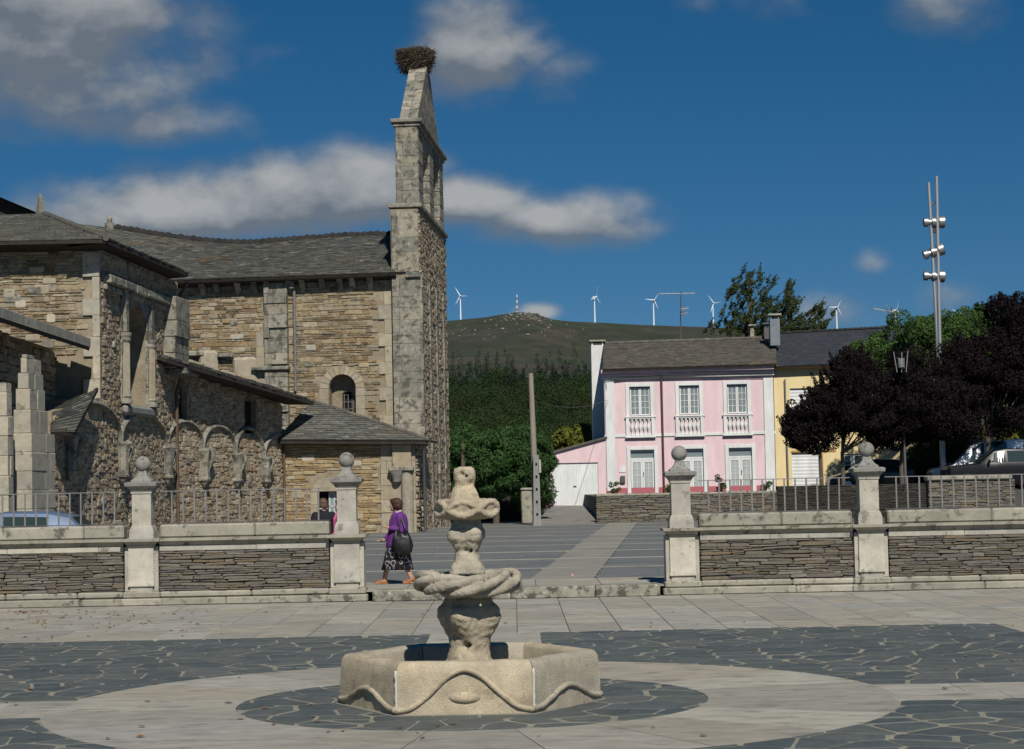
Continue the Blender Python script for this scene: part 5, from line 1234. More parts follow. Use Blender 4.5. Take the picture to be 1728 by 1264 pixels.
for a, b in wins:
    A, B = s(a), s(b); surround(A, B, zw0 - .02, zw1, .2); leafs(hw_, A + .02, B - .02, zw0 + .03, zw1 - .06, 2, 4)
    bxs(hw_, 'curtain', M['curtain'], A, B, zw0, zw1, -.21, -.2)
    bxs(hw_, 'balcony_sill', M['white'], A - .27, B + .27, zw0 - .09, zw0 - .021, .003, .16, .015)
    zb = hz(1165, 734); bw = zw0 - .09
    for x in (A - .22, B + .04): bxs(hw_, 'balcony_pier', M['white'], x, x + .18, zb, bw - .002, .003, .13, .01)
    bxs(hw_, 'balcony_base', M['white'], A - .26, B + .26, zb - .1, zb - .002, .062, .18, .02)
    bxs(hw_, 'balcony_rail', M['white'], A - .04 + .005, B + .035, bw - .07, bw - .003, .003, .12, .01)
    n = 5; wd = (B - A) / n
    for i in range(n):
        x = A + wd * (i + .5); H_ = bw - .08 - zb; Tm = Matrix.Translation(HP.w(x, .07, zb + .01))
        t = MB(); t.lathe([(.07, 0), (.07, .06), (.04, .1), (.04, H_ * .28), (.085, H_ * .42), (.09, H_ * .5), (.085, H_ * .58), (.04, H_ * .72), (.04, H_ * .84), (.07, H_ * .9), (.07, H_ - .02)], 10, Tm); soft(t.build('baluster', M['white'], hw_), 50)
    bxs(hw_, 'balcony_back', M['pink'], A - .03, B + .03, zb + .01, bw - .08, .002, .006)
for a, b in doors:
    A, B = s(a), s(b); surround(A, B, zd0 + .02, zd1, .19, nm='door_surround'); zt_ = zd1 - .46
    bxs(hw_, 'transom_bar', M['white'], A, B, zt_ - .07, zt_ + .03, -.16, -.08)
    bxs(hw_, 'transom_light', M['window_glass'], A, B, zt_ + .03, zd1 - .1, -.15, -.14); bxs(hw_, 'transom_head', M['white'], A, B, zd1 - .1, zd1, -.16, -.05)
    leafs(hw_, A + .01, B - .01, zd0 + .05, zt_ - .08, 2, 4, stile=.11, kick=.12, glass_m='curtain')
    t = MB(); m = (A + B) / 2; t.box(m + .03, m + .06, -.09, -.04, zd0 + .95, zd0 + 1.2, .008, HP.M); t.build('door_handle', M['iron'], hw_)
for a0, a1 in ((1024.5, 1039.5), (1292.5, 1308.5)): hbox(hw_, 'corner_pilaster', M['white'], a0, a1, 637, 829, .003, .08, .01)
hbox(hw_, 'string_course', M['white'], 1022, 1311, 730.5, 735.5, .004, .055, .01)
bxs(hw_, 'plinth', M['pink_dark'], 0, HP.L, zd0, zd0 + .36, .002, .02)
for nm, m_, y0, y1, d in (('cornice_upper', 'pink', 621, 627.5, .42), ('cornice_cove', 'pink', 627.7, 632.5, .26), ('cornice_lower', 'white', 632.7, 637, .16)):
    hbox(hw_, nm, M[m_], 1019, 1311, y0, y1, .003, d, .02)
t = MB(); a = s(1120.5); t.tube([HP.w(a, .14, hz(1120, 634)), HP.w(a, .12, UZ + .1)], .05, 8); t.build('downpipe', M['brown_pipe'], hw_)
t = MB(); t.tube([HP.w(s(1028), .2, hz(1028, 655)), HP.w(s(1026), .2, hz(1028, 641)), HP.w(s(1060), .2, hz(1060, 637.5)), HP.w(s(1120), .22, hz(1120, 635.5)), HP.w(s(1308), .22, hz(1308, 632))], .018, 5); t.build('facade_cable', M['iron'], hw_)
bxs(hw_, 'notice_plate', M['white'], s(1045), s(1056), hz(1050, 797), hz(1050, 787), .003, .03); 
t = MB(); t.box(s(1047), s(1055), .0, .14, hz(1050, 815), hz(1050, 803), .02, HP.M); t.build('mailbox', M['iron'], hw_)
# side gable, roof, chimney
hd = 9.0
c0 = HP.w(0, 0, 0); c1 = HP.w(HP.L, 0, 0); back = Vector((.35, hd, 0))
t = MB(); zr = hz(1165, 623)
rdg0, rdg1 = at(1018, 580, 108.8), at(1309, 570, 108.0)
t.add([(c0.x, c0.y, 0), (c0.x, c0.y, z_eave), (rdg0.x, rdg0.y, rdg0.z - .15), (c0.x + .35, c0.y + hd, z_eave), (c0.x + .35, c0.y + hd, 0)], [(0, 1, 2, 3, 4)]); t.build('side_wall', M['white_wall'], hw_)
e0, e1 = at(1017, 622.5, 104.0), at(1311, 613.5, 103.0)
rd = slab3([e0, e1, rdg1, rdg0], .1, 'house_roof', M['timber_dark'], house); rd.location.z = -.02
slates('house_slates', rd, e0, e1, rdg1, rdg0, M['roof_slate_brown'], row=.2, wid=.34, seed=211)
slab3([rdg0, rdg1, rdg1 + Vector((.2, 4.6, -1.6)), rdg0 + Vector((.2, 4.6, -1.6))], .1, 'roof_back', M['roof_slate_brown'], house)
for i in range(34):
    p = rdg0.lerp(rdg1, (i + .5) / 34); t = MB(); t.tube([p + Vector((-.14, 0, .03 + rs.uniform(-.01, .02))), p + Vector((.14, 0, .05))], [.09, .1], 8); soft(t.build('ridge_stone', M['roof_slate_brown'], rd), 60)
def chimney(name, mat, px0, px1, y0, y1, D, dep, parent, capmat, label=None):
    p0, p1 = at(px0, y1, D), at(px1, y0, D); t = MB(); t.box(p0.x, p1.x, D, D + dep, p0.z, p1.z); o = t.build(name, mat, parent)
    t = MB(); t.box(p0.x - .1, p1.x + .1, D - .1, D + dep + .1, p1.z + .18, p1.z + .28, .02); t.build('chimney_cap', capmat, o)
    for q in (p0.x + .03, p1.x - .1):
        t = MB(); t.box(q, q + .07, D + .02, D + dep - .02, p1.z, p1.z + .18); t.build('chimney_leg', mat, o)
    return o
chimney('chimney', M['white_wall'], 1003, 1019, 582, 830, 108.5, 1.2, house, M['granite_dirty'])
# garage at the left of the house
gp = Plane(at(929, 810, 104.9), at(1026, 810, 104.6)); s2 = gp.S
gw = thing('garage', 'pink lean-to garage with a white corrugated door beside the pink house', 'garage', tuple(at(975, 852, 104.8)))
g0, g1, gz0, gz1 = s2(930.5), s2(1009.5), gp.Zt(970, 853), gp.Zt(970, 781)
zL, zR = gp.Zt(929, 766), gp.Zt(1026, 737)
fw_ = panel(gp, [(-.25, gz0 - .1), (gp.L, gz0 - .1), (gp.L, zR), (-.25, zL)], [[(g0, gz0 - .05), (g1, gz0 - .05), (g1, gz1), (g0, gz1)]], .15, back=.3).build('garage_front', M['pink'], gw)
t = MB(); n = 40; v = []; f = []
for i in range(n + 1):
    x = g0 + (g1 - g0) * i / n; d = -.078 if i % 2 else -.068; v += [(x, d, gz0 - .04), (x, d, gz1)]
for i in range(n): f.append((2 * i, 2 * i + 2, 2 * i + 3, 2 * i + 1))
t.add(v, f, gp.M); t.build('garage_door', M['white'], gw)
t = MB(); t.box((g0 + g1) / 2 - .08, (g0 + g1) / 2 + .08, -.06, -.02, gz0 + 1.0, gz0 + 1.05, .01, gp.M); t.build('door_handle', M['iron'], gw)
t = MB(); t.box(-.25, g0 - .01, .003, .02, gz0 - .1, gz0 + .36, 0, gp.M); t.box(g1 + .01, gp.L, .003, .02, gz0 - .1, gz0 + .36, 0, gp.M); t.build('plinth', M['pink_dark'], gw)
q0, q1 = gp.w(-.35, .15, zL + .02), gp.w(gp.L, .15, zR + .03); slab3([q0, q1, q1 + Vector((.1, 6, 0)), q0 + Vector((.1, 6, 0))], .1, 'garage_roof', M['roof_slate_brown'], gw)
# yellow house
yh = thing('yellow_house', 'yellow terraced house with new dark slate roof behind the purple trees', 'house', tuple(at(1400, 830, 103)))
YP = Plane(at(1310, 810, 103.8), at(1530, 810, 103.0)); s3 = YP.S; yz = lambda px, y: YP.Zt(px, y)
yh_holes = []
def rect(pl, px0, px1, y0, y1): m = (px0 + px1) / 2; return [(pl.S(px0), pl.Zt(m, y1)), (pl.S(px1), pl.Zt(m, y1)), (pl.S(px1), pl.Zt(m, y0)), (pl.S(px0), pl.Zt(m, y0))]
wy = [(1337, 1375, 655, 700), (1422, 1458, 655, 700), (1337, 1383, 763, 831), (1423, 1457, 766, 803)]
yf = panel(YP, [(0, UZ - .1), (YP.L, UZ - .1), (YP.L, yz(1420, 617)), (0, yz(1420, 617))], [rect(YP, *q) for q in wy], .16, back=.3).build('facade', M['yellow'], yh)
for i, q in enumerate(wy):
    r = rect(YP, *q); a0, a1, z0, z1 = r[0][0], r[1][0], r[0][1], r[2][1]
    if i in (0, 1, 2):
        t = MB(); n = max(6, int((z1 - z0) / .09)); v = []; f = []
        for k in range(n + 1): v += [(a0, -.1 + (.015 if k % 2 else 0), z0 + (z1 - z0) * k / n), (a1, -.1 + (.015 if k % 2 else 0), z0 + (z1 - z0) * k / n)]
        for k in range(n): f.append((2 * k, 2 * k + 1, 2 * k + 3, 2 * k + 2))
        t.add(v, f, YP.M); t.build('roller_shutter', M['white'], yf)
    else:
        for l, rr in ((a0, (a0 + a1) / 2 - .02), ((a0 + a1) / 2 + .02, a1)):
            t = MB()
            for x0, x1, p0, p1 in ((l, l + .09, z0, z1), (rr - .09, rr, z0, z1), (l + .09, rr - .09, z1 - .1, z1), (l + .09, rr - .09, z0, z0 + .3), (l + .09, rr - .09, z0 + .55, z0 + .6)): t.box(x0, x1, -.12, -.07, p0, p1, 0, YP.M)
            t.build('casement', M['white'], yf); t = MB(); t.box(l + .09, rr - .09, -.11, -.1, z0 + .3, z1 - .1, 0, YP.M); t.build('pane', glass('dark_glass'), yf)
t = MB(); t.box(s3(1336), s3(1412), .003, .03, yz(1370, 763.0), yz(1370, 760), 0, YP.M); t.build('lintel_band', M['yellow_dark'], yf)
t = MB(); t.box(s3(1384), s3(1390), .003, .04, UZ, yz(1390, 763), 0, YP.M); t.build('pilaster', M['yellow_dark'], yf)
t = MB(); t.box(0, YP.L, .003, .35, yz(1400, 620), yz(1400, 614.5), .03, YP.M); t.build('cornice', M['yellow_dark'], yf)
t = MB(); t.tube([YP.w(s3(1329), .1, yz(1329, 640)), YP.w(s3(1330), .1, UZ)], .045, 8); t.build('downpipe', M['grey_pipe'], yf)
e0, e1, k1, k0 = at(1309, 618, 103.3), at(1535, 608, 102.5), at(1535, 551, 108.5), at(1309, 563, 108.9)
yd = slab3([e0, e1, k1, k0], .1, 'house_roof', M['timber_dark'], yh); yd.location.z = -.02
slates('house_slates', yd, e0, e1, k1, k0, M['roof_slate_new'], row=.2, wid=.3, seed=221, th=.012)
slab3([k0, k1, k1 + Vector((.2, 5, -1.6)), k0 + Vector((.2, 5, -1.6))], .1, 'roof_back', M['roof_slate_new'], yh)
for i in range(26):
    p = k0.lerp(k1, (i + .5) / 26); o = bpy.data.objects.new('ridge_tile', tile_me); C.objects.link(o); adopt(o, yd); o.matrix_basis = Matrix.Translation(p + Vector((0, 0, .02)))
M['slate_chim'] = material('slate_hung_chimney', [(.20, .23, .25), (.17, .195, .215)], rand='none', scale=3, contrast=.25, rough=.6)
chimney('chimney', M['slate_chim'], 1300.5, 1315.5, 538, 583, 105.6, .55, yh, M['granite'])
chimney('vent_stack', M['iron'], 1290, 1299, 553, 572, 107.5, .35, yh, M['iron'])
chimney('chimney_pot', M['granite_dirty'], 1266.5, 1272.5, 556, 578, 108.2, .25, house, M['granite_dirty'])
# shrubs in front of the pink house

# ================================================================== TREES AND SHRUBS
def leaf_mat(name, cols, tr=.25, rough=.75, contrast=.35):
    return material(name, cols, scale=1.2, contrast=contrast, rough=rough, bump=0, rand='island', translucent=tr, spec=.18)
M['leaf_purple'] = leaf_mat('purple_leaf', [(.0105, .0058, .007), (.007, .0042, .0055), (.015, .0072, .008), (.009, .0052, .0064)], .12)
M['leaf_green'] = leaf_mat('green_leaf', [(.06, .12, .024), (.036, .082, .018), (.09, .155, .036), (.052, .10, .03)])
M['leaf_dark'] = leaf_mat('dark_green_leaf', [(.022, .045, .014), (.03, .058, .018), (.016, .034, .012)], .15)
M['leaf_cypress'] = leaf_mat('cypress_spray', [(.046, .105, .026), (.028, .072, .022), (.066, .13, .034), (.036, .088, .032)], .15)
M['leaf_olive'] = leaf_mat('olive_leaf', [(.06, .078, .026), (.04, .056, .018), (.08, .098, .034)], .2)
M['leaf_yellow'] = leaf_mat('yellow_green_leaf', [(.15, .16, .025), (.10, .125, .02), (.19, .18, .035)], .3)
M['leaf_mid'] = leaf_mat('wood_leaf', [(.02, .042, .011), (.028, .056, .013), (.013, .028, .009), (.036, .062, .015)], .12)
M['leaf_wood_olive'] = leaf_mat('wood_olive_leaf', [(.032, .04, .011), (.021, .028, .008), (.044, .052, .014)], .1)
M['leaf_wood_bright'] = leaf_mat('wood_bright_leaf', [(.028, .065, .012), (.04, .082, .016), (.018, .042, .010)], .12)
M['leaf_pine'] = leaf_mat('pine_needles', [(.008, .019, .010), (.012, .026, .012), (.005, .013, .007)], .05)
M['bark'] = material('bark', [(.13, .105, .08), (.09, .075, .06)], rand='none', scale=4, contrast=.35, bump=.7, bscale=18, bdist=.02, stretch=(1, 1, .3))
def leaves_arrays(clumps, n, size, seed, aspect=.55, droop=0.0, shell=.75, up=.25):
    """n leaf quads spread over the shells of many small clumps (centre, radius)"""
    g = np.random.default_rng(seed); cc = np.array([c[0] for c in clumps], float); rr = np.array([c[1] for c in clumps], float)
    if rr.ndim == 1: rr = np.repeat(rr[:, None], 3, 1)
    wgt = (rr[:, 0] * rr[:, 2]); k = g.choice(len(clumps), n, p=wgt / wgt.sum())
    d = g.normal(size=(n, 3)); d /= np.linalg.norm(d, axis=1)[:, None]; rad = shell + (1.08 - shell) * g.random(n) ** .7
    P = cc[k] + d * rr[k] * rad[:, None]
    nrm = d * .7 + g.normal(size=(n, 3)) * .6 + np.array([0, -.1, up]); nrm /= np.linalg.norm(nrm, axis=1)[:, None]
    t = np.cross(nrm, g.normal(size=(n, 3))); t[:, 2] -= droop; t -= nrm * (t * nrm).sum(1)[:, None]; t /= np.linalg.norm(t, axis=1)[:, None] + 1e-9; b = np.cross(nrm, t)
    s = (size * g.uniform(.6, 1.35, n))[:, None]
    v = np.empty((n, 4, 3)); v[:, 0] = P - t * s; v[:, 1] = P + b * s * aspect + nrm * s * .12; v[:, 2] = P + t * s; v[:, 3] = P - b * s * aspect + nrm * s * .12
    return v.reshape(-1, 3)
def quads_mesh(name, v, mat):
    n = len(v) // 4; me = bpy.data.meshes.new(name); me.vertices.add(len(v)); me.vertices.foreach_set('co', np.ascontiguousarray(v, dtype=np.float32).ravel())
    me.loops.add(4 * n); me.loops.foreach_set('vertex_index', np.arange(4 * n, dtype=np.int32)); me.polygons.add(n)
    me.polygons.foreach_set('loop_start', np.arange(0, 4 * n, 4, dtype=np.int32))
    try: me.polygons.foreach_set('loop_total', np.full(n, 4, dtype=np.int32))
    except Exception: pass
    me.update(calc_edges=True); me.materials.append(mat); return me
def crown_clumps(blobs, k, cr, seed, fill=.25):
    """k clumps set on the surface (some inside) of a few big blobs (centre, (rx, ry, rz))"""
    rnd = random.Random(seed); out = []; tot = sum(b[1][0] * b[1][2] for b in blobs)
    for c, r in blobs:
        for i in range(max(3, int(k * r[0] * r[2] / tot))):
            d = Vector((rnd.gauss(0, 1), rnd.gauss(0, 1), rnd.gauss(0, 1))).normalized(); f = rnd.uniform(.72, 1.05) if rnd.random() > fill else rnd.uniform(.2, .75)
            q = cr * rnd.uniform(.5, 1.3)
            if rnd.random() < .18: q *= .4; f = rnd.uniform(1.0, 1.18)
            out.append(((c[0] + d.x * r[0] * f, c[1] + d.y * r[1] * f, c[2] + d.z * r[2] * f), (q * 1.15, q * 1.15, q * .85)))
    return out
def limbs(mb, base, tips, r0, seed, fork=.45):
    rnd = random.Random(seed); base = Vector(base)
    for tp in tips:
        tp = Vector(tp); m = base.lerp(tp, fork) + Vector((rnd.gauss(0, .12), rnd.gauss(0, .12), .1)); mb.tube([base, m, tp], [r0, r0 * .55, r0 * .15], 7)
def tree(name, label, cat, base, trunk_top, blobs, mat, n, size, seed, clump_r=.45, nclump=90, r0=.14, group=None, droop=0.0, multi=1, aspect=.55, fill=.25, shell=.6, shoots=0):
    t = thing(name, label, cat, tuple(base), group); rnd = random.Random(seed); base = Vector(base); top = Vector(trunk_top)
    mb = MB()
    for i in range(multi):
        o = Vector((rnd.uniform(-.25, .25) * (multi > 1), rnd.uniform(-.15, .15) * (multi > 1), 0)); q = top + o * 2.2
        mb.tube([base + o - Vector((0, 0, .15)), base + o + Vector((0, 0, .2)), (base + o).lerp(q, .5) + Vector((rnd.uniform(-.06, .06), 0, 0)), q], [r0 * 1.35, r0 * 1.05, r0 * .9, r0 * .75], 9)
        limbs(mb, q - Vector((0, 0, .1)), [Vector(b[0]) + Vector((rnd.uniform(-.5, .5) * b[1][0], rnd.uniform(-.5, .5) * b[1][1], rnd.uniform(-.1, .6) * b[1][2])) for b in blobs for _ in range(3)], r0 * .55, seed + i)
    soft(mb.build('trunk', M['bark'], t), 60)
    cl = crown_clumps(blobs, nclump, clump_r, seed, fill)
    for i in range(shoots):                         # upright young shoots that break the outline
        c, r_ = rnd.choice(blobs); a = rnd.uniform(0, 6.28); e = rnd.uniform(-.15, 1.3); d = Vector((math.cos(a) * math.cos(e) * r_[0], math.sin(a) * math.cos(e) * r_[1], math.sin(e) * r_[2])); p = Vector(c) + d * .98; up = (d.normalized() * .6 + Vector((rnd.gauss(0, .2), 0, .8))).normalized(); L = rnd.uniform(.25, .7)
        for j in range(5): q = .13 * (1 - j / 7); cl.append((tuple(p + up * L * j / 4), (q, q, q * 1.3)))
    me = quads_mesh('crown', leaves_arrays(cl, n, size, seed, aspect, droop, shell), mat)
    o = bpy.data.objects.new('crown', me); C.objects.link(o); adopt(o, t)
    return t
def P3(px, py, D): return tuple(at(px, py, D))
def pr(px, D): return px * D / F_PX              # pixels to metres
def B_(px, py, D, rx, ry, rd=None): return (P3(px, py, D), (pr(rx, D), rd or pr(rx, D), pr(ry, D)))
g_p = 'purple leaved plum trees in front of the yellow house'
def street_base(px, D): p = at(px, 810, D); return (p.x, D, UZ)
D = 88
tree('plum_tree', 'purple leaved plum tree in front of the yellow facade, leftmost of its row', 'tree', street_base(1387, D), P3(1384, 765, D), [B_(1375, 715, D, 48, 44), B_(1350, 730, D, 26, 28), B_(1405, 680, D, 42, 40)], M['leaf_purple'], 62000, .048, 301, .36, 150, .085, g_p, shoots=70)
tree('plum_tree', 'purple leaved plum tree behind the ball of the rightmost pillar', 'tree', street_base(1423, D - .5), P3(1421, 762, D - .5), [B_(1452, 690, D - .5, 62, 62), B_(1440, 640, D - .5, 45, 40), B_(1490, 715, D - .5, 50, 38)], M['leaf_purple'], 84000, .048, 302, .4, 190, .1, g_p, shoots=70)
tree('plum_tree', 'wide purple leaved plum tree in front of the thick forked trunk', 'tree', street_base(1522, D), P3(1522, 755, D), [B_(1545, 665, D, 72, 66), B_(1590, 700, D, 66, 50), B_(1535, 715, D, 60, 40)], M['leaf_purple'], 98000, .048, 303, .42, 210, .11, g_p, shoots=70)
tree('plum_tree', 'tallest dark purple tree at the right edge', 'tree', street_base(1662, D + 1), P3(1668, 745, D + 1), [B_(1680, 650, D + 1, 80, 80), B_(1705, 560, D + 1, 46, 60), B_(1640, 620, D + 1, 50, 50), B_(1740, 610, D + 1, 60, 80)], M['leaf_purple'], 120000, .052, 304, .47, 250, .13, g_p, shoots=70)
D = 96
tree('leafy_tree', 'round green tree behind the purple trees, beside the light mast', 'tree', street_base(1583, 93), P3(1583, 770, 93), [B_(1545, 590, D, 74, 58), B_(1490, 602, D, 54, 44), B_(1635, 585, D, 62, 56), B_(1448, 622, D, 34, 28), B_(1590, 562, D, 56, 30), B_(1560, 780, 93, 26, 20), B_(1600, 745, 93, 70, 26)], M['leaf_green'], 80000, .06, 305, .48, 200, .30, 'green trees behind the parked cars', multi=3)
tree('leafy_tree', 'bright green bush beside the white van roof', 'tree', street_base(1712, 99), P3(1712, 770, 99), [B_(1690, 735, 99, 44, 34), B_(1728, 705, 99, 36, 40), B_(1650, 770, 99, 36, 26)], M['leaf_yellow'], 9000, .1, 306, .4, 70, .12, 'green trees behind the parked cars')
tree('evergreen_tree', 'dark evergreen tree above the roofs at the right edge', 'tree', street_base(1680, 112), P3(1680, 700, 112), [B_(1672, 545, 112, 32, 46), B_(1700, 590, 112, 60, 60), B_(1690, 640, 112, 70, 60)], M['leaf_dark'], 20000, .12, 307, .5, 110, .2, droop=.3)
# wind-blown poplars behind the houses
def wisp(px, py, D, rx, ry, seed, n):
    rnd = random.Random(seed); return [((lambda a: (P3(px + rnd.gauss(0, rx * .5), py + rnd.gauss(0, ry * .5), D)))(0), (pr(rx * .34, D), pr(rx * .34, D), pr(ry * .26, D))) for _ in range(n)]
def strands(px, py, D, rx, ry, seed, n):          # leafy twigs combed up and to the right by the wind
    rnd = random.Random(seed); out = []
    for _ in range(int(n * 1.6)):
        c = at(px + rnd.gauss(0, rx * .5), py + rnd.gauss(0, ry * .5), D + rnd.gauss(0, .8)); d = Vector((.45 + rnd.gauss(0, .3), rnd.gauss(0, .3), .8 + rnd.gauss(0, .25))).normalized(); L = rnd.uniform(.35, .9)
        for j in range(6): q = .17 * (1 - j / 8) * rnd.uniform(.6, 1.2); out.append((tuple(c + d * L * (j / 5 - .4) + Vector((.05 * j * j * .08, 0, 0))), (q, q, q * 1.2)))
    return out
def wispy_tree(label, base_px, D, spots, seed, n, top):
    t = thing('poplar_tree', label, 'tree', tuple(Vector((at(base_px, 810, D).x, D, .1))), 'wind-blown poplars behind the houses'); b = Vector(t.location); mb = MB(); q = at(top[0], top[1], D)
    mid = b.lerp(q, .5) + Vector((.2, 0, 0)); mb.tube([b, mid, q], [.22, .14, .03], 8); cl = []
    for i, (px, py, rx, ry, k) in enumerate(spots):
        cl += strands(px, py, D, rx * 1.25, ry * 1.1, seed + i, k); e = at(px, py, D); j = b.lerp(q, min(.95, max(.35, (e.z - b.z) / max(1, (q.z - b.z)) - .22)))
        mb.tube([j, j.lerp(e, .6) + Vector((0, 0, .1)), e], [.07, .04, .015], 6)
    soft(mb.build('trunk', M['bark'], t), 60); me = quads_mesh('crown', leaves_arrays(cl, n * 4, .066, seed, .5, 0, .1), M['leaf_olive']); o = bpy.data.objects.new('crown', me); C.objects.link(o); adopt(o, t)
wispy_tree('wind-blown poplar with sparse leaves behind the pink roof, left of the slate chimney', 1258, 122, [(1245, 485, 16, 22, 9), (1262, 468, 14, 14, 5), (1275, 490, 26, 26, 14), (1290, 505, 20, 20, 8), (1255, 530, 26, 30, 12), (1285, 540, 30, 30, 18), (1225, 545, 22, 24, 9), (1300, 520, 18, 26, 8), (1262, 560, 40, 24, 22), (1315, 560, 30, 20, 12)], 320, 5200, (1266, 470))
wispy_tree('wind-blown poplar with sparse leaves behind the dark slate roof, right of the slate chimney', 1335, 124, [(1331, 490, 8, 18, 6), (1332, 515, 10, 22, 9), (1330, 545, 24, 22, 13), (1362, 533, 26, 16, 11), (1385, 520, 18, 10, 6), (1350, 556, 36, 18, 15), (1368, 550, 22, 12, 6)], 340, 3600, (1333, 478))
# cypress hedge trees beside the lane
D = 87.5
gh = 'clipped cypress trees at the end of the terrace'
def cyp(label, px, spots, seed, n):
    b = at(px, 810, D); t = thing('cypress_tree', label, 'tree', (b.x, D, TZ), gh); mb = MB(); mb.tube([(b.x, D, TZ - .1), (b.x, D, TZ + 3.6)], [.16, .09], 8); soft(mb.build('trunk', M['bark'], t), 60)
    cl = crown_clumps([B_(*q) for q in spots], 150, .42, seed, .35)
    me = quads_mesh('crown', leaves_arrays(cl, int(n * 1.9), .105, seed, .2, .5, .45, up=.5), M['leaf_cypress']); o = bpy.data.objects.new('crown', me); C.objects.link(o); adopt(o, t)
cyp('dense green cypress next to the church wall', 782, [(782, 765, D + 1, 30, 36), (788, 810, D + 1.5, 26, 40), (776, 840, D + 2, 20, 40)], 351, 24000)
cyp('dense green cypress overhanging the dark gateway', 836, [(838, 768, D, 42, 36), (850, 800, D, 36, 30), (822, 790, D + .5, 30, 30)], 352, 30000)
cyp('dense green cypress behind the concrete post', 895, [(890, 766, D, 34, 40), (880, 800, D, 32, 34), (899, 820, D + .6, 20, 50), (908, 775, D + .3, 17, 34)], 353, 30000)
gpil = thing('gate_post', 'whitewashed stone gate post in the shade of the cypress', 'post', tuple(gnd(884, 886, TZ)))
mb = MB(); p = gnd(884, 886, TZ) + Vector((.15, 2.2, 0)); mb.box(p.x - .24, p.x + .24, p.y, p.y + .5, TZ, TZ + 1.45, .05); mb.build('post_body', M['granite_dirty'], gpil)  # darker granite instead of whitewash, cypress shade put into the colour
mb = MB(); mb.box(p.x - .29, p.x + .29, p.y - .05, p.y + .55, TZ + 1.45, TZ + 1.56, .03); mb.build('post_cap', M['granite_dirty'], gpil)
mb = MB(); mb.box(at(770, 810, 91).x, at(905, 810, 91).x, 91, 91.3, TZ, TZ + 3.2); tag(mb.build('garden_wall', M['schist_shade']), 'garden wall coloured dark as deep shade under the cypresses', 'wall')  # shade of the hollow under the trees is painted into the stone
tree('yellow_shrub', 'yellow green shrub behind the garage roof', 'shrub', (at(965, 810, 112).x, 112, .2), P3(965, 790, 112), [B_(968, 742, 112, 28, 22), B_(945, 755, 112, 18, 18), B_(988, 735, 112, 14, 16), B_(975, 775, 112, 40, 20)], M['leaf_yellow'], 6000, .12, 361, .4, 60, .08)
def shrub(label, px, py, rx, ry, seed, mat, n=500, D=101.5, red=False):
    b = at(px, py + ry, D); t = thing('potted_shrub', label, 'shrub', (b.x, D, UZ), 'shrubs along the pink house'); mb = MB(); mb.lathe([(.12, UZ), (.17, UZ + .26), (.18, UZ + .28), (.15, UZ + .28)], 14, Matrix.Translation((b.x, D, 0))); soft(mb.build('pot', M['brown_pipe'], t), 40)
    me = quads_mesh('foliage', leaves_arrays(crown_clumps([B_(px, py, D, rx, ry)], 14, .12, seed), n, .055, seed, .4), mat); o = bpy.data.objects.new('foliage', me); C.objects.link(o); adopt(o, t)
shrub('small round potted shrub by the mailbox', 1038, 821, 8, 10, 371, M['leaf_green']); shrub('spiky potted shrub between the two right doors of the pink house', 1214, 817, 10, 14, 372, M['leaf_olive'], 800)
shrub('potted shrub by the right corner of the pink house', 1290, 820, 12, 9, 373, M['leaf_green']); shrub('low yellowish shrub by the brown downpipe', 1130, 822, 8, 9, 374, M['leaf_yellow'], 350)

# ================================================================== HILLS, WOOD, WIND FARM
M['hill'] = material('heath_hillside', [(.048, .054, .026), (.066, .057, .037), (.033, .043, .02), (.056, .045, .037), (.042, .056, .022)], rand='none', scale=.007, contrast=.55, bump=.5, bscale=.05, bdist=6, spots=(.30, .29, .27), spot_scale=.05, spot_cover=.70, spots2=(.03, .04, .018), spot2_scale=.012, spot2_cover=.55, stretch=(1, .3, 1))
sky_pts = [(-900, 640), (-300, 600), (300, 570), (600, 550), (757, 541), (800, 536.5), (840, 532), (862, 526.5), (880, 525.5), (905, 528), (935, 538.5), (1000, 543), (1100, 548), (1200, 551), (1320, 554), (1420, 556), (1520, 560), (1650, 566), (1900, 580), (2600, 620)]
def skyline(px):
    for (a, ya), (b, yb) in zip(sky_pts[:-1], sky_pts[1:]):
        if a <= px <= b: t = (px - a) / (b - a); return ya + (yb - ya) * t
    return 640
HD = 4200.0
def hill_z(X, Yd):
    px = W_PX / 2 + X / HD * F_PX; zr = at(px, skyline(px), HD).z; t = max(0.0, min(1.0, (Yd - 230) / (HD - 230)))
    if Yd > HD: t2 = (Yd - HD) / 1500; return zr * (1 - .25 * t2 * t2)
    u = max(0., min(1., (Yd - 230) / 420)); fh = 14 * u * u * (3 - 2 * u); z = fh + (zr - fh) * (.04 * t + .96 * t ** 1.65)
    z += 14 * t * (1 - t) * 4 * noise.noise(Vector((X * .0011, Yd * .0011, 0))) + 2.5 * t * noise.noise(Vector((X * .012, Yd * .012, 3)))
    return z
mb = MB(); nx, ny = 150, 110; v = []; f = []
for j in range(ny + 1):
    t = j / ny; Yd = 160 + (5600 - 160) * t ** 1.6
    for i in range(nx + 1):
        X = -2600 + 5600 * i / nx if Yd > 1200 else (-2600 + 5600 * i / nx) * (.35 + .65 * Yd / 1200)
        z = hill_z(X, Yd) if Yd > 230 else -.1 + 0 * X
        v.append((X, Yd, z))
for j in range(ny):
    for i in range(nx): a = j * (nx + 1) + i; f.append((a, a + 1, a + nx + 2, a + nx + 1))
mb.add(v, f); hill = mb.build('hill', M['hill'], smooth=True); tag(hill, kind='structure')
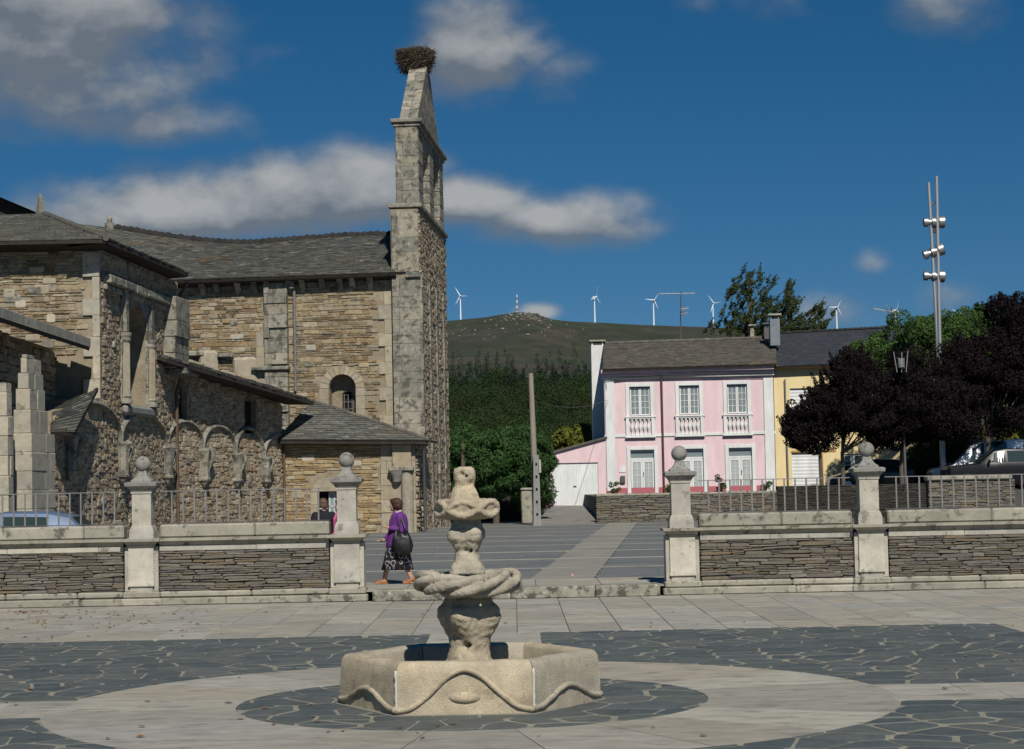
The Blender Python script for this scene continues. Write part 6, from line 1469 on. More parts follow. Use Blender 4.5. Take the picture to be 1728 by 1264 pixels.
# rock outcrops near the summit
M['rock'] = material('summit_rock', [(.26, .25, .22), (.19, .185, .165), (.31, .30, .27)], scale=.2, contrast=.3, bump=.4, bscale=1)
rr_ = random.Random(5); specs = []
for i in range(170):
    px = rr_.gauss(882, 24) if i < 110 else rr_.uniform(758, 1010); dv = abs(rr_.gauss(0, 170)) if i < 110 else rr_.uniform(100, 900); Yd = HD - dv
    X = (px - W_PX / 2) / F_PX * Yd; z = hill_z(X, Yd); s_ = rr_.choice((1.2, 1.6, 2, 2.5, 3.5))
    specs.append((Matrix.Translation((X, Yd, z + s_ * .1)) @ Matrix.Rotation(rr_.uniform(0, 3), 4, 'Z') @ Matrix.Diagonal((s_ * 1.6, s_, s_ * .8, 1)), rr_.randrange(10)))
rocks = thing('summit_rocks', 'scattered pale rock outcrops on the summit of the hill', 'rocks', (0, HD, hill_z(0, HD))); rocks['kind'] = 'stuff'
joined('outcrops', rocks, specs, ROUGH, M['rock'])
# wood on the lower slope: reads as one mass
fr_ = random.Random(9); wood_v = {'pine': [], 'leaf': [], 'olive': [], 'bright': []}
def wood_tree(X, Yd, h, kind, seed):
    z0 = hill_z(X, Yd) if Yd > 230 else 0.0; ls = max(.1, .00042 * Yd)
    if kind == 'pine': cl = [((X + fr_.gauss(0, h * .02), Yd, z0 + h * q), (h * .19 * (1.08 - q), h * .19 * (1.08 - q), h * .06)) for q in (.25, .36, .47, .58, .68, .78, .87, .95)]; wood_v['pine'].append(leaves_arrays(cl, 900, ls * .95, seed, .4, .6, .3))
    else:
        cl = [((X + fr_.gauss(0, h * .2), Yd + fr_.gauss(0, h * .18), z0 + h * fr_.uniform(.25, .92)), (h * fr_.uniform(.1, .19),) * 2 + (h * .11,)) for _ in range(18)]; wood_v[kind].append(leaves_arrays(cl, int(900 + 26000 * h * h / Yd ** 1.4), ls, seed, .6, 0, .5))
k = 0
for (D0, D1, n, pxa, pxb, hh, kinds) in ((480, 720, 210, 700, 1330, (12, 18), ('pine', 'pine', 'leaf')), (500, 700, 26, 720, 1100, (18, 23), ('pine',)), (390, 480, 70, 720, 1100, (10, 15), ('pine', 'leaf', 'leaf', 'olive')), (270, 380, 46, 730, 1080, (8, 12), ('leaf', 'olive', 'leaf')), (170, 240, 14, 745, 880, (6.5, 8.5), ('bright', 'leaf')), (170, 260, 12, 930, 1060, (5.5, 8.5), ('olive', 'leaf'))):
    for i in range(n):
        Yd = fr_.uniform(D0, D1); px = pxa + (pxb - pxa) * (i + fr_.random()) / n; X = (px - W_PX / 2) / F_PX * Yd
        wood_tree(X, Yd, fr_.uniform(*hh), fr_.choice(kinds), 900 + k); k += 1
wood = thing('distant_wood', 'dark wood covering the lower slope of the hill', 'wood', (0, 300, 0)); wood['kind'] = 'stuff'
for nm, kk, m_ in (('pines', 'pine', M['leaf_pine']), ('broadleaves', 'leaf', M['leaf_mid']), ('olive_broadleaves', 'olive', M['leaf_wood_olive']), ('bright_broadleaves', 'bright', M['leaf_wood_bright'])):
    o = bpy.data.objects.new(nm, quads_mesh(nm, np.concatenate(wood_v[kk]), m_)); C.objects.link(o); adopt(o, wood); o['kind'] = 'stuff'
# wind turbines
M['turbine'] = plain('turbine_white', (.78, .79, .8), .5)
def turbine(px, yh_, yb, rot, label, yaw=0.0, rad=17):
    p = at(px, yb + 3, HD - 15); hub = at(px, yh_, HD - 15); h = hub.z - p.z; Rr = pr(rad, HD)
    t = thing('wind_turbine', label, 'wind turbine', tuple(p), 'wind turbines along the ridge'); t.rotation_euler = (0, 0, yaw)
    mb = MB(); mb.tube([(0, 0, -3), (0, 0, h)], [1.8, 1.1], 12); soft(mb.build('tower', M['turbine'], t, world=False), 60)
    mb = MB(); mb.box(-1.4, 1.4, -3.5, 5, h - 1.2, h + 1.6, .4); nac = mb.build('nacelle', M['turbine'], t, world=False)
    mb = MB(); mb.ball((0, -5, h + .3), (1.8, 2.4, 1.8), 12, 8); mb.build('hub', M['turbine'], t, world=False)
    for k in range(3):
        a = R(rot + 120 * k); d = Vector((math.sin(a), 0, math.cos(a))); e = Vector((math.cos(a), 0, -math.sin(a))); c = Vector((0, -5.5, h + .3)); v = []
        for (q, wd) in ((.06, .9), (.2, 1.7), (.5, 1.25), (.85, .7), (1, .2)): v += [c + d * Rr * q - e * wd * .4 + Vector((0, -.3, 0)), c + d * Rr * q + e * wd * .6 + Vector((0, .3, 0)), c + d * Rr * q + e * wd * .1 + Vector((0, .5, 0))]
        f = [(3 * i + j, 3 * i + (j + 1) % 3, 3 * i + 3 + (j + 1) % 3, 3 * i + 3 + j) for i in range(4) for j in range(3)] + [(0, 2, 1), (12, 13, 14)]
        mb = MB(); mb.add(v, f); mb.build('blade', M['turbine'], t, world=False)
for a in ((777.5, 500, 537, -30, 'white wind turbine next to the bell gable, left of the summit'), (1004, 501.5, 543, 12, 'white wind turbine on the ridge left of the pink house chimney', .9), (1103.5, 507, 548, 35, 'white wind turbine above the pink roof, beside the tall thin aerial', .3),
          (1204, 512, 552, -38, 'white wind turbine left of the poplars', .3), (1412.5, 519, 556, 30, 'white wind turbine right of the poplars', .3), (1512, 523, 560, 15, 'white wind turbine behind the roof aerial at the dark slate roof', .6), (1617, 531, 566, -50, 'white wind turbine low behind the green tree crown, rightmost of the row', .2, 15)): turbine(*a)
# radio mast on the summit
rm = thing('radio_mast', 'red and white lattice mast on the summit', 'mast', tuple(at(872, 528, HD - 10)), None); p = at(872, 530, HD - 10); q = at(872.5, 497, HD - 10)
M['mast_red'] = plain('mast_red', (.36, .14, .12), .6); n = 7
for i in range(n):
    a, b = p.lerp(q, i / n), p.lerp(q, (i + 1) / n); mb = MB(); w0, w1 = 1.6 * (1 - i / n) + .5, 1.6 * (1 - (i + 1) / n) + .5
    for sx, sy in ((-1, 0), (1, 0), (0, 1)): mb.tube([a + Vector((sx * w0, sy * w0, 0)), b + Vector((sx * w1, sy * w1, 0))], 0.26, 5)
    mb.tube([a + Vector((-w0, 0, 0)), b + Vector((w1, 0, 0))], .4, 4); mb.tube([a + Vector((w0, 0, 0)), b + Vector((-w1, 0, 0))], .4, 4); mb.build('mast_section', M['mast_red'] if i % 2 else M['turbine'], rm)

# ================================================================== POLES, MAST, AERIALS
mb = MB(); p = gnd(907, 887, TZ); D = p.y
cpz = thing('concrete_post', 'concrete power post with a row of holes beside the garage ramp', 'post', tuple(p)); M['conc_post'] = material('post_concrete', [(.27, .265, .25), (.23, .225, .215)], rand='none', scale=2, contrast=.25)
top = at(905, 768, D).z; w0 = .16
holes = [[(-.04, z), (.04, z), (.04, z + .12), (-.04, z + .12)] for z in np.arange(TZ + .4, top - .2, .52)]
pp = Plane((p.x, D), (p.x + 1, D)); o = panel(pp, [(-w0, TZ - .1), (w0, TZ - .1), (w0 * .7, top), (-w0 * .7, top)], holes, .2, back=.26).build('post_shaft', M['conc_post'], cpz)
mb = MB(); mb.box(p.x - .03, p.x + .03, D + .17, D + .19, TZ, top); mb.build('hole_backing', M['iron'], cpz)
mb = MB(); mb.box(p.x + .1, p.x + .2, D - .08, D + .05, top - .75, top - .2, .02); mb.build('junction_box', M['granite'], cpz)
wp = thing('wooden_pole', 'weathered wooden utility pole rising out of the cypress', 'pole', (p.x, D + .45, TZ)); t_ = at(895.5, 630, D + .45); M['wood_pole'] = material('grey_wood', [(.22, .19, .15), (.28, .25, .2)], rand='none', scale=3, contrast=.3, bump=.5, stretch=(1, 1, .15))
mb = MB(); mb.tube([(p.x - .02, D + .45, TZ - .1), (t_.x + .0, t_.y, t_.z)], [.15, .105], 12); soft(mb.build('pole_shaft', M['wood_pole'], wp), 60)
mb = MB(); a, b = at(897, 676, D + .45), at(1026, 675, 104.4); mid = a.lerp(b, .5) - Vector((0, 0, .35)); mb.tube([a, a.lerp(b, .25) - Vector((0, 0, .26)), mid, a.lerp(b, .75) - Vector((0, 0, .26)), b], .012, 5)
tag(mb.build('overhead_cable', M['iron']), 'thin black cable from the wooden pole to the pink house', 'cable')
lm = thing('light_mast', 'tall twin-pole light mast with three floodlights above the trees', 'light mast', tuple(Vector((at(1592, 810, 90).x, 90, UZ)))); D = 90.0
M['galv'] = plain('galvanised_steel', (.42, .43, .43), .45, .6); M['lamp_metal'] = plain('lamp_metal', (.33, .33, .33), .42, .8)
for (x0, x1, y1, dd) in ((1596, 1567, 308, 0), (1590, 1579.5, 298, -.12)):
    a, b = at(x0, 830, D), at(x1, y1, D); a.z = UZ; a.y += dd; b.y += dd; mb = MB(); mb.tube([a, b], [.095, .072], 12); soft(mb.build('mast_pole', M['galv'], lm), 60)
mb = MB(); mb.tube([at(1569, 350, D), at(1574, 345, D), at(1580, 340, D)], .04, 8); mb.build('mast_link', M['iron'], lm)
for (y, tl) in ((375, 0.0), (425, -.32), (466, 0.05)):
    c = at(1577 + (0 if y != 425 else -1), y, D); Tm = Matrix.Translation(c) @ Matrix.Rotation(tl, 4, 'Y') @ Matrix.Scale(1.08, 4)
    mb = MB(); mb.lathe([(.05, -.5), (.2, -.46), (.2, -.3), (.14, -.28), (.13, -.14), (.22, -.12), (.22, .02), (.16, .04), (.16, .14), (.26, .18), (.27, .4), (.2, .44), (.02, .46)], 20, Tm @ Matrix.Rotation(PI / 2, 4, 'Y')); o = mb.build('floodlight', M['lamp_metal'], lm); soft(o, 35)
    mb = MB(); mb.box(c.x - .06, c.x + .06, D - .05, D + .1, c.z - .5, c.z - .2, .02); mb.build('bracket', M['iron'], lm)
def aerial(label, px, yb, yt, D, bars, boom):
    b, t_ = at(px, yb, D), at(px + .5, yt, D); a = thing('roof_aerial', label, 'aerial', tuple(b), 'television aerials on the roofs'); mb = MB(); mb.tube([b, t_], .035, 6); mb.build('aerial_mast', M['iron'], a)
    for (x0, y0, x1, y1) in boom:
        p0, p1 = at(x0, y0, D), at(x1, y1, D); mb = MB(); mb.tube([p0, p1], .025, 5); bo = mb.build('boom', M['galv'], a)
        n = bars
        for i in range(n):
            c = p0.lerp(p1, (i + .5) / n); mb = MB(); mb.tube([c + Vector((0, -.3, -.16)), c + Vector((0, .3, .16))], .012, 4); mb.build('element', M['galv'], bo)
aerial('tall thin television aerial on the ridge of the pink house', 1148.5, 580, 492, 108.5, 6, [(1113, 496, 1173, 495), (1148, 522, 1162, 520), (1148, 530, 1160, 528)])
aerial('bent television aerial at the right end of the dark slate roof', 1504, 560, 518, 106.5, 8, [(1474, 521, 1510, 527), (1495, 514, 1504, 532)])
# curled wire aerial among the branches
mb = MB(); pts = []
c = at(1521, 613, 86.5); 
for i in range(120): th = i * .5; pts.append(c + Vector((.14 * math.cos(th), .14 * math.sin(th), -.2 + i * .0036)))
mb.tube(pts, .016, 5); sp_ = thing('branch_ornament', 'metal wire spiral on three prongs above the purple leaves', 'ornament', tuple(c)); mb.build('wire_spiral', M['galv'], sp_)
for dx, tp in ((-.5, (1508, 590)), (0, (1522, 590)), (.5, (1532, 588))):
    mb = MB(); mb.tube([c + Vector((dx * .4, 0, -.4)), at(tp[0], tp[1] + 4, 86.5)], .016, 6); mb.build('prong', M['galv'], sp_)

# ================================================================== CARS
M['glass_car'] = glass('car_glass', (.03, .045, .042), .03); M['tyre'] = plain('tyre_rubber', (.02, .02, .02), .8); M['rim'] = plain('wheel_rim', (.45, .45, .46), .3, .8)
def car_paint(name, c): 
    m, t, b = nodes_for(name); b.inputs['Base Color'].default_value = lin(c); b.inputs['Roughness'].default_value = .35; b.inputs['Metallic'].default_value = .2; b.inputs['Coat Weight'].default_value = .5; b.inputs['Coat Roughness'].default_value = .04; return m
def car(label, loc, rz, paint, stations, glass_rng, L, cat='car', wheels=(.8, 3.4), wr=.31, name='parked_car', group='cars parked around the square'):
    """stations: (x from the front, half width, z belt, z roof, half width at the roof)"""
    t = thing(name, label, cat, loc, group, rz); v = []; f = []; n = len(stations)
    for (x, hw, zb, zr, hr) in stations:
        zr = max(zr, zb + .01); v += [(x, -hw * .93, .2), (x, -hw, .45), (x, -hw, zb * .82), (x, -hw * .97, zb), (x, -hr, zr - .04), (x, -hr * .8, zr), (x, hr * .8, zr), (x, hr, zr - .04), (x, hw * .97, zb), (x, hw, zb * .82), (x, hw, .45), (x, hw * .93, .2)]
    for i in range(n - 1):
        for k in range(12): a = i * 12 + k; b = i * 12 + (k + 1) % 12; f.append((a, a + 12, b + 12, b))
    f += [tuple(range(12)), tuple(range(n * 12 - 1, (n - 1) * 12 - 1, -1))]
    mb = MB(); mb.add(v, f); soft(mb.build('body', paint, t, world=False), 28)
    def at_x(x):
        for a, b in zip(stations[:-1], stations[1:]):
            if a[0] <= x <= b[0]: q = (x - a[0]) / (b[0] - a[0]); return [a[k] + (b[k] - a[k]) * q for k in range(5)]
        return list(stations[-1])
    for (x0, x1) in glass_rng:
        for sg in (-1, 1):
            v = []; m = 8
            for i in range(m + 1):
                x = x0 + (x1 - x0) * i / m; st = at_x(x); zb, zr, hw, hr = st[2] + .04, st[3] - .1, st[1] * .97, st[4]
                if zr < zb + .02: zr = zb + .02
                zt = st[3] - .04; ya = hw + (hr - hw) * (zb - st[2]) / max(.05, zt - st[2]); yb = hw + (hr - hw) * (zr - st[2]) / max(.05, zt - st[2]); v += [(x, sg * (ya + .006), zb), (x, sg * (yb + .006), zr)]
            mb = MB(); mb.add(v, [(2 * i, 2 * i + 2, 2 * i + 3, 2 * i + 1) for i in range(m)]); mb.build('side_window', M['glass_car'], t, world=False)
    # windscreen and rear window: between consecutive stations where the roof line climbs or falls
    def screen(i, name):
        a, b = stations[i], stations[i + 1]; v = []
        for q in (.06, .94):
            x = a[0] + (b[0] - a[0]) * q; z = a[3] + (b[3] - a[3]) * q; hr = a[4] + (b[4] - a[4]) * q
            nrm = Vector((-(b[3] - a[3]), 0, b[0] - a[0])).normalized() * .012
            v += [(x + nrm.x, -hr * .78, z + nrm.z), (x + nrm.x, hr * .78, z + nrm.z)]
        mb = MB(); mb.add(v, [(0, 1, 3, 2)]); mb.build(name, M['glass_car'], t, world=False)
    for i in range(n - 1):
        d = stations[i + 1][3] - stations[i][3]
        if d > .3: screen(i, 'windscreen')
        if d < -.3: screen(i, 'rear_window')
    st0 = stations[0]
    for sg in (-1, 1):
        mb = MB(); mb.ball((stations[0][0] + .06, sg * st0[1] * .78, st0[2] * .86), (.07, .17, .09), 12, 8); mb.build('headlight', M['rim'], t, world=False)
        mb = MB(); mb.ball((stations[-1][0] - .03, sg * stations[-1][1] * .85, stations[-1][2] * .95), (.05, .1, .13), 10, 6); mb.build('tail_light', M['mast_red'], t, world=False)
        mb = MB(); x = glass_rng[0][0] + .05; st = at_x(x); mb.box(x, x + .1, sg * (st[1] + .02), sg * (st[1] + .2), st[2] + .02, st[2] + .18, .03); mb.build('wing_mirror', paint, t, world=False)
        for wxx in wheels:
            Tm = Matrix.Translation((wxx, sg * (at_x(wxx)[1] - .09), wr)) @ Matrix.Rotation(PI / 2, 4, 'X')
            mb = MB(); mb.lathe([(wr * .6, -.1), (wr * .95, -.1), (wr, -.06), (wr, .06), (wr * .95, .1), (wr * .6, .1)], 24, Tm); w_ = mb.build('wheel', M['tyre'], t, world=False); soft(w_, 40)
            mb = MB(); mb.lathe([(wr * .6, -.1), (wr * .6, .1), (.05, .105)], 18, Tm); mb.build('rim', M['rim'], w_, world=False)
    return t
hatch = [(0, .62, .55, .56, .5), (.15, .78, .68, .7, .6), (.9, .85, .9, .93, .7), (1.0, .85, .92, .97, .68), (1.75, .86, .95, 1.42, .58), (2.2, .86, .96, 1.49, .57), (3.0, .86, .97, 1.47, .57), (3.45, .85, .98, 1.38, .58), (3.85, .82, .95, 1.0, .62), (3.95, .75, .8, .82, .6)]
p = at(168, 880, 38.6)
car('pale blue hatchback parked behind the left parapet wall', (p.x - 3.98, 38.9, TZ), 0, car_paint('pale_blue_paint', (.13, .18, .27)), hatch, [(1.25, 2.1), (2.16, 3.05)], 4)
p = at(1392, 810, 90); 
car('dark grey car between the thin purple tree trunks', (at(1398, 810, 91).x, 91.2, UZ), 0, car_paint('dark_grey_paint', (.03, .033, .036)), hatch, [(1.25, 2.1), (2.16, 3.05)], 4)
van = [(0, .7, .8, .82, .6), (.15, .88, .98, 1.0, .7), (.95, .95, 1.12, 1.18, .75), (1.85, .97, 1.2, 2.0, .76), (2.3, .97, 1.22, 2.2, .78), (3.0, .97, 1.22, 2.26, .8), (5.2, .97, 1.22, 2.26, .8), (5.35, .95, 1.2, 2.15, .8), (5.45, .92, .9, .92, .7)]
car('white van parked behind the short schist wall', (at(1572, 810, 90).x, 90.4, UZ), 0, car_paint('white_van_paint', (.62, .64, .66)), van, [(1.45, 2.35), (2.5, 3.4)], 5.4, 'van', (.95, 4.3), .34, 'parked_van')
suv = [(0, .7, .9, .92, .6), (.12, .88, 1.04, 1.06, .72), (1.3, .93, 1.12, 1.16, .74), (1.45, .93, 1.13, 1.2, .74), (2.1, .94, 1.16, 1.72, .68), (2.6, .94, 1.17, 1.8, .68), (4.0, .94, 1.18, 1.78, .68), (4.5, .92, 1.15, 1.25, .7), (4.6, .86, .9, .92, .66)]
car('black off-road car at the right edge, in front of the white van', (at(1615, 810, 84).x, 86.6, UZ), 0, plain('black_car_paint', (.006, .006, .008), .38, 0, .35), suv, [(1.7, 2.55), (2.65, 3.9)], 4.6, 'car', (.85, 3.6), .38)
car('dark van parked between the lamp post and the thick trunk', (at(1468, 810, 94).x, 94.5, UZ), 0, car_paint('dark_van_paint', (.02, .02, .022)), van, [(1.45, 2.35), (2.5, 3.4)], 5.4, 'van', (.95, 4.3), .34, 'parked_van')
lp = thing('lamp_post', 'black lamp post among the purple trees, right of the rightmost pillar', 'lamp post', (at(1528, 810, 87).x, 87, UZ)); mb = MB(); mb.tube([Vector(lp.location), Vector(lp.location) + Vector((0, 0, 2.6))], [.07, .05], 10); soft(mb.build('shaft', M['iron'], lp), 60)
mb = MB(); mb.lathe([(.05, UZ + 2.6), (.14, UZ + 2.68), (.17, UZ + 2.92), (.06, UZ + 3.0)], 12, Matrix.Translation((lp.location.x, 87, 0))); mb.build('lantern', M['window_glass'], lp)

# ================================================================== PEOPLE
M['skin'] = material('skin', [(.50, .29, .20), (.46, .26, .18)], rand='none', scale=10, contrast=.08, bump=0, rough=.55)
M['tan_skin'] = material('tanned_skin', [(.42, .215, .13), (.38, .19, .115)], rand='none', scale=10, contrast=.08, bump=0, rough=.55)
M['hair_brown'] = material('brown_hair', [(.045, .018, .012), (.07, .03, .018)], rand='none', scale=40, contrast=.4, bump=.8, bscale=120, stretch=(1, 1, .3), rough=.5)
M['hair_ash'] = material('ash_blond_hair', [(.13, .085, .05), (.085, .055, .035)], rand='none', scale=40, contrast=.4, bump=.8, bscale=120, stretch=(1, 1, .3), rough=.5)
M['coat'] = material('purple_wool', [(.135, .035, .20), (.115, .03, .175)], rand='none', scale=12, contrast=.2, bump=.4, bscale=70, rough=.9)
M['collar'] = plain('lilac_blouse', (.5, .4, .52), .8)
M['black_cloth'] = material('black_cloth', [(.012, .012, .016), (.018, .018, .022)], rand='none', scale=10, bump=.3, bscale=60)
M['pink_cloth'] = plain('pink_cloth', (.62, .13, .30), .85)
M['shoe'] = plain('tan_leather', (.30, .13, .05), .5); M['bag'] = material('black_leather', [(.006, .0065, .007), (.012, .0125, .013)], rand='none', scale=8, bump=.7, bscale=14, rough=.42, spec=.4)
# printed skirt: pale rings and dots on black
def skirt_mat():
    m, t, b = nodes_for('printed_skirt'); N = t.nodes.new; Lk = t.links.new; tc_ = N('ShaderNodeTexCoord'); mp = N('ShaderNodeMapping'); mp.inputs['Scale'].default_value = (11, 11, 9); Lk(tc_.outputs['Object'], mp.inputs[0])
    vo = N('ShaderNodeTexVoronoi'); vo.inputs['Scale'].default_value = 1.0; vo.inputs['Randomness'].default_value = .75; Lk(mp.outputs[0], vo.inputs['Vector'])
    rp = N('ShaderNodeValToRGB'); e = rp.color_ramp.elements; e[0].position = 0; e[0].color = (.35, .33, .36, 1); e[1].position = .13; e[1].color = (.012, .01, .014, 1)
    for pos, c in ((.36, (.012, .01, .014, 1)), (.40, (.5, .48, .5, 1)), (.455, (.5, .48, .5, 1)), (.485, (.012, .01, .014, 1))): q = e.new(pos); q.color = c
    rp.color_ramp.interpolation = 'LINEAR'; Lk(vo.outputs['Distance'], rp.inputs[0]); Lk(rp.outputs[0], b.inputs['Base Color']); b.inputs['Roughness'].default_value = .85; return m
def caps(mb, pts, rad, n=12, flat=1.0):
    mb.tube(pts, rad, n, flat=flat)
    for p, r in ((pts[0], rad[0]), (pts[-1], rad[-1])): mb.ball(p, r * .98, 12, 8)
    for p, r in zip(pts[1:-1], rad[1:-1]): mb.ball(p, r * .97, 12, 8)
def hand(mb, wrist, direction, side, s=1.0, curl=.5):
    """palm, four fingers and a thumb leaving the side of the palm"""
    w_, d = Vector(wrist), Vector(direction).normalized(); up = Vector((0, 0, 1)); a = d.cross(up).normalized() * side; nrm = a.cross(d).normalized()
    palm = w_ + d * .045 * s; mb.tube([w_, w_ + d * .03 * s, w_ + d * .085 * s], [.024 * s, .036 * s, .036 * s], 10, flat=.55); mb.ball(w_ + d * .085 * s, (.03 * s, .03 * s, .02 * s), 10, 6)
    for i, l in enumerate((.062, .072, .068, .052)):
        b0 = w_ + d * .085 * s + a * (.027 - .018 * i) * s; k1 = b0 + d * l * .5 * s - nrm * curl * .012 * s; k2 = k1 + (d * (1 - curl * .6) - nrm * curl).normalized() * l * .55 * s; mb.tube([b0, k1, k2], [.0095 * s, .009 * s, .007 * s], 8); mb.ball(k2, .007 * s, 8, 6)
    b0 = w_ + d * .03 * s + a * .03 * s; k1 = b0 + (d * .7 + a * .7).normalized() * .035 * s; k2 = k1 + (d * .95 + a * .1 - nrm * curl * .5).normalized() * .03 * s; mb.tube([b0, k1, k2], [.012 * s, .0105 * s, .008 * s], 8); mb.ball(k2, .008 * s, 8, 6)
def head(mb, c, face, s=1.0):
    """skull, jaw, nose, brow, lips, ears; face = unit vector the head looks along"""
    c = Vector(c); fx = Vector(face).normalized(); sd = Vector((0, 0, 1)).cross(fx).normalized(); Mx = Matrix(((fx.x, sd.x, 0, c.x), (fx.y, sd.y, 0, c.y), (fx.z, sd.z, 1, c.z), (0, 0, 0, 1)))
    q = lambda p, r: mb.ball((p[0] * s, p[1] * s, p[2] * s), (r[0] * s, r[1] * s, r[2] * s), 16, 12, Mx)
    q((-.008, 0, .028), (.095, .075, .09)); q((.03, 0, -.04), (.062, .058, .075)); q((.066, 0, -.085), (.026, .03, .024))
    mb.tube([(.082 * s, 0, .03 * s), (.107 * s, 0, -.012 * s), (.088 * s, 0, -.024 * s)], [.009 * s, .0155 * s, .008 * s], 10, M=Mx); q((.084, 0, .042), (.016, .045, .012)); q((.085, 0, -.052), (.011, .022, .009))
    for sg in (-1, 1): q((-.008, sg * .074, -.008), (.02, .009, .032)); q((.05, sg * .038, -.02), (.03, .022, .025))
    return Mx
def eyes(parent, Mx, s=1.0):
    mw, md = plain('eye_white', (.7, .68, .65), .3), plain('eye_iris', (.03, .02, .015), .2)
    for sg in (-1, 1):
        mb = MB(); mb.ball((.076 * s, sg * .031 * s, .012 * s), .0115 * s, 10, 8, Mx); mb.build('eye', mw, parent, True)
        mb = MB(); mb.ball((.0845 * s, sg * .031 * s, .012 * s), .006 * s, 8, 6, Mx); mb.build('iris', md, parent, True)
# --- the woman in purple, walking to the left
wo_ = at(670, 985, 36.95); wx0, wy0 = wo_.x, 36.95
woman = thing('person', 'woman in a purple jacket and printed black skirt walking past the gap', 'person', (wx0, wy0, TZ))
def W3(x, y, z): return Vector((wx0 + x, wy0 + y, TZ + z))
mb = MB()
face = (-1, .25, -.05); hc = W3(-.01, 0, 1.475)
Mx = head(mb, hc, face, .98)
caps(mb, [W3(.02, 0, 1.42), W3(.03, 0, 1.30)], [.052, .06])
mb.tube([W3(.03, 0, .82), W3(.04, 0, 1.0), W3(.04, 0, 1.2), W3(.03, 0, 1.32)], [.17, .16, .17, .09], 16)
# legs: left foot leading (image left), right foot trailing
caps(mb, [W3(.0, .06, .86), W3(-.15, .07, .48), W3(-.235, .07, .10)], [.10, .065, .043]); caps(mb, [W3(.02, -.06, .86), W3(.11, -.06, .46), W3(.27, -.06, .13)], [.10, .065, .043])
caps(mb, [W3(-.235, .07, .1), W3(-.255, .07, .05), W3(-.345, .07, .035)], [.042, .038, .025]); caps(mb, [W3(.27, -.06, .13), W3(.275, -.06, .07), W3(.195, -.06, .035)], [.04, .036, .026])
# near (left) arm bent to the chest, far arm reaching forward and down
caps(mb, [W3(.07, -.19, 1.26), W3(.11, -.22, 1.02), W3(-.12, -.19, 1.06)], [.05, .042, .03]); hand(mb, W3(-.12, -.19, 1.06), (-.9, .25, .35), 1, 1.0, .9)
caps(mb, [W3(.0, .19, 1.26), W3(-.06, .21, 1.0), W3(-.24, .17, .82)], [.05, .042, .03]); hand(mb, W3(-.24, .17, .82), (-.9, 0, -.15), -1, 1.0, .6)
body = mb.build('body', M['skin'], woman, True); remesh(body, .0085, 4)
eyes(body, Mx, .98)
mb = MB(); q = lambda p, r: mb.ball(p, r, 18, 12, Mx)
q((-.025, 0, .045), (.108, .095, .1)); q((-.07, 0, -.02), (.075, .092, .085)); q((-.02, .055, .0), (.06, .04, .075)); q((-.02, -.055, .0), (.06, .04, .075)); q((.045, 0, .095), (.055, .075, .04)); q((-.1, 0, .03), (.05, .07, .07))
hr_ = mb.build('hair', M['hair_brown'], body, True); remesh(hr_, .012, 3)
def loft(mb, secs, n=28, wav=0.0, k=9):                # (x, y, z, rx, ry)
    v = []; f = []
    for j, (x, y, z, rx, ry) in enumerate(secs):
        for i in range(n):
            th = 2 * PI * i / n; r = 1 + wav * (j / max(1, len(secs) - 1)) * math.cos(k * th + .5 * j); v.append(W3(x + rx * r * math.cos(th), y + ry * r * math.sin(th), z))
    for j in range(len(secs) - 1):
        for i in range(n): f.append((j * n + i, j * n + (i + 1) % n, (j + 1) * n + (i + 1) % n, (j + 1) * n + i))
    f += [tuple(range(n)), tuple(range(len(secs) * n - 1, (len(secs) - 1) * n - 1, -1))]; mb.add(v, f)
mb = MB(); loft(mb, [(.04, 0, 1.35, .075, .085), (.05, 0, 1.315, .125, .175), (.055, 0, 1.26, .155, .225), (.05, 0, 1.15, .18, .225), (.04, 0, 1.03, .19, .215), (.035, 0, .9, .20, .225), (.03, 0, .76, .225, .24), (.03, 0, .70, .23, .24)])
caps(mb, [W3(.08, -.19, 1.265), W3(.12, -.225, 1.01), W3(-.085, -.2, 1.05)], [.078, .07, .052]); caps(mb, [W3(.0, .19, 1.26), W3(-.06, .215, 1.0), W3(-.20, .18, .855)], [.075, .068, .05])
mb.tube([W3(-.02, -.09, 1.36), W3(-.1, -.1, 1.2), W3(-.13, -.09, 1.05)], [.03, .035, .02], 8, flat=.5)
ct = mb.build('jacket', M['coat'], woman, True); remesh(ct, .012, 3)
mb = MB(); mb.tube([W3(.07, -.06, 1.365), W3(.0, -.085, 1.33), W3(-.075, -.09, 1.24)], [.022, .028, .012], 8, flat=.5); mb.tube([W3(.07, .06, 1.365), W3(.0, .085, 1.33), W3(-.075, .05, 1.24)], [.022, .028, .012], 8, flat=.5); mb.tube([W3(.075, -.06, 1.365), W3(.095, 0, 1.37), W3(.07, .06, 1.365)], .024, 8); cl_ = mb.build('blouse_collar', M['collar'], woman, True)
mb = MB(); loft(mb, [(.03, 0, .86, .18, .19), (.03, 0, .74, .215, .225), (.025, 0, .58, .235, .235), (.02, 0, .42, .255, .22), (.015, 0, .27, .285, .225)], 60, .09, 13); sk = mb.build('skirt', skirt_mat(), woman, True)
for (cx, cz, tl, yy) in ((-.29, .0, 0.0, .07), (.24, .012, -.12, -.06)):
    mb = MB(); caps(mb, [W3(cx + .09, yy, .045 + cz - tl * .1 + (.03 if tl else 0)), W3(cx + .0, yy, .04 + cz), W3(cx - .105, yy, .028 + cz + (0 if not tl else -.008))], [.043, .045, .03]); mb.box(wx0 + cx - .13, wx0 + cx + .125, wy0 + yy - .042, wy0 + yy + .042, TZ, TZ + .018 + cz * .5); s_ = mb.build('shoe', M['shoe'], woman, True); remesh(s_, .009, 3)
bagt = thing('shoulder_bag', 'large black leather shoulder bag carried by the woman in purple', 'bag', tuple(W3(.1, -.3, .6)))
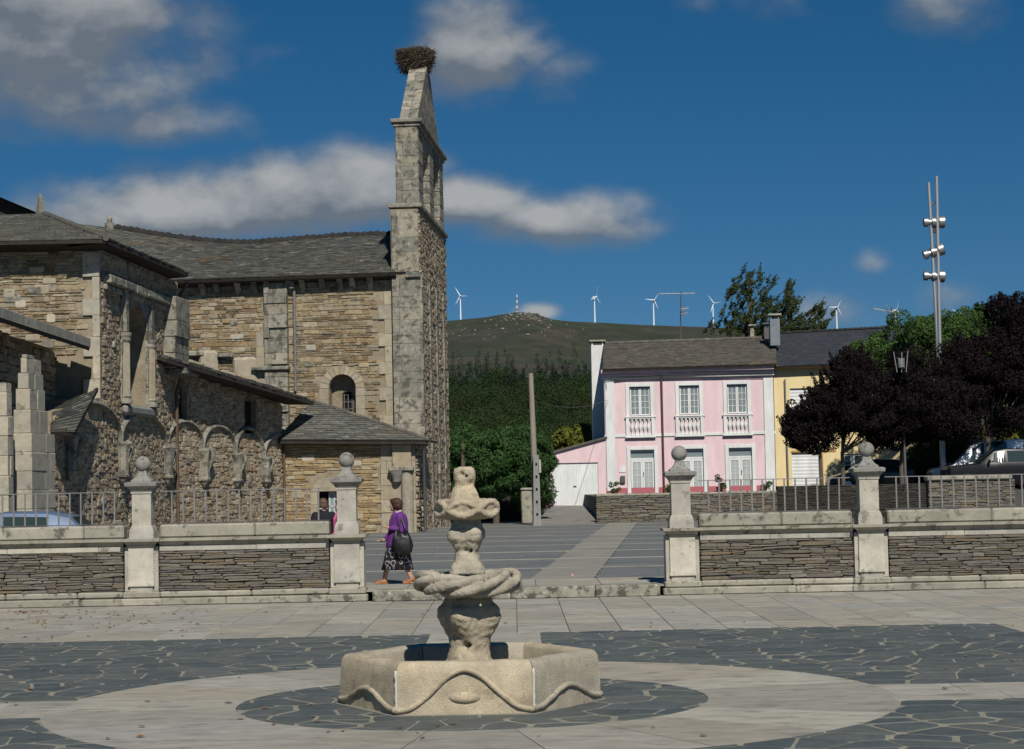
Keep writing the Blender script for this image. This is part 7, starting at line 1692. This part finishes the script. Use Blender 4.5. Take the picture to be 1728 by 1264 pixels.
mb = MB(); v = []; f = []; secs = [(.565, .12, .035), (.60, .175, .06), (.70, .205, .075), (.80, .185, .062), (.90, .15, .045), (.975, .115, .022)]; n = 24
for (z, rx, ry) in secs:
    for i in range(n): th = 2 * PI * i / n; v.append(W3(.115 + rx * math.copysign(abs(math.cos(th)) ** .7, math.cos(th)) + (.93 - z) * .06, -.30 + ry * math.sin(th) + .014 * math.sin(th * 4 + z * 24), z + .03 * math.sin(th * 2 + 1) + .012 * math.sin(th * 7)))
for j in range(len(secs) - 1):
    for i in range(n): f.append((j * n + i, j * n + (i + 1) % n, (j + 1) * n + (i + 1) % n, (j + 1) * n + i))
f += [tuple(range(n)), tuple(range(len(secs) * n - 1, (len(secs) - 1) * n - 1, -1))]; mb.add(v, f); soft(mb.build('bag_body', M['bag'], bagt), 70)
for dx in (-.09, .09):
    mb = MB(); mb.tube([W3(.12 + dx, -.33, .9), W3(.13 + dx * .6, -.33, 1.05), W3(.12, -.26, 1.25), W3(.1, -.17, 1.335), W3(.12, -.12, 1.3)], .012, 8, flat=.6); mb.build('strap', M['bag'], bagt)
# --- two people behind the wall, seen from the chest up
def stander(label, px, D, h, face, cloth, hair, seed, trousers, hair_long=0.0, lean=0.0):
    b = at(px, 810, D); X0, Y0 = b.x, D; t = thing('person', label, 'person', (X0, Y0, TZ)); s = h / 1.68; fx = Vector(face).normalized(); sd = Vector((0, 0, 1)).cross(fx).normalized()
    def Q(f_, l, z): return Vector((X0, Y0, TZ)) + fx * f_ * s + sd * l * s + Vector((0, 0, z * s))
    mb = MB(); Mx = head(mb, Q(.03, 0, 1.56), face, s); caps(mb, [Q(.0, 0, 1.5), Q(-.01, 0, 1.38)], [.055 * s, .065 * s]); mb.tube([Q(0, 0, .9), Q(0, 0, 1.1), Q(0, 0, 1.3), Q(0, 0, 1.42)], [.15 * s, .14 * s, .16 * s, .08 * s], 14)
    for sg in (-1, 1):
        caps(mb, [Q(0, sg * .09, .9), Q(.03, sg * .1, .5), Q(0, sg * .1, .08)], [.09 * s, .06 * s, .045 * s]); caps(mb, [Q(0, sg * .1, .06), Q(.13, sg * .11, .035)], [.045 * s, .035 * s])
        caps(mb, [Q(-.01, sg * .19, 1.36), Q(-.03, sg * .23, 1.08), Q(.14, sg * .17, .98)], [.05 * s, .042 * s, .03 * s]); hand(mb, Q(.14, sg * .17, .98), fx, sg, s, .6)
    bd = mb.build('body', M['skin'], t, True); remesh(bd, .0095, 4); eyes(bd, Mx, s)
    mb = MB(); q = lambda p, r: mb.ball((p[0] * s, p[1] * s, p[2] * s), (r[0] * s, r[1] * s, r[2] * s), 16, 12, Mx)
    q((-.022, 0, .042), (.103, .09, .095)); q((-.06, 0, -.02 - hair_long), (.07, .085, .08)); q((-.03, .06, -.01 - hair_long), (.055, .035, .075)); q((-.03, -.06, -.01 - hair_long), (.055, .035, .075)); q((.045, 0, .09), (.05, .07, .035))
    h_ = mb.build('hair', hair, bd, True); remesh(h_, .012, 3)
    mb = MB(); mb.tube([Q(0, 0, .82), Q(0, 0, .95), Q(0, 0, 1.15), Q(0, 0, 1.3), Q(-.01, 0, 1.4), Q(-.01, 0, 1.45)], [.19 * s, .185 * s, .185 * s, .2 * s, .14 * s, .075 * s], 18)
    for sg in (-1, 1): caps(mb, [Q(-.01, sg * .17, 1.35), Q(-.03, sg * .235, 1.08), Q(.11, sg * .18, .99)], [.085 * s, .07 * s, .055 * s])
    c = mb.build('jacket', cloth, t, True); remesh(c, .014, 3)
    mb = MB()
    for sg in (-1, 1): caps(mb, [Q(0, sg * .08, .9), Q(.03, sg * .1, .5), Q(0, sg * .1, .1)], [.115 * s, .085 * s, .07 * s])
    c = mb.build('trousers', trousers, t, True); remesh(c, .015, 2)
    mb = MB(); mb.tube([Q(.07, -.05, 1.45), Q(.02, -.085, 1.475), Q(-.05, -.05, 1.49), Q(-.05, .05, 1.49), Q(.02, .085, 1.475), Q(.07, .05, 1.45)], .022 * s, 8); mb.build('collar', M['collar'], t, True)
stander('person with ash blond hair and a dark jacket seen over the wall, from behind', 545, 36.9, 1.63, (-.45, .9, 0), M['black_cloth'], M['hair_ash'], 1, M['black_cloth'])
stander('dark haired person in pink half hidden behind the gate pillar', 575, 37.0, 1.60, (-1, .1, 0), M['pink_cloth'], M['hair_brown'], 2, M['black_cloth'])
# small bit of litter on the terrace
p = gnd(966, 974, TZ); mb = MB(); mb.ball((p.x, p.y, TZ + .03), (.025, .02, .035), 7, 5); tag(mb.build('paper_scrap', plain('pink_paper', (.6, .3, .3), .8)), 'small pink scrap of paper on the terrace path', 'litter')
